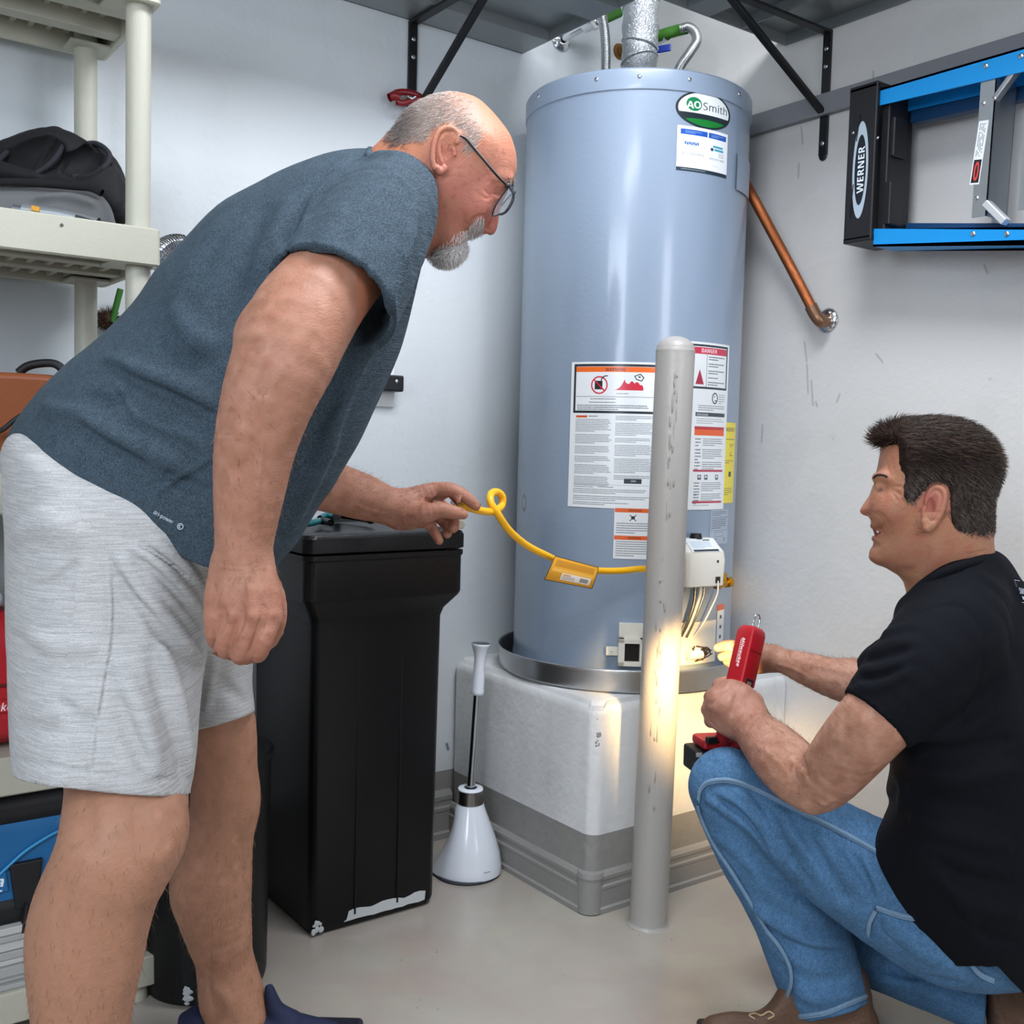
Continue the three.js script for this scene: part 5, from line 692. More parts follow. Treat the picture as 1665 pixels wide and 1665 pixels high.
  const fing2 = [F1([[707, 799, 2.015, 14.5], [728, 796, 2.01, 12.5], [749, 803, 2.008, 11], [764, 814, 2.01, 9.5], [774, 823, 2.012, 7.5]]), F1([[704, 812, 2.035, 14], [724, 830, 2.05, 11.5], [737, 846, 2.045, 10], [737, 859, 2.028, 8]]), F1([[700, 822, 2.045, 14], [717, 843, 2.06, 10.5], [727, 856, 2.055, 9], [727, 868, 2.045, 7.6]]), F1([[694, 832, 2.04, 13], [699, 854, 2.045, 9.5], [708, 867, 2.036, 8.2], [714, 879, 2.028, 7]])];
  const thumb2 = F1([[664, 838, 1.985, 19], [690, 835, 1.975, 17], [714, 829, 1.975, 13.5], [736, 833, 1.98, 11.5], [753, 836.5, 1.99, 8.2]]);
  // legs
  const nearLeg = limb([[170, 1000, 1.57, 92], [192, 1180, 1.535, 92], [205, 1265, 1.50, 94], [206, 1300, 1.475, 96], [202, 1345, 1.44, 98], [188, 1392, 1.42, 95], [165, 1443, 1.42, 92], [147, 1510, 1.42, 91], [141, 1555, 1.42, 89], [136, 1605, 1.42, 83], [134, 1661, 1.42, 75], [140, 1760, 1.42, 58], [152, 1850, 1.42, 46], [160, 1895, 1.42, 46]], { n: 3 });
  const knee1 = ball(256, 1348, 1.42, 40, [0.95, 1.15, 0.9]), calf1 = ball(112, 1515, 1.43, 58, [0.95, 1.6, 1]);
  const farLeg = limb([[350, 1000, 1.80, 44], [358, 1120, 1.82, 44], [362, 1180, 1.83, 53], [364, 1250, 1.85, 53], [363, 1321, 1.86, 53], [353, 1375, 1.87, 57], [343, 1437, 1.88, 65], [347, 1472, 1.885, 60], [356, 1517, 1.89, 52.5], [363, 1550, 1.895, 46.5], [368, 1575, 1.90, 47], [377, 1623, 1.905, 52], [385, 1655, 1.905, 50]], { n: 3 });
  const knee2 = ball(388, 1300, 1.86, 30, [0.9, 1.3, 1]);
  const trunk = limb([[170, 900, 1.64, 90], [330, 640, 1.65, 90], [560, 400, 1.68, 80], [640, 350, 1.68, 70]]);
  const hipJ = limb([[170, 900, 1.64, 100], [170, 1000, 1.54, 100]]), hipF = limb([[170, 900, 1.64, 100], [250, 930, 1.72, 70], [345, 1000, 1.79, 50]]);
  const eye = ball(806, 313, ZH - 0.036, 9.5), socket = ball(815, 314, ZH - 0.056, 13, [1, 1, 1.4]);
  const skin = blend([[head, 0], [neck, 0.03], [nose, 0.007], [socket, 0.012, 'cut'], [eye, 0.002], [limb([[797, 305, ZH - 0.044, 4], [806, 303, ZH - 0.044, 4], [813, 306, ZH - 0.04, 4]]), 0.004], [limb([[797, 316, ZH - 0.045, 3.6], [804, 321, ZH - 0.043, 3.6], [811, 321, ZH - 0.038, 3.6]]), 0.005],
    [limb([[790, 296, ZH - 0.05, 7], [810, 290, ZH - 0.044, 8], [826, 294, ZH - 0.03, 8]]), 0.012], [ball(776, 335, ZH - 0.045, 20, [1, 1.1, 0.8]), 0.02], [ball(789, 370, ZH - 0.014, 7.5, [1, 1, 1]), 0.006],
    [ear, 0.004], [helix, 0.002], [anti, 0.003], [tragus, 0.003], [lobe, 0.004], [concha, 0.003, 'cut'],
    [trunk, 0.03], [hipJ, 0.03], [hipF, 0.03], [nearArm, 0.02], [elbow, 0.02], ...palm1.map((g) => [g, 0.012]), ...fing1.map((g) => [g, 0.004]), [thumb1, 0.008], [farArm, 0.02], ...palm2.map((g) => [g, 0.012]), ...fing2.map((g) => [g, 0.002]), [thumb2, 0.007], [nearLeg, 0.02], [knee1, 0.035], [calf1, 0.03], [farLeg, 0.02], [knee2, 0.03]]);
  const cr = (p, w, h) => skin.crease(p, w, h);
  cr([[788, 352], [777, 354], [769, 360], [765, 370]], 0.004, -0.005); cr([[768, 372], [772, 378], [778, 379]], 0.003, -0.004); cr([[792, 363], [791, 370], [795, 374]], 0.0035, -0.006);
  cr([[800, 318], [792, 314], [786, 307]], 0.0025, -0.0015); cr([[800, 322], [790, 322], [783, 318]], 0.0025, -0.0015); cr([[757, 372], [750, 362], [752, 348]], 0.006, -0.002);
  cr([[616, 240], [632, 246], [650, 258], [668, 275]], 0.004, -0.004); cr([[622, 232], [640, 240], [660, 246]], 0.004, -0.003); cr([[700, 300], [698, 330], [700, 370]], 0.006, -0.004); cr([[770, 200], [800, 225], [815, 260]], 0.02, 0.002);
  // hand and arm relief: tendons, knuckles, veins, wrist folds
  for (const [a, b] of [[376, 352], [388, 380], [402, 411], [416, 438]]) { cr([[a, 930], [(a + b) / 2, 965], [b, 996]], 0.004, 0.0028); }
  for (const [x, y] of [[350, 1003], [379, 1002], [411, 1000], [440, 998]]) cr([[x - 5, y], [x, y + 1], [x + 5, y]], 0.008, 0.004);
  cr([[350, 912], [375, 920], [405, 922], [438, 915]], 0.003, -0.0018); cr([[354, 926], [380, 931], [410, 932]], 0.003, -0.0014); cr([[366, 990], [364, 1010], [356, 1032]], 0.0035, -0.004); cr([[396, 985], [395, 1010], [380, 1046]], 0.0035, -0.004); cr([[428, 985], [427, 1010], [410, 1052]], 0.0035, -0.004);
  cr([[370, 760], [378, 800], [382, 850], [388, 900]], 0.003, 0.0022); cr([[430, 700], [424, 760], [418, 820], [420, 880]], 0.003, 0.002); cr([[455, 560], [440, 600], [425, 640]], 0.01, -0.004); cr([[400, 610], [396, 680], [392, 740]], 0.02, 0.004);
  cr([[398, 560], [412, 553], [428, 556]], 0.004, -0.003); cr([[396, 572], [412, 568], [430, 572]], 0.004, -0.002);
  cr([[575, 820], [600, 830], [630, 838]], 0.004, 0.002); cr([[640, 806], [670, 800], [700, 790]], 0.004, 0.002); cr([[685, 812], [700, 815], [712, 818]], 0.004, -0.003); cr([[660, 846], [672, 838], [680, 826]], 0.005, -0.002);
  cr([[141, 1295], [138, 1325], [140, 1365]], 0.014, -0.008); cr([[240, 1390], [262, 1395], [280, 1380]], 0.012, 0.004); cr([[225, 1310], [228, 1340], [236, 1370]], 0.01, -0.004); cr([[215, 1400], [215, 1470], [205, 1560], [190, 1640]], 0.02, 0.004); cr([[112, 1430], [100, 1490], [92, 1550]], 0.012, -0.003);
  cr([[380, 1340], [392, 1380], [398, 1450], [398, 1530]], 0.008, -0.003); cr([[352, 1610], [368, 1622], [372, 1640]], 0.01, 0.006); cr([[340, 1560], [338, 1600], [350, 1640]], 0.006, -0.004);
  skin.commit();
  const earC = at(722, 245, ZH - 0.08), cheek = at(770, 330, ZH - 0.06), noseC = at(798, 365, ZH), mouthC = at(768, 384, ZH - 0.01), eyeC = at(807, 313, ZH - 0.045), crown = at(735, 150, ZH), browC = at(822, 297, ZH - 0.03);
  const ruddy = lin('#b5705f'), tan = lin('#a87458'), fair = lin('#c2917a'), leg = lin('#ae7f65'), spots = []; const rs = rng(33);
  for (let i = 0; i < 60; i++) spots.push([at(700 + 130 * rs(), 200 + 150 * rs(), ZH - 0.06), 0.002 + 0.002 * rs()]);
  for (let i = 0; i < 120; i++) { const k = Math.floor(rs() * 3), p = k === 0 ? at(350 + 130 * rs(), 520 + 500 * rs(), 1.33) : k === 1 ? at(560 + 160 * rs(), 770 + 80 * rs(), 1.97) : at(360 + 90 * rs(), 920 + 120 * rs(), 1.35); spots.push([p, 0.0016 + 0.0022 * rs()]); }
  const hp = (px, py) => { const v = (px - 760) * -0.643 + (py - 200) * 0.766, u = (px - 760) * 0.766 + (py - 200) * 0.643; return [u, v]; };   // along the face, down the head
  const hairIn = bulk([[640, 240], [626, 226], [640, 205], [650, 190], [668, 168], [700, 150], [740, 146], [775, 158], [784, 175], [790, 205], [788, 228], [772, 250], [766, 258], [756, 244], [748, 224], [728, 204], [712, 210], [702, 226], [696, 238], [680, 234]], { z0: ZH, W: 1, R: 10, blur: 3 });
  const skinColor = (x, y, z) => {
    toPx(x, y, z); const px = PJ[0], py = PJ[1], pz = PJ[2], n = fbm(x * 60, y * 60, z * 60, 3), m = fbm(x * 260, y * 260, z * 260, 2); let c;
    const P = V(x, y, z), D = (q) => P.distanceTo(q);
    if (y > 1.2 && px > 580) {
      c = mix3(lin('#bd8168'), ruddy, clamp(0.35 + 0.9 * n + 0.55 * Math.exp(-Math.pow(D(cheek) / 0.05, 2)), 0, 1)); c = mix3(c, lin('#a8564e'), 0.75 * Math.exp(-Math.pow(D(noseC) / 0.02, 2)) + 0.55 * Math.exp(-Math.pow(D(earC) / 0.026, 2)));
      c = mix3(c, lin('#c98a63'), 0.5 * sstep(0.1, 0.03, Math.abs(D(crown) - 0.08)) * (py < 260 ? 1 : 0)); c = mix3(c, lin('#8a3f3c'), 0.75 * Math.exp(-Math.pow(D(mouthC) / 0.010, 2)));
      const h = sstep(2, 12, hairIn.dist(px, py)); if (h > 0 && Math.abs(pz - ZH) < 0.1) c = mix3(c, mix3(lin('#b49a8c'), lin('#8b8078'), clamp(0.5 + n, 0, 1)), 0.5 * h);
      if (D(eyeC) < 0.011 && pz < ZH - 0.03) c = mix3(c, lin('#3a2a20'), 0.8 * sstep(0.008, 0.004, P.distanceTo(at(809, 313, ZH - 0.042))));
      if (px < 690 && py > 225) c = mix3(c, lin('#c07a55'), 0.5);
    } else if (py < 1160 || y > 0.9) { c = mix3(tan, fair, clamp(0.5 + 0.7 * n, 0, 1)); c = mix3(c, lin('#b0735f'), clamp((px > 640 || py > 960 ? 0.5 : 0.2) + 0.5 * m, 0, 1)); }
    else { c = mix3(leg, lin('#b9886f'), clamp(0.5 + 1.2 * n, 0, 1)); c = mix3(c, lin('#9b6f52'), px < 250 ? 0.5 * clamp(0.4 + n * 1.5, 0, 1) : 0.1); }
    for (const [q, r] of spots) { const dx = x - q.x, dy = y - q.y, e2 = dx * dx + dy * dy; if (e2 < r * r * 4) c = mix3(c, lin('#7a4a38'), 0.36 * Math.exp(-e2 / (r * r * 0.6))); }
    const k = (1 + 0.10 * n + 0.12 * m) * (py > 1160 && y < 0.9 ? 0.86 : px < 585 || py > 500 ? 0.8 : 0.86); return [c[0] * k, c[1] * k, c[2] * k];
  };
  const bodyBoxes = [[...boxPx(585, 130, 850, 445, 1.55, 1.80), 0.0024], [...boxPx(320, 440, 640, 1095, 1.25, 1.50), 0.0034], [...boxPx(500, 740, 800, 890, 1.88, 2.10), 0.0024], [...boxPx(20, 1150, 450, 1720, 1.28, 2.02), 0.0045], [...boxPx(40, 1715, 430, 1960, 1.28, 2.02), 0.009]];
  const trunkBox = [...boxPx(60, 330, 660, 1180, 1.38, 1.98), 0.018];
  const bodyGeo = soft(skin, [...bodyBoxes, trunkBox], { color: skinColor });
  // strands are rooted before the mesh is moved under its group
  const gFlow = RT.clone().multiplyScalar(-0.8).addScaledVector(DN, 0.55).normalize();
  const hairGeo = strands(bodyGeo, (p, n, r, test) => { toPx(p.x, p.y, p.z); const px = PJ[0], py = PJ[1]; if (p.y < 1.4 || px < 610) return null; const d = hairIn.dist(px, py); if (d < 0) return null; if (test) return [sstep(0, 9, d)]; const f = V(r() - 0.5, r() - 0.5, r() - 0.5), dir = gFlow.clone().addScaledVector(n, 0.35 + 0.2 * r()).addScaledVector(f, 0.5).normalize(), g = clamp(0.75 - 0.5 * sstep(700, 640, px) + 0.5 * (r() - 0.5), 0, 1), c = mix3(lin('#4e4a49'), lin('#d9cdc4'), g); return [1, 0.007 + 0.006 * r(), 0.00045, dir, c]; }, 9500, 51);
  const beardIn = bulk([[764, 380], [752, 376], [737, 385], [722, 397], [706, 408], [698, 416], [702, 426], [714, 434], [730, 437], [746, 431], [756, 419], [761, 404], [758, 396], [764, 390]], { z0: ZH, W: 0.055, R: 24, blur: 4 });
  const beardF = blend([[bulk([[754, 400], [747, 391], [735, 394], [721, 402], [709, 411], [705, 418], [708, 423], [718, 428], [730, 429], [742, 424], [751, 415], [755, 406]], { z0: ZH, W: 0.047, R: 26, blur: 5 }), 0]]);
  const beardGeo0 = soft(beardF, [[...boxPx(690, 370, 770, 440, 1.6, 1.76), 0.0035]]);
  const white = (r, t = 0) => mix3(lin('#f6f4f1'), lin('#8d8884'), clamp(t + 0.5 * r() * r(), 0, 1)), down = DN.clone().multiplyScalar(0.9).addScaledVector(RT, -0.25).normalize();
  const beardGeo = strands(beardGeo0, (p, n, r, test) => { if (test) return [1]; const dir = down.clone().addScaledVector(n, 1.15).addScaledVector(V(r() - 0.5, r() - 0.5, r() - 0.5), 1.0).normalize(); return [1, 0.008 + 0.010 * r(), 0.0007, dir, white(r, 0.2 * r() * r())]; }, 3200, 61, 2);
  const stubble = strands(bodyGeo, (p, n, r, test) => { toPx(p.x, p.y, p.z); const px = PJ[0], py = PJ[1]; if (p.y < 1.3 || px < 690 || py < 340) return null; const must = py > 352 && py < 386 && px > 763 && px < 787 && px + py > 1130, jaw = beardIn.dist(px, py) > -3; if (!must && !jaw) return null; if (test) return [must ? 2 : 0.8]; const dir = down.clone().addScaledVector(n, 0.4).addScaledVector(V(r() - 0.5, r() - 0.5, r() - 0.5), 0.5).normalize(); return [1, 0.006 + 0.005 * r(), 0.0004, dir, white(r, must ? 0.35 : 0)]; }, 2200, 62);
  const browGeo = strands(bodyGeo, (p, n, r, test) => { const d = p.distanceTo(browC); if (d > 0.016) return null; toPx(p.x, p.y, p.z); if (PJ[1] < 287 || PJ[1] > 304) return null; if (test) return [1]; return [1, 0.007 + 0.003 * r(), 0.0004, RT.clone().multiplyScalar(-0.5).addScaledVector(n, 0.7).addScaledVector(DN, 0.4).addScaledVector(V(r() - 0.5, r() - 0.5, r() - 0.5), 0.5).normalize(), r() < 0.6 ? lin('#2c2622') : lin('#b9aca0')]; }, 220, 63);
  const limbHair = strands(bodyGeo, (p, n, r, test) => { if (p.y > 1.35) return null; toPx(p.x, p.y, p.z); const px = PJ[0], py = PJ[1]; const legH = py > 1290, armF = px > 545 && px < 700 && py > 740, armN = py > 620 && py < 960 && px < 520 && px > 330; if (!legH && !armF && !armN) return null; if (test) return [legH ? 1 : armF ? 1.6 : 0.7]; const d0 = legH ? DN.clone() : armF ? RT.clone().multiplyScalar(0.9).addScaledVector(DN, -0.2) : DN.clone().multiplyScalar(0.9).addScaledVector(RT, 0.3), dir = d0.addScaledVector(n, 0.45).addScaledVector(V(r() - 0.5, r() - 0.5, r() - 0.5), 0.9).normalize(); return [1, 0.009 + 0.010 * r(), 0.00022, dir, lin(r() < 0.7 ? '#6f4f3c' : '#a58a74')]; }, 3600, 64);
  add('body', bodyGeo, skinMat);
  add('hair', hairGeo, hairMat, 'short grey hair round the back of the head'); const beard = add('beard', beardGeo0, M(0xf3f1ee, 0.95), 'short white chin beard');
  add('beard_strands', beardGeo, hairMat).userData.kind = 'stuff'; add('moustache', stubble, hairMat, 'grey moustache and stubble'); add('eyebrow', browGeo, hairMat); const bh = add('body_hair', limbHair, hairMat); if (bh) bh.userData.kind = 'stuff';

  // --- shirt
  const heather = noiseTex(512, (u, v) => { const k = 0.68 + 0.22 * tnoise(u, v, 128, 4) + 0.42 * (tnoise(u, v, 256, 5) - 0.5) + 0.05 * (tnoise(u * 1, v, 16, 6) - 0.5); return [k * 0.90, k * 0.97, k]; }, true);
  const shirtMat = M(0x59636c, 0.86, { map: rep(heather, 7, 7), sheen: 0.25, sheenRoughness: 0.6, sheenColor: new THREE.Color(0x8fa3b3), bumpMap: rep(fine, 14, 14), bumpScale: 0.0006, specularIntensity: 0.3 });
  const torso = bulk([[612, 243], [571, 242], [528, 250], [470, 271], [420, 295], [353, 333], [298, 390], [252, 440], [214, 496], [150, 558], [108, 592], [63, 635], [25, 685], [8, 716], [0, 738], [-10, 800], [60, 880], [180, 940], [320, 1020], [440, 1010], [452, 960], [452, 920], [484, 883], [522, 820], [540, 796], [561, 758], [584, 720], [613, 656], [632, 614], [654, 560], [668, 505], [680, 455], [688, 420], [697, 370], [690, 315], [668, 275], [640, 254]], { z0: [[100, 740, 1.64], [400, 700, 1.65], [640, 340, 1.68]], W: (px, py) => lerp(0.185, 0.205, sstep(300, 700, py)), R: 150, p: 2.1, blur: 22, n: 4, step: 3 });
  const slAx = [at(632, 345, 1.56), at(540, 490, 1.435)], slC = [540, 490, 1.435];
  const sleeve = limb([[652, 318, 1.60, 58], [628, 350, 1.56, 82], [588, 412, 1.495, 98], [540, 490, 1.435, 111], [520, 522, 1.41, 115]], { n: 3 }), sleeveIn = limb([[590, 410, 1.495, 84], [565, 450, 1.462, 92], [540, 490, 1.435, 99], [500, 555, 1.385, 106]], { n: 3 });
  const hemDir = slAx[1].clone().sub(slAx[0]).normalize(), hemD = hemDir.dot(slAx[1]), hemCut = (x, y, z) => hemDir.x * x + hemDir.y * y + hemDir.z * z - hemD;
  const sleevePart = (x, y, z, px, py, pz) => { const d = sleeve(x, y, z), c = hemCut(x, y, z); return Math.max(d, c, -Math.max(sleeveIn(x, y, z), -c - 0.075)); }; sleevePart.c = sleeve.c; sleevePart.R = sleeve.R;
  const farSleeve = limb([[630, 340, 1.80, 60], [600, 430, 1.88, 72], [570, 520, 1.91, 76]]);
  const hem = half([[2, 739, 1.64], [262, 893, 1.45], [452, 921, 1.64]], [400, 600, 1.6]), underHem = (x, y, z, px, py, pz) => Math.max(torso(x, y, z, px, py, pz) + 0.011, -(hem(x, y, z) + 0.06));
  const collarRing = limb([[602, 245, 1.66, 7], [601, 258, 1.60, 7], [630, 266, 1.578, 7], [664, 274, 1.572, 7], [688, 296, 1.58, 7], [700, 330, 1.60, 7], [702, 365, 1.64, 7]], { n: 3 });
  const shirt = blend([[torso, 0], [farSleeve, 0.04], [hem, 0.001, 'keep'], [underHem, 0.001, 'cut'], [sleevePart, 0.024], [limb([[622, 262, 1.60, 14], [650, 272, 1.585, 18], [680, 300, 1.585, 16]]), 0.03]]);
  const sc = (p, w, h) => shirt.crease(p, w * 0.85, h * 1.5);
  sc([[586, 249], [560, 268], [525, 292], [498, 320], [476, 366], [460, 418]], 0.011, -0.008); sc([[575, 262], [540, 290], [510, 320], [490, 372]], 0.012, 0.006);
  sc([[176, 592], [230, 621], [285, 645], [350, 680]], 0.008, -0.009); sc([[170, 580], [230, 606], [290, 628], [350, 660]], 0.014, 0.009); sc([[121, 683], [170, 718], [240, 756]], 0.009, -0.008); sc([[110, 668], [165, 700], [250, 740], [300, 765]], 0.014, 0.008);
  sc([[187, 617], [205, 650], [228, 680], [298, 712]], 0.004, 0.004); sc([[140, 640], [175, 655], [205, 640]], 0.012, -0.006); sc([[70, 655], [100, 668], [150, 675]], 0.012, 0.006); sc([[270, 770], [310, 790], [345, 800]], 0.01, -0.006); sc([[285, 700], [320, 720], [348, 745]], 0.008, 0.006); sc([[255, 800], [300, 770], [345, 745]], 0.006, 0.004);
  sc([[330, 590], [300, 585], [260, 570]], 0.014, -0.007); sc([[345, 560], [310, 545], [280, 500]], 0.018, 0.006); sc([[560, 640], [520, 690], [500, 760]], 0.014, -0.006); sc([[600, 560], [560, 640], [530, 740]], 0.018, 0.006); sc([[430, 330], [400, 400], [370, 480], [350, 540]], 0.022, -0.006); sc([[470, 320], [440, 400], [410, 450]], 0.02, 0.005); sc([[360, 360], [320, 420], [280, 480]], 0.03, 0.005);
  sc([[600, 420], [585, 470], [590, 520]], 0.008, -0.004); sc([[640, 400], [640, 460], [628, 520]], 0.012, 0.005); sc([[500, 420], [540, 435], [590, 470], [622, 530]], 0.003, -0.0022); sc([[560, 330], [530, 380], [510, 415]], 0.018, 0.004); sc([[672, 320], [676, 360], [660, 430]], 0.012, 0.004); sc([[480, 850], [510, 780], [540, 720]], 0.02, 0.006); sc([[20, 722], [100, 772], [200, 832], [290, 885], [345, 922]], 0.0025, -0.002); sc([[640, 280], [668, 310], [678, 350]], 0.01, 0.003);
  shirt.commit();
  const shirtGeo = soft((x, y, z) => shirt(x, y, z) + 0.0022 * fbm(x * 14, y * 14, z * 14, 2), [[...boxPx(-20, 225, 730, 960, 1.3, 1.98), 0.0052]]);
  add('shirt', shirtGeo, shirtMat, 'dark grey heathered short sleeved shirt'); add('collar', soft(blend([[collarRing, 0]]), [[...boxPx(590, 235, 715, 375, 1.54, 1.7), 0.0035]]), shirtMat);
  // printed mark near the hem: flat lettering set on the cloth
  { const c = shirt.cast(276, 846), a = shirt.cast(254, 834), b = shirt.cast(298, 858); if (c && a && b) { const X = b.clone().sub(a).normalize(), q = shirt.cast(280, 838), Y = q.clone().sub(c); Y.addScaledVector(X, -Y.dot(X)).normalize(); const Z = X.clone().cross(Y), w = a.distanceTo(b) * 1.15, g = new THREE.PlaneGeometry(w, w * 0.26).applyMatrix4(new THREE.Matrix4().makeBasis(X, Y, Z).setPosition(c.addScaledVector(Z, 0.004))); const tex = canvasTex(256, 64, (x, W, Hh) => { x.clearRect(0, 0, W, Hh); x.font = '36px sans-serif'; x.fillStyle = '#ffffff'; x.textBaseline = 'middle'; x.fillText('dri-power', 4, 30, 190); x.strokeStyle = '#ffffff'; x.lineWidth = 5; x.beginPath(); x.arc(222, 30, 20, 0, 7); x.stroke(); x.beginPath(); x.arc(222, 30, 9, 1, 5); x.stroke(); }); const al = canvasTex(256, 64, (x, W, Hh) => { x.fillStyle = '#000'; x.fillRect(0, 0, W, Hh); x.font = '36px sans-serif'; x.fillStyle = '#ffffff'; x.textBaseline = 'middle'; x.fillText('dri-power', 4, 30, 190); x.strokeStyle = '#ffffff'; x.lineWidth = 5; x.beginPath(); x.arc(222, 30, 20, 0, 7); x.stroke(); x.beginPath(); x.arc(222, 30, 9, 1, 5); x.stroke(); }, false); add('printed_mark', g, new THREE.MeshStandardMaterial({ color: 0xc3ccd2, roughness: 0.7, alphaMap: al, transparent: true }), 'pale printed lettering'); } }

  // --- shorts
  const weave = noiseTex(512, (u, v) => { const a = tnoise(u, v, 8, 3); const k = 0.86 + 0.08 * (tnoise((u * 1) % 1, v, 256, 8) - 0.5) + 0.22 * (hash3(Math.floor(v * 256), Math.floor((u + 0.37 * hash3(Math.floor(v * 256), 5, 1)) * 9), 2) - 0.5) * 0.55; return [k, k, k * 1.01]; }, true);
  const shortsMat = M(0xcccdca, 0.8, { map: rep(weave, 4, 4), bumpMap: rep(fine, 10, 10), bumpScale: 0.0005, specularIntensity: 0.3 });
  const legN = bulk([[30, 700], [0, 735], [3, 800], [6, 900], [8, 1000], [12, 1100], [15, 1200], [18, 1255], [20, 1340], [160, 1360], [308, 1360], [309, 1290], [314, 1262], [320, 1215], [323, 1170], [327, 1127], [331, 1092], [338, 1050], [340, 1000], [350, 955], [400, 940], [440, 900], [420, 820], [280, 740], [120, 700]], { z0: [[150, 800, 1.60], [150, 1280, 1.49], [400, 900, 1.62]], W: (px, py) => lerp(0.178, 0.132, sstep(760, 1100, py)), R: 128, p: 2.2, blur: 16, step: 3, n: 4 });
  const legF = bulk([[280, 930], [440, 900], [412, 1080], [414, 1152], [417, 1250], [316, 1250], [290, 1100]], { z0: 1.82, W: 0.085, R: 62, blur: 8, p: 2.2 });
  const hemN = half([[18, 1257, 1.50], [160, 1285, 1.385], [308, 1290, 1.50]], [150, 1000, 1.5]), hemF = half([[323, 1181, 1.82], [370, 1173, 1.75], [415, 1156, 1.82]], [360, 1000, 1.8]);
  const shell = (g, cut, t = 0.012, depth = 0.09) => (x, y, z, px, py, pz) => { const d = g(x, y, z, px, py, pz), c = cut(x, y, z); return Math.max(d, c, -Math.max(d + t, -c - depth)); };
  const shorts = blend([[shell(legN, hemN), 0], [shell(legF, hemF), 0.012], [limb([[300, 930, 1.67, 80], [338, 1020, 1.70, 50], [342, 1075, 1.74, 36]]), 0.02]]);
  const pc = (p, w, h) => shorts.crease(p, w * 0.9, h * 1.7);
  pc([[178, 905], [186, 970], [184, 1040], [172, 1110], [160, 1190], [150, 1280]], 0.0032, -0.003); pc([[172, 905], [180, 970], [178, 1040], [166, 1110], [154, 1190], [144, 1280]], 0.005, 0.0022);
  pc([[195, 905], [225, 960], [275, 1010], [330, 1075]], 0.009, 0.010); pc([[190, 930], [235, 985], [270, 1040], [328, 1090]], 0.008, -0.007); pc([[215, 890], [270, 930], [320, 985], [334, 1015]], 0.008, 0.009); pc([[225, 900], [285, 960], [330, 1020]], 0.006, -0.006); pc([[250, 880], [300, 920], [336, 970]], 0.007, 0.008); pc([[228, 886], [262, 905], [310, 940]], 0.003, -0.005);
  pc([[262, 1045], [285, 1110], [303, 1190], [310, 1260]], 0.009, 0.009); pc([[245, 1050], [262, 1120], [285, 1200], [300, 1270]], 0.01, -0.007); pc([[195, 1080], [225, 1150], [260, 1240]], 0.014, 0.006); pc([[190, 1130], [215, 1200], [240, 1250]], 0.012, -0.005); pc([[60, 960], [100, 940], [122, 920]], 0.008, -0.005); pc([[40, 1030], [90, 1050], [150, 1055]], 0.012, 0.005); pc([[30, 1180], [80, 1190], [140, 1170]], 0.012, -0.004); pc([[100, 1140], [125, 1165], [152, 1172]], 0.008, -0.005); pc([[20, 870], [70, 850], [120, 870]], 0.02, 0.006); pc([[20, 1232], [90, 1246], [160, 1258], [235, 1266], [310, 1266]], 0.0025, -0.0035); pc([[345, 1090], [370, 1120], [400, 1140]], 0.01, -0.004); pc([[350, 1060], [345, 1110], [335, 1160]], 0.008, 0.005);
  shorts.commit();
  const shortsGeo = soft((x, y, z) => shorts(x, y, z) + 0.002 * fbm(x * 16, y * 16, z * 16, 2), [[...boxPx(-20, 700, 450, 1310, 1.34, 1.95), 0.0048]]);
  add('shorts', shortsGeo, shortsMat, 'pale grey knee length shorts');
  // --- shoes
  const navy = M(0x141d3d, 0.75, { bumpMap: rep(fabricBump, 12, 12), bumpScale: 0.0006 }), sole = M(0x0d1022, 0.6);
  const shoeFar = blend([[limb([[330, 1676, 1.90, 42], [385, 1688, 1.91, 46], [440, 1684, 1.92, 42], [500, 1692, 1.93, 37], [560, 1702, 1.945, 32], [590, 1708, 1.95, 24]], { n: 4 }), 0], [limb([[438, 1608, 1.905, 8], [442, 1624, 1.905, 11], [450, 1644, 1.908, 15], [470, 1662, 1.915, 20]]), 0.012], [limb([[299, 1655, 1.90, 7], [306, 1672, 1.90, 10]]), 0.01], [limb([[370, 1590, 1.905, 46], [380, 1640, 1.905, 50]]), 0.003, 'cut'], [(x, y) => 0.016 - y, 0.001, 'keep']]);
  add('shoe', soft(shoeFar, [[...boxPx(270, 1585, 640, 1740, 1.82, 2.02), 0.005]]), navy, 'navy slip-on sports shoe'); 
  const soleG = (cx, len, d) => { const a = at(cx, 1690, d); const p = []; return new RoundedBoxGeometry(len, 0.02, 0.095, 3, 0.009).applyMatrix4(new THREE.Matrix4().makeBasis(SAG, V(0, 1, 0), SAG.clone().cross(V(0, 1, 0))).setPosition(a.x, 0.0105, a.z)); };
  add('sole', soleG(448, 0.31, 1.925), sole);
  const shoeNear = blend([[limb([[110, 1925, 1.42, 60], [180, 1945, 1.42, 62], [260, 1950, 1.42, 54], [340, 1955, 1.42, 46], [380, 1965, 1.42, 36]]), 0], [(x, y) => 0.016 - y, 0.001, 'keep']]); add('shoe', soft(shoeNear, [[...boxPx(20, 1840, 450, 2040, 1.33, 1.51), 0.009]]), navy); { const a = at(225, 1940, 1.42); add('sole', new RoundedBoxGeometry(0.31, 0.02, 0.095, 3, 0.009).applyMatrix4(new THREE.Matrix4().makeBasis(SAG, V(0, 1, 0), SAG.clone().cross(V(0, 1, 0))).setPosition(a.x, 0.0105, a.z)), sole); }
  // --- glasses
  const gl = new THREE.Group(); gl.name = 'glasses'; gl.userData.label = 'black half rim glasses'; root.add(gl); const ga = (n, g, m) => add(n, g, m, undefined, gl), A = (px, py, dz) => at(px, py, ZH + dz), blkM = M(0x0c0c10, 0.35);
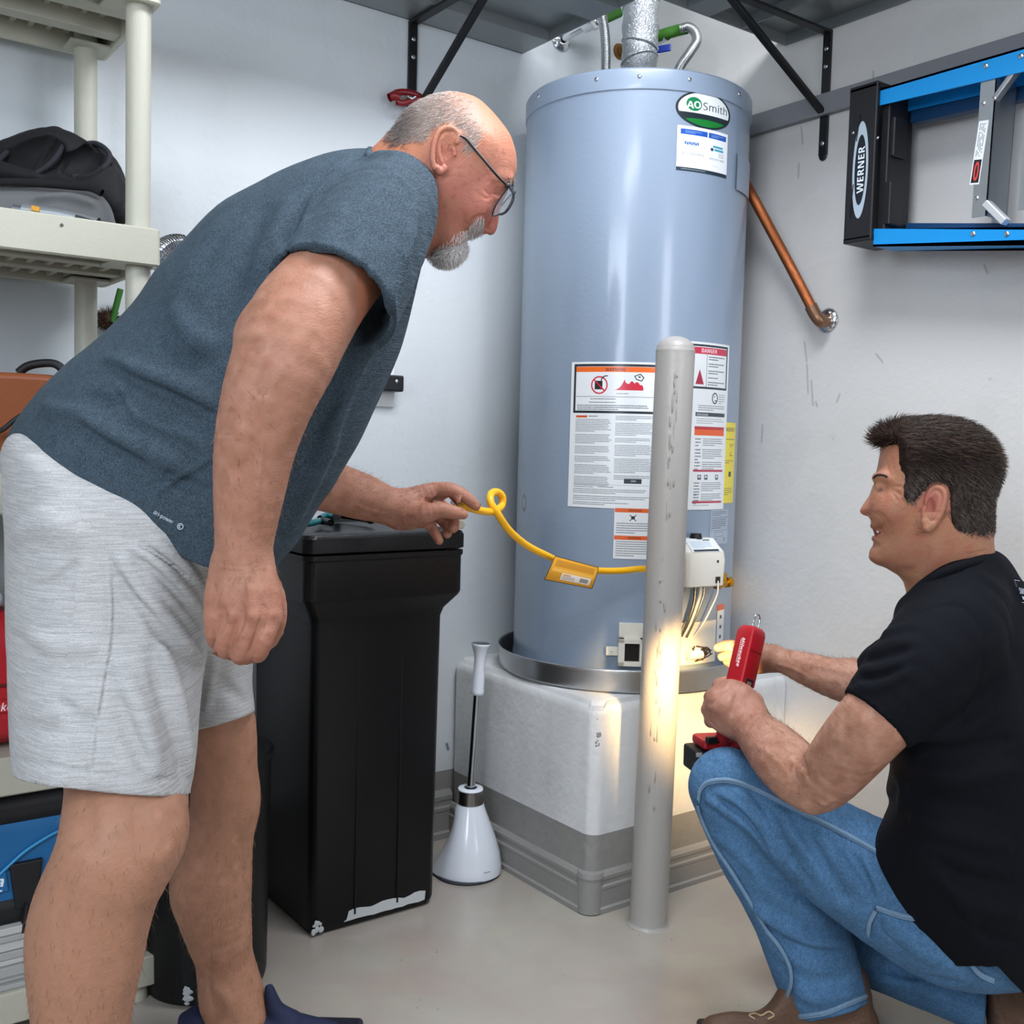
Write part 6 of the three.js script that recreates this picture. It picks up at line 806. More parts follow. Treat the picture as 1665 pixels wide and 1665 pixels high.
  const c1 = [A(828, 304, -0.066), A(834, 313, -0.016), A(832, 326, -0.010), A(823, 342, -0.012), A(811, 349, -0.030), A(801, 349, -0.060), A(805, 336, -0.066), A(815, 320, -0.068)];
  ga('rim', tube(c1, 0.0011, 64, 6, true), M(0x22242a, 0.3, { metalness: 0.6 })); ga('top_rim', tube([A(826, 302, -0.068), A(831, 308, -0.046), A(835, 314, -0.014)], 0.0019, 16, 8), blkM); ga('temple', tube([A(748, 221, -0.084), A(757, 225, -0.083), A(770, 240, -0.081), A(790, 264, -0.078), A(808, 285, -0.074), A(822, 299, -0.070), A(829, 305, -0.066)], 0.0021, 48, 8), blkM); ga('hinge', join(ballOn(A(825, 302, -0.07), FW.clone().negate(), 0.004, 0.8)), blkM); ga('nose_pad', tube([A(826, 341, -0.010), A(821, 346, -0.012), A(814, 349, -0.014), A(811, 346, -0.014)], 0.0014, 12, 6), blkM);
  { const ctr = c1.reduce((s, p) => s.add(p), V(0, 0, 0)).multiplyScalar(1 / c1.length), crv = new THREE.CatmullRomCurve3(c1, true), n = 40, P = [...ctr.toArray()], I = []; for (let i = 0; i < n; i++) { P.push(...crv.getPoint(i / n).toArray()); I.push(0, 1 + i, 1 + (i + 1) % n); } const g = new THREE.BufferGeometry(); g.setAttribute('position', new THREE.Float32BufferAttribute(P, 3)); g.setIndex(I); g.computeVertexNormals(); ga('lens', g, new THREE.MeshPhysicalMaterial({ color: 0xf4f8f8, transmission: 0.85, roughness: 0.04, thickness: 0, ior: 1.5 })); }
  const c2 = [A(829, 318, 0.062), A(836, 316, 0.016), A(834, 328, 0.011), A(826, 342, 0.012), A(818, 348, 0.03), A(808, 346, 0.06)]; ga('rim', tube(c2, 0.0011, 48, 6, true), M(0x22242a, 0.3, { metalness: 0.6 })); ga('bridge', tube([A(835, 314, -0.014), A(838, 312, 0), A(836, 316, 0.016)], 0.0013, 12, 6), blkM);
}
// ---------------------------------------------------------------- the younger man, squatting with the work light
{
  const root = thing('person', 'dark-haired man in black shirt and blue jeans squatting with the red light', 'person'), base = at(1480, 1690, 1.85); root.position.set(base.x, 0, base.z); const off = root.position.clone();
  const add = (name, g, m, label, parent = root) => { if (!g) return null; g.translate(-off.x, -off.y, -off.z); return part(parent, name, g, m, label); };
  const ZH = 1.72;
  const Wh = (px, py) => lerp(0.078, 0.054, sstep(800, 920, py)) * lerp(1, 0.84, sstep(1480, 1425, px));
  const head = bulk([[1431, 734], [1427, 757], [1423.5, 772], [1424, 784], [1420, 795], [1421, 812], [1421, 830], [1417, 842], [1416, 850], [1415.5, 856], [1420, 860], [1428, 863.5], [1431, 866], [1427, 869], [1419.5, 872], [1418.5, 877], [1421, 884], [1415, 893], [1412.5, 902], [1414, 910], [1424, 917.5], [1441, 924], [1463, 937], [1481, 953], [1489, 975], [1510, 990], [1560, 985], [1598, 925], [1607, 880], [1608, 850], [1611, 818], [1618, 795], [1622, 770], [1620, 745], [1610, 724], [1593, 706], [1566, 692], [1533, 686], [1497, 685], [1466, 693], [1443, 708], [1434, 720]], { z0: ZH, W: Wh, R: 62, p: 2.15, blur: 11, n: 5 });
  const nose = bulk([[1423, 788], [1414, 805], [1405, 818], [1398.5, 829], [1400, 835], [1407, 838.5], [1415, 839.5], [1425, 835], [1434, 818], [1430, 800]], { z0: ZH, W: (px, py) => lerp(0.010, 0.019, sstep(795, 830, py)), R: 13, blur: 3, p: 1.8 });
  const eD = (px) => lerp(ZH - 0.076, ZH - 0.094, (px - 1500) / 40), EL = (p, r) => limb(p.map(([x, y]) => [x, y, eD(x), r]), { n: 4 });
  const ear = bulk([[1523, 789], [1512, 793], [1504, 806], [1503, 830], [1499, 856], [1504, 865], [1513, 860], [1527, 845], [1537, 822], [1539, 803], [1533, 791]], { z0: (px) => eD(px) + 0.005, W: 0.0065, R: 7, blur: 2 });
  const neck = limb([[1530, 860, ZH, 72], [1545, 920, ZH + 0.01, 66], [1560, 985, ZH + 0.02, 78]]);
  const nearArm = limb([[1560, 1040, 1.62, 66], [1500, 1095, 1.60, 63], [1424, 1171, 1.60, 60], [1376, 1226, 1.655, 55], [1342, 1268, 1.70, 47], [1323, 1288, 1.715, 34]], { n: 3 }), foreArm = limb([[1318, 1284, 1.717, 35], [1297, 1260, 1.75, 48], [1270, 1232, 1.80, 48], [1246, 1207, 1.855, 41], [1224, 1184, 1.91, 34], [1210, 1170, 1.935, 34]], { n: 3 });
  const farArm = limb([[1560, 1050, 1.96, 64], [1480, 1090, 2.0, 52], [1415, 1112, 2.03, 42], [1385, 1108, 2.04, 38], [1350, 1101, 2.06, 32], [1310, 1087, 2.09, 26.5], [1275, 1075, 2.12, 20], [1258, 1070, 2.135, 20]], { n: 3 });
  const F1 = (a) => limb(a, { n: 3 });
  const fist = [F1([[1214, 1172, 1.940, 31], [1185, 1150, 1.943, 30], [1172, 1142, 1.950, 25]]), F1([[1222, 1166, 1.942, 27], [1205, 1136, 1.947, 25], [1188, 1122, 1.957, 18]]), F1([[1208, 1182, 1.945, 24], [1180, 1176, 1.950, 19], [1164, 1166, 1.957, 17]])];
  const fing = [F1([[1188, 1122, 1.957, 16], [1170, 1116, 1.980, 12.5], [1182, 1112, 2.005, 11.5], [1204, 1120, 2.011, 10]]), F1([[1172, 1132, 1.955, 16], [1157, 1134, 1.980, 13], [1172, 1132, 2.008, 12], [1194, 1140, 2.011, 10]]), F1([[1164, 1150, 1.955, 15.5], [1152, 1154, 1.980, 12.5], [1168, 1154, 2.008, 11], [1188, 1160, 2.011, 9.5]]), F1([[1166, 1168, 1.957, 14], [1156, 1172, 1.980, 11.5], [1170, 1174, 2.005, 10.5], [1186, 1178, 2.008, 9]])];
  const thumb = F1([[1222, 1166, 1.940, 20], [1228, 1150, 1.950, 15], [1228, 1138, 1.970, 12.5], [1214, 1128, 1.995, 11]]);
  const palmF = [F1([[1258, 1070, 2.135, 20], [1235, 1066, 2.15, 21], [1216, 1062, 2.165, 17]]), F1([[1256, 1074, 2.14, 18], [1234, 1078, 2.16, 18], [1216, 1078, 2.175, 15]])];
  const fingF = [F1([[1218, 1058, 2.165, 12], [1196, 1051, 2.19, 10], [1180, 1050, 2.21, 9], [1167, 1053, 2.225, 7]]), F1([[1214, 1068, 2.175, 12], [1194, 1066, 2.205, 10], [1182, 1066, 2.225, 8.5], [1174, 1068, 2.235, 7]]), F1([[1214, 1078, 2.18, 12], [1196, 1080, 2.21, 10], [1188, 1078, 2.23, 8], [1182, 1075, 2.24, 7]]), F1([[1218, 1086, 2.18, 11], [1204, 1090, 2.205, 9], [1197, 1088, 2.22, 7.5], [1192, 1086, 2.23, 6.5]])], thumbF = F1([[1238, 1058, 2.14, 13], [1218, 1050, 2.15, 11], [1200, 1050, 2.17, 9]]);
  const spine = limb([[1560, 985, 1.75, 70], [1590, 1150, 1.80, 90], [1620, 1400, 1.80, 95]]), thighI = limb([[1600, 1480, 1.78, 70], [1400, 1415, 1.83, 45], [1300, 1352, 1.88, 30], [1210, 1300, 1.925, 30], [1265, 1480, 1.94, 30], [1350, 1640, 1.94, 36]], { n: 2 });
  const eye = ball(1437, 797, ZH - 0.037, 9), socket = ball(1431, 795, ZH - 0.056, 11, [1, 1, 1.3]);
  const skin = blend([[head, 0], [neck, 0.03], [nose, 0.007], [socket, 0.012, 'cut'], [eye, 0.002], [limb([[1428, 791, ZH - 0.04, 3.5], [1436, 789, ZH - 0.043, 4], [1446, 795, ZH - 0.044, 3.5]]), 0.004], [limb([[1429, 802, ZH - 0.037, 3], [1437, 804, ZH - 0.042, 3.4], [1446, 800, ZH - 0.044, 3]]), 0.004], [limb([[1425, 777, ZH - 0.03, 7], [1436, 774, ZH - 0.046, 7.5], [1449, 780, ZH - 0.052, 6]]), 0.012], [ball(1446, 826, ZH - 0.044, 19, [1, 1.1, 0.8]), 0.02], [ball(1431, 818, ZH - 0.026, 11, [1, 1.4, 1]), 0.022], [ball(1418, 833, ZH - 0.013, 7.5), 0.006],
    [limb([[1419, 856, ZH, 3], [1424, 858.5, ZH - 0.012, 3.2], [1433, 863, ZH - 0.022, 2.6]]), 0.003], [limb([[1421, 876, ZH, 3.4], [1426, 874, ZH - 0.012, 3.4], [1434, 869, ZH - 0.022, 2.6]]), 0.003],
    [ear, 0.003], [EL([[1508, 826], [1507, 810], [1513, 797], [1524, 792.5], [1534, 798], [1536, 812], [1531, 832], [1521, 850], [1510, 861]], 4.3), 0.002], [EL([[1514, 808], [1522, 802], [1527, 812], [1523, 830], [1512, 846]], 3.2), 0.003], [EL([[1502, 828], [1502, 838]], 4.5), 0.003], [EL([[1504, 848], [1507, 858], [1514, 853]], 7), 0.004], [ball(1513, 825, eD(1513) - 0.002, 7.5, [0.8, 1.7, 0.9]), 0.003, 'cut'],
    [spine, 0.03], [thighI, 0.03], [nearArm, 0.02], [foreArm, 0.012], ...fist.map((g) => [g, 0.014]), ...fing.map((g) => [g, 0.004]), [thumb, 0.008], [farArm, 0.02], ...palmF.map((g) => [g, 0.01]), ...fingF.map((g) => [g, 0.004]), [thumbF, 0.007]]);
  const cr = (p, w, h) => skin.crease(p, w, h);
  cr([[1424, 836], [1434, 840], [1437, 852], [1436, 864]], 0.004, -0.004); cr([[1440, 846], [1444, 858], [1442, 872]], 0.005, -0.0025); cr([[1448, 796], [1456, 799], [1464, 806]], 0.0025, -0.002); cr([[1448, 793], [1458, 791], [1466, 792]], 0.0022, -0.0016); cr([[1447, 799], [1454, 806], [1460, 815]], 0.0022, -0.0016); cr([[1442, 752], [1444, 764], [1448, 774]], 0.003, -0.0016); cr([[1449, 750], [1452, 764]], 0.003, -0.0014);
  cr([[1408, 836], [1413, 838], [1417, 836]], 0.003, -0.004); cr([[1414, 888], [1420, 886], [1428, 888]], 0.004, -0.002); cr([[1464, 930], [1490, 925], [1505, 890]], 0.008, -0.003); cr([[1570, 905], [1590, 900], [1606, 895]], 0.003, -0.003); cr([[1510, 880], [1518, 900], [1510, 930]], 0.012, 0.003);
  cr([[1290, 1222], [1305, 1240], [1312, 1262]], 0.005, -0.008); cr([[1282, 1225], [1296, 1246], [1304, 1268]], 0.008, 0.003); cr([[1330, 1300], [1342, 1308], [1352, 1300]], 0.006, 0.003); cr([[1150, 1162], [1158, 1178], [1172, 1188]], 0.004, -0.002); cr([[1205, 1120], [1195, 1140], [1190, 1165]], 0.005, -0.0025); cr([[1188, 1112], [1178, 1122], [1164, 1128]], 0.003, -0.0035); cr([[1172, 1128], [1160, 1142], [1151, 1146]], 0.003, -0.003); cr([[1210, 1196], [1220, 1178], [1238, 1160]], 0.004, -0.002); cr([[1225, 1210], [1250, 1225], [1285, 1262]], 0.005, 0.002); cr([[1260, 1190], [1275, 1205], [1285, 1225]], 0.006, 0.002); cr([[1300, 1075], [1340, 1085], [1380, 1095]], 0.006, 0.003); cr([[1262, 1080], [1290, 1088], [1320, 1105]], 0.004, 0.002);
  skin.commit();
  const hairPoly = [[1416, 711], [1418, 718], [1430, 726], [1446, 724], [1460, 726], [1463, 754], [1471, 777], [1469, 800], [1475, 816], [1487, 815], [1503, 797], [1512, 787], [1524, 783], [1538, 786], [1545, 803], [1545, 832], [1551, 855], [1567, 868], [1586, 872], [1612, 870], [1622, 818], [1634, 791], [1638, 763], [1625, 722], [1602, 694], [1567, 674], [1533, 668], [1496, 666], [1462, 672], [1436, 688], [1414, 704]];
  const hairIn = bulk(hairPoly, { z0: ZH, W: 1, R: 10, blur: 2 });
  const earC = at(1520, 815, ZH - 0.085), cheekC = at(1446, 826, ZH - 0.05), noseC = at(1405, 830, ZH), lipC = at(1424, 866, ZH - 0.012), eyeC = at(1436, 797, ZH - 0.045);
  const skinColor = (x, y, z) => {
    toPx(x, y, z); const px = PJ[0], py = PJ[1], pz = PJ[2], n = fbm(x * 70 + 9, y * 70, z * 70, 3), m = fbm(x * 280, y * 280, z * 280, 2), P = V(x, y, z), D = (q) => P.distanceTo(q); let c;
    if (px > 1385 && py < 1000) {
      c = mix3(lin('#b58262'), lin('#a96a55'), clamp(0.35 + n + 0.15 * Math.exp(-Math.pow(D(cheekC) / 0.035, 2)), 0, 1)); c = mix3(c, lin('#b5605a'), 0.8 * Math.exp(-Math.pow(D(noseC) / 0.016, 2)) + 0.6 * Math.exp(-Math.pow(D(earC) / 0.022, 2))); c = mix3(c, lin('#9c4f4a'), 0.8 * Math.exp(-Math.pow(D(lipC) / 0.011, 2)));
      const beard = sstep(862, 890, py) * sstep(1560, 1500, px); c = mix3(c, lin('#8d6657'), 0.35 * beard * clamp(0.6 + m, 0, 1)); if (hairIn.dist(px, py) > 0 && D(earC) > 0.026) c = mix3(c, lin('#4a3a33'), 0.75 * sstep(0, 6, hairIn.dist(px, py)));
      if (D(eyeC) < 0.012 && pz < ZH - 0.03) c = mix3(c, lin('#2c211c'), 0.85 * sstep(0.008, 0.003, P.distanceTo(at(1433, 797.5, ZH - 0.043))));
    } else { c = mix3(lin('#a5745a'), lin('#c0937c'), clamp(0.5 + 1.0 * n, 0, 1)); c = mix3(c, lin('#a96f60'), clamp((px < 1245 ? 0.35 : 0.1) + 0.3 * m, 0, 1)); }
    const k = (1 + 0.10 * n + 0.12 * m) * 0.84; return [c[0] * k, c[1] * k, c[2] * k];
  };
  const bodyGeo = soft(skin, [[...boxPx(1385, 670, 1645, 1000, 1.6, 1.86), 0.0025], [...boxPx(1130, 1085, 1570, 1340, 1.52, 2.06), 0.0034], [...boxPx(1150, 1025, 1430, 1150, 2.0, 2.27), 0.003], [...boxPx(1160, 960, 1720, 1700, 1.55, 2.08), 0.02]], { color: skinColor });
  // hair mass and strands
  const cap = (x, y, z, px, py, pz) => Math.max(smin(head(x, y, z, px, py, pz), neck(x, y, z), 0.03) - Math.min(0.0006 + 0.0007 * Math.max(0, hairIn.dist(px, py)), lerp(-0.0012, 1, sstep(873, 838, py)) * lerp(0.004, 0.0105, sstep(820, 720, py)) + 0.004 * sstep(1470, 1430, px)), -0.0009 * hairIn.dist(px, py));
  const hairF = blend([[cap, 0], [limb([[1424, 712, ZH, 9], [1440, 702, ZH - 0.01, 12], [1470, 692, ZH - 0.02, 14]]), 0.01], [limb([[1424, 712, ZH + 0.03, 9], [1440, 702, ZH + 0.03, 12]]), 0.012], [limb([[1426, 714, ZH - 0.03, 8], [1444, 706, ZH - 0.035, 12]]), 0.012], [ball(1524, 818, eD(1524), 24, [0.8, 1.3, 1]), 0.003, 'cut']]);
  const hf2 = (x, y, z) => hairF(x, y, z) + 0.0013 * (vnoise(x * 60 + y * 90, y * 140 - x * 260, z * 260) - 0.5) * 2;
  const hairGeo0 = soft(hf2, [[...boxPx(1400, 655, 1650, 885, 1.6, 1.86), 0.0028]], { color: (x, y, z) => { toPx(x, y, z); const n = vnoise(x * 300, y * 60, z * 300), g = sstep(745, 800, PJ[1]) * 0.35; return mix3(mix3(lin('#1d1512'), lin('#2c201b'), n), lin('#67605b'), g * n); } });
  const back = RT.clone().multiplyScalar(0.95).addScaledVector(DN, 0.25).normalize();
  const hairGeo = strands(hairGeo0, (p, n, r, test) => { toPx(p.x, p.y, p.z); const px = PJ[0], py = PJ[1]; if (test) return [1]; const front = sstep(1480, 1425, px) * sstep(745, 715, py), side = sstep(735, 800, py), d = back.clone().multiplyScalar(1 - 1.7 * front).addScaledVector(DN, 0.9 * side - 0.35 * front).addScaledVector(n, 0.5 + 0.3 * front).addScaledVector(V(r() - 0.5, r() - 0.5, r() - 0.5), 0.6).normalize(), g = side * (0.25 + 0.5 * r() * sstep(1560, 1500, px)); return [1, lerp(0.018, 0.008, side) * (0.6 + 0.6 * r()), 0.00055, d, mix3(mix3(lin('#17100d'), lin('#54402f'), r() * r()), lin('#a39b95'), g * r())]; }, 11000, 71);
  const brow = strands(bodyGeo, (p, n, r, test) => { if (p.distanceTo(at(1434, 777, ZH - 0.045)) > 0.024) return null; toPx(p.x, p.y, p.z); if (PJ[1] < 769 || PJ[1] > 782 || PJ[0] > 1450 || PJ[2] > ZH) return null; if (test) return [1]; return [1, 0.007, 0.0005, back.clone().addScaledVector(n, 0.4).addScaledVector(DN, 0.1).normalize(), lin('#33251e')]; }, 320, 72),
    edgeHair = strands(bodyGeo, (p, n, r, test) => { if (p.y < 1.0) return null; toPx(p.x, p.y, p.z); const px = PJ[0], py = PJ[1]; if (px < 1425 || py > 885) return null; const d = hairIn.dist(px, py); if (d < -5 || d > 14 || p.distanceTo(earC) < 0.028) return null; if (test) return [sstep(-6, 4, d)]; return [1, 0.006 + 0.005 * r(), 0.00042, back.clone().multiplyScalar(0.5).addScaledVector(DN, 0.8).addScaledVector(n, 0.35).addScaledVector(V(r() - 0.5, r() - 0.5, r() - 0.5), 0.6).normalize(), mix3(lin('#241b17'), lin('#857c76'), 0.7 * r() * sstep(740, 800, py))]; }, 2600, 74);
  const limbHair = strands(bodyGeo, (p, n, r, test) => { toPx(p.x, p.y, p.z); const px = PJ[0], py = PJ[1]; const a = px > 1195 && px < 1320 && py > 1160 && py < 1310, b = px > 1240 && px < 1400 && py < 1140 && py > 1040; if (!a && !b) return null; if (test) return [1]; return [1, 0.009 + 0.008 * r(), 0.00017, RT.clone().multiplyScalar(-0.6).addScaledVector(DN, -0.4).addScaledVector(n, 0.45).addScaledVector(V(r() - 0.5, r() - 0.5, r() - 0.5), 0.9).normalize(), lin('#4a3327')]; }, 1500, 73);
  add('body', bodyGeo, skinMat); add('hair', hairGeo0, new THREE.MeshPhysicalMaterial({ color: 0xffffff, vertexColors: true, roughness: 0.95, specularIntensity: 0.15 }), 'short dark brown hair greying at the sides'); add('hair_strands', hairGeo, hairMat).userData.kind = 'stuff'; { const e = add('hairline', edgeHair, hairMat); if (e) e.userData.kind = 'stuff'; } const bh = add('body_hair', limbHair, hairMat); if (bh) bh.userData.kind = 'stuff';
  { const q = [[1420.5, 777], [1424, 773.5], [1430, 772], [1437, 773], [1443, 776]].map(([x, y]) => skin.cast(x, y)).filter(Boolean); if (q.length > 2) { const g = tube(q, 0.0019, 30, 8); add('eyebrow', g, M(0x2a1e18, 0.9)); } }
  add('teeth', tube([at(1423, 862, ZH - 0.002), at(1426, 863.5, ZH - 0.012), at(1431, 865.5, ZH - 0.02)], 0.0026, 10, 6), M(0xe9e2d6, 0.3));

  // --- black shirt
  const shirtMat = M(0x0c0e14, 0.85, { sheen: 0.15, sheenRoughness: 0.5, sheenColor: new THREE.Color(0x3b4658), bumpMap: rep(fine, 16, 16), bumpScale: 0.0005, specularIntensity: 0.25 });
  const torso = bulk([[1487, 970], [1462, 990], [1442, 1030], [1432, 1090], [1430, 1150], [1437, 1200], [1447, 1240], [1441, 1283], [1446, 1304], [1436, 1330], [1420, 1380], [1440, 1470], [1490, 1560], [1560, 1640], [1660, 1660], [1740, 1610], [1790, 1450], [1795, 1300], [1785, 1150], [1750, 1020], [1700, 962], [1665, 946], [1634, 930], [1611, 905], [1578, 909], [1545, 919], [1515, 944]], { z0: [[1560, 1000, 1.765], [1560, 1400, 1.815], [1700, 1200, 1.80]], W: (px, py) => lerp(0.165, 0.235, sstep(960, 1280, py)), R: 150, p: 2.1, blur: 20, n: 4, step: 3 });
  const sA = at(1548, 1040, 1.615), sB = at(1424, 1171, 1.60), sd = sB.clone().sub(sA).normalize(), sD = sd.dot(sB), sCut = (x, y, z) => sd.x * x + sd.y * y + sd.z * z - sD;
  const sleeve = limb([[1575, 990, 1.66, 62], [1548, 1030, 1.625, 82], [1500, 1085, 1.60, 80], [1450, 1142, 1.598, 71], [1424, 1171, 1.60, 63], [1402, 1196, 1.605, 60]], { n: 3 }), sIn = limb([[1470, 1120, 1.598, 56], [1424, 1171, 1.60, 57], [1390, 1210, 1.61, 54]], { n: 3 });
  const sleeveP = (x, y, z) => { const c = sCut(x, y, z); return Math.max(sleeve(x, y, z), c, -Math.max(sIn(x, y, z), -c - 0.05)); }; sleeveP.c = sleeve.c; sleeveP.R = sleeve.R;
  const farS = limb([[1560, 1010, 1.90, 70], [1520, 1060, 1.97, 70], [1450, 1098, 2.01, 58]]);
  const hemA = half([[1440, 1337, 1.80], [1520, 1452, 1.60], [1624, 1571, 1.65]], [1600, 1200, 1.75]), hemB = half([[1500, 1571, 1.7], [1800, 1569, 1.7], [1600, 1568, 1.95]], [1600, 1200, 1.75]), hem = (x, y, z) => Math.min(hemA(x, y, z), hemB(x, y, z) + (0));
  const under = (x, y, z, px, py, pz) => Math.max(torso(x, y, z, px, py, pz) + 0.011, -(hem(x, y, z) + 0.05));
  const shirt = blend([[torso, 0], [limb([[1492, 992, 1.675, 24], [1520, 965, 1.655, 26], [1556, 946, 1.655, 27], [1600, 934, 1.685, 26], [1616, 930, 1.73, 22]]), 0.05], [farS, 0.04], [sleeveP, 0.022], [hem, 0.001, 'keep'], [under, 0.001, 'cut']]);
  const sc = (p, w, h) => shirt.crease(p, w, h);
  sc([[1404, 1062], [1440, 1050], [1490, 1040]], 0.010, 0.006); sc([[1396, 1090], [1440, 1085], [1490, 1065]], 0.009, 0.006); sc([[1400, 1076], [1440, 1068], [1480, 1055]], 0.007, -0.006); sc([[1390, 1118], [1430, 1115], [1480, 1090]], 0.009, 0.006); sc([[1395, 1104], [1430, 1100], [1470, 1085]], 0.006, -0.006); sc([[1412, 1040], [1450, 1025], [1490, 1015]], 0.01, 0.005); sc([[1379, 1133], [1415, 1155], [1450, 1180], [1478, 1192]], 0.0025, -0.003);
  sc([[1490, 1000], [1530, 985], [1570, 990], [1600, 1040], [1590, 1120], [1560, 1180]], 0.005, -0.005); sc([[1500, 1200], [1560, 1190], [1620, 1150]], 0.012, 0.007); sc([[1490, 1225], [1560, 1225], [1640, 1200]], 0.012, -0.007); sc([[1500, 1260], [1570, 1265], [1650, 1250]], 0.014, 0.007); sc([[1470, 1290], [1540, 1310], [1630, 1320]], 0.014, -0.006); sc([[1480, 1330], [1550, 1355], [1650, 1380]], 0.014, 0.007); sc([[1520, 1400], [1570, 1430], [1650, 1440]], 0.012, -0.007); sc([[1530, 1430], [1580, 1470], [1660, 1490]], 0.014, 0.007); sc([[1560, 1480], [1600, 1520], [1660, 1540]], 0.010, -0.006); sc([[1620, 1040], [1640, 1120], [1650, 1220]], 0.02, 0.006); sc([[1450, 1250], [1470, 1280], [1460, 1310]], 0.012, 0.008); sc([[1545, 1445], [1570, 1480], [1582, 1520]], 0.010, 0.008); sc([[1580, 930], [1610, 945], [1640, 970]], 0.012, 0.004);
  shirt.commit();
  add('shirt', soft((x, y, z) => shirt(x, y, z) + 0.002 * fbm(x * 14 + 5, y * 14, z * 14, 2), [[...boxPx(1360, 890, 1830, 1680, 1.5, 2.06), 0.0055]]), shirtMat, 'black short sleeved shirt');
  add('collar', soft(blend([[limb([[1484, 969, 1.705, 7], [1502, 954, 1.655, 7.5], [1530, 933, 1.632, 8], [1560, 921, 1.632, 8], [1590, 912, 1.65, 8], [1611, 907, 1.69, 8], [1614, 908, 1.73, 8]], { n: 3 }), 0]]), [[...boxPx(1470, 895, 1630, 985, 1.6, 1.78), 0.0035]]), shirtMat);
  { const c = shirt.cast(1656, 965), a = shirt.cast(1640, 954), b = shirt.cast(1652, 985); if (c && a && b) { const X = shirt.cast(1664, 958).sub(a).normalize(), Y = a.clone().sub(b); Y.addScaledVector(X, -Y.dot(X)).normalize(); const Z = X.clone().cross(Y), g = new THREE.PlaneGeometry(0.05, 0.042).applyMatrix4(new THREE.Matrix4().makeBasis(X, Y, Z).setPosition(c.clone().addScaledVector(X, 0.012).addScaledVector(Z, 0.005))); const dr = (x, w, h) => { x.fillStyle = '#000'; x.fillRect(0, 0, w, h); x.strokeStyle = '#fff'; x.lineWidth = 4; x.beginPath(); x.moveTo(4, 60); x.lineTo(4, 4); x.lineTo(110, 4); x.moveTo(4, 180); x.lineTo(120, 180); x.stroke(); x.font = 'italic bold 66px sans-serif'; x.fillStyle = '#fff'; x.fillText('SMOKE', 26, 110, 210); x.fillRect(50, 130, 150, 26); }; add('printed_mark', g, new THREE.MeshStandardMaterial({ color: 0xaab2bb, roughness: 0.8, alphaMap: canvasTex(256, 200, dr, false), transparent: true }), 'small white print on the back'); } }

  // --- jeans
  const denim = noiseTex(512, (u, v, i, j) => { const tw = 0.5 + 0.5 * Math.sin((u + v) * 6.2832 * 96), n = tnoise(u, v, 128, 4), l = tfbm(u, v, 6, 3, 9); const k = 0.61 + 0.14 * tw + 0.16 * (n - 0.5) + 0.10 * (l - 0.5) + 0.05 * (tnoise(u, v, 32, 2) - 0.5); return [k * 0.86, k * 0.95, k]; }, true);
  const denimMat = M(0x85aed6, 0.88, { map: rep(denim, 5, 5), bumpMap: rep(fabricBump, 14, 14), bumpScale: 0.0006, specularIntensity: 0.3, sheen: 0.2, sheenColor: new THREE.Color(0x9fc0e0), sheenRoughness: 0.6 });
  const thigh = limb([[1183, 1277, 1.93, 59], [1222, 1300, 1.915, 62], [1272, 1328, 1.89, 66], [1330, 1369, 1.86, 78], [1402, 1416, 1.825, 91], [1476, 1459, 1.79, 99], [1548, 1494, 1.765, 104], [1625, 1490, 1.77, 112], [1690, 1480, 1.79, 110]], { n: 3 });
  const shin = limb([[1182, 1280, 1.935, 60], [1194, 1320, 1.94, 58], [1222, 1378, 1.94, 60], [1262, 1440, 1.94, 64], [1294, 1495, 1.94, 68], [1314, 1540, 1.94, 71], [1328, 1580, 1.94, 70], [1342, 1618, 1.94, 66], [1352, 1650, 1.94, 63], [1360, 1690, 1.94, 62]], { n: 3 });
  const cuffCut = half([[1293, 1662, 1.94], [1352, 1656, 1.86], [1410, 1628, 1.94]], [1300, 1400, 1.94]), shinIn = limb([[1330, 1600, 1.94, 57], [1352, 1650, 1.94, 52], [1364, 1700, 1.94, 53]]);
  const farLegS = limb([[1310, 1390, 2.14, 58], [1345, 1480, 2.15, 54], [1400, 1545, 2.12, 48], [1460, 1573, 2.06, 47], [1530, 1603, 2.0, 46], [1600, 1632, 1.96, 45]], { n: 3 }), farT = limb([[1300, 1390, 2.14, 62], [1420, 1440, 2.05, 80], [1560, 1490, 1.95, 100]]);
  const farCut = half([[1606, 1590, 1.95], [1600, 1665, 1.95], [1606, 1620, 2.1]], [1500, 1600, 2.0]);
  const hip = bulk([[1480, 1380], [1440, 1440], [1480, 1540], [1560, 1590], [1626, 1594], [1690, 1575], [1750, 1530], [1790, 1430], [1760, 1300], [1640, 1260], [1530, 1290]], { z0: 1.825, W: 0.165, R: 105, p: 2.2, blur: 16, step: 3 });
  const shinP = (x, y, z) => { const c = cuffCut(x, y, z); return Math.max(shin(x, y, z), c, -Math.max(shinIn(x, y, z), -c - 0.06)); }; shinP.c = shin.c; shinP.R = shin.R;
  const farP = (x, y, z) => Math.max(farLegS(x, y, z), farCut(x, y, z)); farP.c = farLegS.c; farP.R = farLegS.R;
  const jeans = blend([[shinP, 0], [thigh, 0.014], [hip, 0.05], [farT, 0.03], [farP, 0.014], [(x, y) => 0.004 - y, 0.002, 'keep']]);
  const jc = (p, w, h, t) => jeans.crease(p, w, h * 1.55, t), seams = [], seam = (p) => { const q = spline(p, 4).map(([x, y]) => jeans.cast(x, y)).filter(Boolean); if (q.length > 2) { jc(p.map(([x, y]) => [x + 1.5, y + 6]), 0.006, -0.0035, 0); seams.push(q); } };
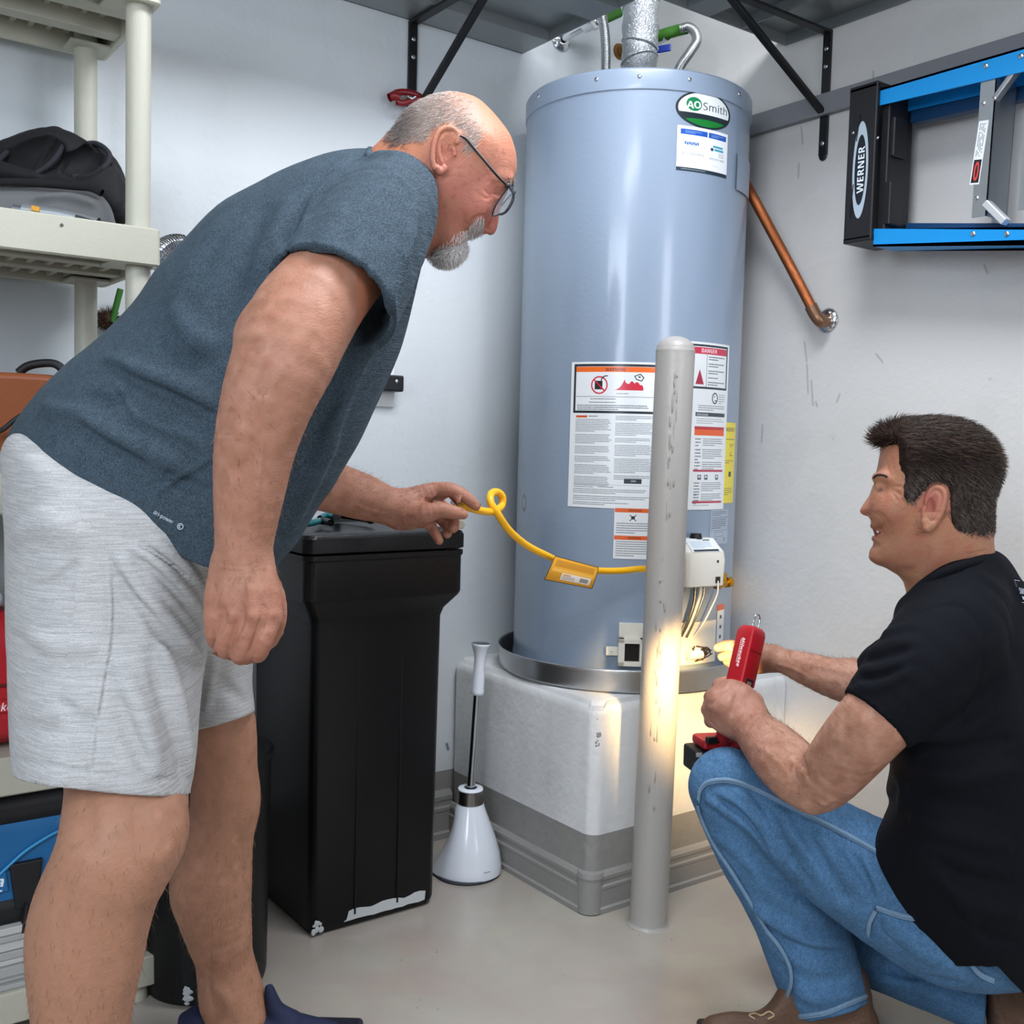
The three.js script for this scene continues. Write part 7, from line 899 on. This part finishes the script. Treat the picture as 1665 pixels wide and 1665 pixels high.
  seam([[1136, 1300], [1139, 1284], [1152, 1271], [1184, 1268], [1224, 1280], [1300, 1318], [1380, 1358], [1440, 1392], [1486, 1420]]); seam([[1134, 1308], [1140, 1330], [1160, 1372], [1190, 1418], [1222, 1470], [1246, 1512]]); seam([[1246, 1512], [1268, 1540], [1284, 1572], [1286, 1600], [1279, 1626], [1285, 1655]]); seam([[1298, 1652], [1340, 1646], [1375, 1632], [1408, 1619]]);
  seam([[1426, 1474], [1470, 1489], [1505, 1491], [1536, 1487]]); seam([[1424, 1480], [1414, 1500], [1412, 1518]]); seam([[1548, 1506], [1565, 1545], [1590, 1580], [1615, 1593]]); jc([[1434, 1486], [1430, 1505], [1445, 1525], [1480, 1545]], 0.003, -0.003); jc([[1492, 1492], [1494, 1520], [1478, 1546]], 0.003, -0.003); jc([[1488, 1420], [1498, 1460], [1502, 1490]], 0.004, 0.004);
  jc([[1150, 1300], [1180, 1320], [1222, 1350], [1250, 1390]], 0.007, 0.010); jc([[1148, 1312], [1180, 1335], [1215, 1365]], 0.006, -0.009); jc([[1170, 1290], [1205, 1310], [1240, 1350], [1262, 1400]], 0.007, 0.009); jc([[1175, 1302], [1208, 1325], [1238, 1365]], 0.006, -0.008); jc([[1200, 1285], [1230, 1315], [1258, 1360]], 0.007, 0.008); jc([[1225, 1295], [1255, 1335], [1290, 1400], [1320, 1440]], 0.007, -0.008); jc([[1160, 1360], [1195, 1380], [1240, 1430]], 0.012, 0.008); jc([[1260, 1310], [1300, 1370], [1345, 1440]], 0.010, 0.007); jc([[1290, 1330], [1330, 1390], [1380, 1470]], 0.009, -0.007); jc([[1330, 1350], [1365, 1400], [1420, 1470]], 0.012, 0.008); jc([[1370, 1372], [1400, 1415], [1420, 1460]], 0.009, -0.008); jc([[1400, 1390], [1425, 1430], [1440, 1470]], 0.012, 0.007);
  jc([[1215, 1470], [1260, 1500], [1320, 1530], [1384, 1536]], 0.014, 0.009); jc([[1225, 1490], [1280, 1530], [1340, 1550], [1384, 1548]], 0.009, -0.008); jc([[1240, 1440], [1290, 1470], [1350, 1500]], 0.014, 0.008); jc([[1255, 1560], [1300, 1590], [1350, 1600], [1390, 1590]], 0.014, -0.006); jc([[1290, 1610], [1330, 1625], [1390, 1610]], 0.012, 0.006); jc([[1450, 1500], [1490, 1540], [1540, 1570]], 0.02, 0.006); jc([[1420, 1590], [1480, 1600], [1540, 1625]], 0.014, 0.008); jc([[1430, 1575], [1500, 1590], [1560, 1600]], 0.010, -0.008); jc([[1180, 1232], [1230, 1246], [1262, 1262]], 0.02, 0.004);
  jeans.commit();
  add('jeans', soft((x, y, z) => jeans(x, y, z) + 0.0022 * fbm(x * 18, y * 18, z * 18, 2), [[...boxPx(1110, 1205, 1830, 1720, 1.55, 2.26), 0.0052]]), denimMat, 'faded blue denim jeans');
  const seamMat = M(0xb9d2ea, 0.85, { map: rep(denim, 5, 5) }); for (const q of seams) { const g = tube(q, 0.0038, q.length * 3, 8); add('seam', g, seamMat); const q2 = q.map((p) => p.clone().addScaledVector(FW, -0.0012).addScaledVector(DN, 0.0045)); add('seam', tube(q2, 0.0016, q2.length * 3, 6), seamMat); }
  // --- boots
  const brown = M(0x59402f, 0.62, { bumpMap: rep(peel, 8, 8), bumpScale: 0.0012 }), soleM = M(0x2a211b, 0.7), lace = M(0xb09a76, 0.7);
  const bootF = blend([[bulk([[1141, 1664], [1150, 1653], [1166, 1648], [1192, 1644], [1226, 1645], [1250, 1630], [1270, 1600], [1300, 1570], [1395, 1570], [1416, 1610], [1420, 1636], [1430, 1662], [1436, 1700], [1425, 1716], [1300, 1714], [1150, 1712], [1138, 1690]], { z0: 1.94, W: (px) => lerp(0.046, 0.05, sstep(1300, 1180, px)), R: 34, p: 2.3, blur: 7 }), 0], [(x, y) => 0.022 - y, 0.002, 'keep']]);
  bootF.crease([[1150, 1672], [1190, 1660], [1230, 1660], [1262, 1668]], 0.003, -0.003); bootF.crease([[1330, 1668], [1370, 1662], [1412, 1645]], 0.0025, -0.0025); bootF.crease([[1330, 1675], [1370, 1669], [1412, 1652]], 0.0025, -0.0025); bootF.crease([[1155, 1656], [1190, 1650], [1226, 1651]], 0.003, 0.003); bootF.commit();
  add('boot', soft(bootF, [[...boxPx(1120, 1560, 1450, 1740, 1.84, 2.04), 0.0048]]), brown, 'brown leather work boot with pale laces');
  const sb = (cx, d, len) => { const a = at(cx, 1690, d); return new RoundedBoxGeometry(len, 0.026, 0.098, 3, 0.008).applyMatrix4(new THREE.Matrix4().makeBasis(SAG, V(0, 1, 0), SAG.clone().cross(V(0, 1, 0))).setPosition(a.x, 0.0135, a.z)); };
  add('boot_sole', sb(1286, 1.94, 0.335), soleM);
  for (const [a, b] of [[[1226, 1640], [1262, 1652]], [[1236, 1634], [1256, 1660]], [[1246, 1630], [1266, 1642]]]) { const p = bootF.cast(...a), q = bootF.cast(...b), m = bootF.cast((a[0] + b[0]) / 2, (a[1] + b[1]) / 2); if (p && q && m) add('boot_lace', tube([p, m, q].map((v) => v.addScaledVector(FW, -0.001)), 0.0018, 16, 6), lace); }
  { const p = [[1227, 1656], [1218, 1650], [1226, 1647], [1238, 1650], [1250, 1644], [1258, 1650], [1248, 1656]].map(([x, y]) => (bootF.cast(x, y) ?? at(x, y, 1.91)).addScaledVector(FW, -0.002)); add('boot_lace', tube(p, 0.0017, 40, 6), lace); }
  const bootB = blend([[bulk([[1604, 1590], [1630, 1578], [1680, 1560], [1730, 1590], [1740, 1650], [1730, 1730], [1640, 1740], [1608, 1690]], { z0: 1.99, W: 0.05, R: 34, p: 2.3, blur: 7 }), 0], [(x, y) => 0.004 - y, 0.002, 'keep']]); bootB.crease([[1612, 1600], [1622, 1630], [1634, 1665]], 0.003, -0.0025); bootB.crease([[1640, 1590], [1652, 1625], [1664, 1660]], 0.003, -0.003); bootB.commit();
  add('boot', soft(bootB, [[...boxPx(1590, 1540, 1760, 1760, 1.9, 2.08), 0.0055]]), brown);
}
// ---------------------------------------------------------------- red work light in the squatting man's hand
{
  const A = at(1201, 1122, 1.975), B = at(1224, 1020, 2.0), ax = B.clone().sub(A).normalize(), L = A.distanceTo(B);
  const nr = FW.clone().multiplyScalar(-0.8).addScaledVector(RT, 0.6); nr.addScaledVector(ax, -nr.dot(ax)).normalize(); const X = ax.clone().cross(nr).normalize();   // X, ax, nr: right handed
  const t = thing('work_light', 'red cordless work light held upright in the squatting man\'s fist', 'flashlight', A.toArray()), fr = new THREE.Matrix4().makeBasis(X, ax, nr), T = (g) => g.applyMatrix4(fr), red = M(0xa5141f, 0.38, { bumpMap: rep(fine, 4, 4), bumpScale: 0.0002 }), blk = M(0x131313, 0.5), w = 0.0205;
  // X now points so that the face with normal -X or +X is the left one
  part(t, 'lamp_head', T(loft([{ y: 0.004, x0: -w * 0.8, x1: w * 0.8, z0: -w * 0.8, z1: w * 0.8, r: 0.005 }, { y: 0.012, x0: -w, x1: w, z0: -w, z1: w, r: 0.005 }, { y: L - 0.014, x0: -w, x1: w, z0: -w, z1: w, r: 0.005 }, { y: L - 0.005, x0: -w * 0.9, x1: w * 0.9, z0: -w * 0.9, z1: w * 0.9, r: 0.005 }, { y: L, x0: -w * 0.7, x1: w * 0.7, z0: -w * 0.7, z1: w * 0.7, r: 0.004 }], 5, 0.5)), red);
  part(t, 'slot', T(box(-0.011, 0.011, 0.010, 0.024, w - 0.002, w + 0.0008, 0.002)), M(0x2a0d0c, 0.6)); part(t, 'slot_window', T(box(-0.006, 0.006, 0.0105, 0.018, w + 0.0002, w + 0.0012, 0.001)), M(0x8d6a5c, 0.5)); part(t, 'panel_line', T(box(-w + 0.004, w - 0.004, L * 0.62, L * 0.62 + 0.001, w, w + 0.0006)), M(0x5e0a12, 0.6));
  const sgn = X.dot(RT) < 0 ? 1 : -1;   // which X face looks left
  { const g = new THREE.PlaneGeometry(0.062, 0.013).rotateZ(-Math.PI / 2).rotateY(sgn * Math.PI / 2).translate(sgn * (w + 0.0006), L * 0.56, 0.002); part(t, 'lettering', T(g), M(0xffffff, 0.5, { map: canvasTex(256, 56, (x, W, H2) => { x.fillStyle = '#a5141f'; x.fillRect(0, 0, W, H2); x.font = 'italic bold 44px sans-serif'; x.fillStyle = '#f2e4e2'; x.textBaseline = 'middle'; x.fillText('Milwaukee', 8, 24, 236); x.fillRect(20, 47, 190, 4); }) }), 'white lettering'); }
  part(t, 'neck', T(cyl(V(0, -0.004, 0), V(0, 0.01, 0), 0.0155, 0.0165, 24)), blk); part(t, 'grip', tube([V(0, 0.004, 0), at(1191, 1155, 1.983).sub(A), at(1180, 1185, 2.0).sub(A), at(1174, 1206, 2.03).sub(A)], 0.0155, 24, 16), red);
  part(t, 'hook', T(tube([V(-0.008, L - 0.004, 0.006), V(-0.0085, L + 0.012, 0.006), V(-0.006, L + 0.022, 0.006), V(0, L + 0.026, 0.006), V(0.006, L + 0.022, 0.006), V(0.0085, L + 0.012, 0.006), V(0.008, L - 0.004, 0.006)], 0.0016, 32, 8)), chrome, 'steel hanging hook');
  // glowing strip on the face turned away, with its light
  const warm = 0xffd08a; part(t, 'light_strip', T(box(-0.011, 0.011, 0.02, L - 0.014, -w - 0.001, -w + 0.001)), new THREE.MeshStandardMaterial({ color: 0xffffff, emissive: warm, emissiveIntensity: 4, roughness: 0.5 }));
  const R = new THREE.SpotLight(warm, 6.5, 0, 0.52, 0.8, 2); R.position.copy(nr.clone().multiplyScalar(-w - 0.006).addScaledVector(ax, L / 2)); R.shadow.radius = 1; R.target.position.copy(at(1142, 1135, 2.5).sub(A)); t.add(R, R.target);
  // battery foot
  const bt = part(t, 'battery', bar(at(1122, 1235, 2.045), at(1216, 1229, 2.075), 0.075, 0.047, V(0, 1, 0), 0.006).translate(-A.x, -A.y, -A.z), blk);
  part(t, 'battery_shoe', bar(at(1134, 1206, 2.045).sub(A), at(1212, 1203, 2.070).sub(A), 0.062, 0.02, V(0, 1, 0), 0.007), red); part(bt, 'latch', bar(at(1148, 1204, 2.008).sub(A), at(1172, 1202, 2.015).sub(A), 0.012, 0.013, V(0, 1, 0), 0.003), blk); part(bt, 'battery_mark', bar(at(1132, 1228, 2.006).sub(A), at(1141, 1227, 2.008).sub(A), 0.004, 0.007, V(0, 1, 0), 0), M(0x9a9a98, 0.6)); part(bt, 'battery_rib', bar(at(1128, 1242, 2.005).sub(A), at(1150, 1240, 2.010).sub(A), 0.003, 0.002, V(0, 1, 0), 0), M(0x77706c, 0.6));
}
// ---------------------------------------------------------------- yellow gas connector hose
{
  const yel = M(0xf0b20c, 0.42), o = at(805, 815, 2.1), t = thing('gas_hose', 'yellow gas connector hose with a tag running from the man\'s hand to the heater', 'hose', o.toArray()), P = (x, y, d) => at(x, y, d).sub(o);
  const pts = [[746, 822, 2.03], [758, 824, 2.03], [776, 829, 2.04], [792, 832, 2.07], [806, 830, 2.11], [816, 821, 2.14], [817, 808, 2.14], [808, 800, 2.125], [798, 804, 2.10], [798, 817, 2.085], [809, 835, 2.09], [824, 858, 2.12], [842, 876, 2.16], [862, 890, 2.2], [886, 902, 2.24], [912, 914, 2.29], [944, 924, 2.34], [975, 928, 2.39], [1010, 928, 2.43], [1050, 925, 2.46], [1090, 932, 2.47], [1112, 938, 2.46]];
  part(t, 'tube', tube(pts.map((p) => P(...p)), 0.0076, 200, 14), yel); part(t, 'end_nut', join(cyl(P(742, 816, 2.03), P(752, 824, 2.03), 0.011, 0.011, 6)), M(0xe8c94a, 0.35)); part(t, 'end_cap', cyl(P(736, 812, 2.03), P(744, 818, 2.03), 0.0085, 0.0095, 16), M(0xe3e4dc, 0.4), 'white end cap');
  const C = [P(902, 903, 2.235), P(973, 922, 2.345), P(962, 957, 2.33), P(884, 942, 2.22)], g = new THREE.BufferGeometry(), p = [], u = [], ix = [], n = 8;
  for (let j = 0; j <= n; j++) for (let i = 0; i <= 6; i++) { const a = i / 6, b = j / n, q = C[0].clone().lerp(C[1], a).lerp(C[3].clone().lerp(C[2], a), b).addScaledVector(FW, -0.012 - 0.010 * Math.sin(Math.PI * b)); p.push(q.x, q.y, q.z); u.push(a, 1 - b); }
  for (let j = 0; j < n; j++) for (let i = 0; i < 6; i++) { const k = j * 7 + i; ix.push(k, k + 7, k + 1, k + 1, k + 7, k + 8); }
  g.setAttribute('position', new THREE.Float32BufferAttribute(p, 3)); g.setAttribute('uv', new THREE.Float32BufferAttribute(u, 2)); g.setIndex(ix); g.computeVertexNormals();
  part(t, 'tag', g, M(0xffffff, 0.45, { map: canvasTex(384, 200, (x, w, h) => { x.fillStyle = '#d79a22'; x.fillRect(0, 0, w, h); x.fillStyle = '#b87c14'; x.fillRect(30, 24, w - 60, 50); x.fillStyle = '#e6b04a'; x.fillRect(24, 90, w - 48, 26); x.fillStyle = '#e9e4da'; x.fillRect(110, 116, 240, 58); x.fillStyle = '#c9874a'; x.fillRect(122, 124, 60, 10); x.fillStyle = '#8f8578'; for (let i = 0; i < 3; i++) x.fillRect(122, 140 + i * 10, 100, 4); x.fillStyle = '#3c3630'; for (let i = 0; i < 14; i++) x.fillRect(262 + i * 5, 128, 2 + (i % 3), 36); x.strokeStyle = '#3a2c12'; x.lineWidth = 8; x.strokeRect(2, 2, w - 4, h - 4); }) }), 'amber printed tag');
}
// ---------------------------------------------------------------- clothes and grey bag on the middle shelf
{
  const t = thing('work_trousers', 'crumpled black work trousers heaped on the grey bag on the middle shelf', 'trousers'), o = at(90, 300, 2.1); t.position.copy(o);
  const blk = M(0x0b0c10, 0.8, { sheen: 0.2, sheenColor: new THREE.Color(0x333944), bumpMap: rep(fabricBump, 10, 10), bumpScale: 0.0006 });
  const f = blend([[limb([[-20, 272, 2.10, 30], [40, 262, 2.08, 40], [92, 256, 2.06, 46], [135, 280, 2.08, 44], [170, 310, 2.10, 36], [188, 345, 2.12, 22]]), 0], [limb([[110, 272, 2.12, 32], [150, 266, 2.13, 32], [178, 290, 2.13, 24], [192, 330, 2.13, 16]]), 0.012], [limb([[-30, 290, 2.08, 16], [60, 296, 2.04, 16], [140, 300, 2.05, 18], [180, 330, 2.08, 18]]), 0.02],
    [limb([[-60, 268, 2.03, 34], [10, 262, 2.01, 34], [72, 246, 2.0, 33]]), 0.004, 'cut'], [limb([[118, 270, 2.03, 20], [150, 258, 2.06, 24], [160, 256, 2.07, 22]]), 0.004, 'cut'], [limb([[0, 275, 2.03, 14], [30, 283, 2.02, 12], [60, 288, 2.02, 10]]), 0.006]]);
  f.crease([[94, 213], [84, 236], [66, 262], [54, 282]], 0.004, 0.006); f.crease([[106, 232], [96, 258], [84, 284]], 0.004, -0.003); f.crease([[172, 246], [166, 270], [146, 284], [118, 286]], 0.004, 0.006); f.crease([[120, 250], [112, 270], [104, 284]], 0.004, -0.004); f.crease([[182, 262], [190, 290], [196, 320]], 0.004, 0.003); f.commit();
  for (const q of [[[-10, 268, 2.03], [30, 233, 2.05], [62, 216, 2.055], [93, 210, 2.05], [106, 224, 2.035], [98, 246, 2.02], [80, 268, 2.015], [56, 284, 2.015]], [[122, 252, 2.08], [132, 238, 2.09], [152, 233, 2.10], [170, 241, 2.09], [178, 254, 2.075], [171, 270, 2.06], [148, 283, 2.045], [118, 288, 2.03]]]) part(t, 'hem', tube(q.map((p) => at(...p).sub(o)), 0.0055, 40, 8), M(0x24262c, 0.85));
  part(t, 'cloth', soft((x, y, z) => f(x, y, z) + 0.0025 * fbm(x * 20, y * 20, z * 20, 2), [[...boxPx(-40, 200, 215, 375, 1.95, 2.2), 0.0055]]).translate(-o.x, -o.y, -o.z), blk);
  const b = thing('tool_bag', 'low grey fabric bag with black trim under the black trousers', 'bag'), q = at(80, 340, 2.06); b.position.copy(q);
  const g = blend([[bulk([[-60, 306], [0, 300], [60, 300], [120, 306], [158, 312], [178, 332], [187, 360], [188, 385], [60, 380], [-60, 376]], { z0: 2.09, W: 0.10, R: 26, blur: 6, p: 2.4 }), 0]]); g.crease([[50, 335], [90, 325], [140, 335]], 0.012, -0.006); g.crease([[60, 322], [110, 318], [150, 328]], 0.012, 0.005); g.crease([[140, 340], [165, 345], [182, 365]], 0.01, -0.005); g.commit();
  part(b, 'body', soft(g, [[...boxPx(-70, 290, 200, 395, 1.96, 2.22), 0.006]]).translate(-q.x, -q.y, -q.z), M(0x6b6d6e, 0.75, { bumpMap: rep(fabricBump, 8, 8), bumpScale: 0.0006 })); part(b, 'trim', tube([[-40, 299], [10, 296], [60, 297], [110, 301], [150, 306], [166, 314]].map(([x, y]) => at(x, y, 2.0).sub(q)), 0.0075, 40, 8), blk);
}
// ---------------------------------------------------------------- draw
scene.traverse((o) => { if (o.isMesh) { o.castShadow = true; o.receiveShadow = true; } if (o.isLight) o.castShadow = true; });
renderer.render(scene, camera);
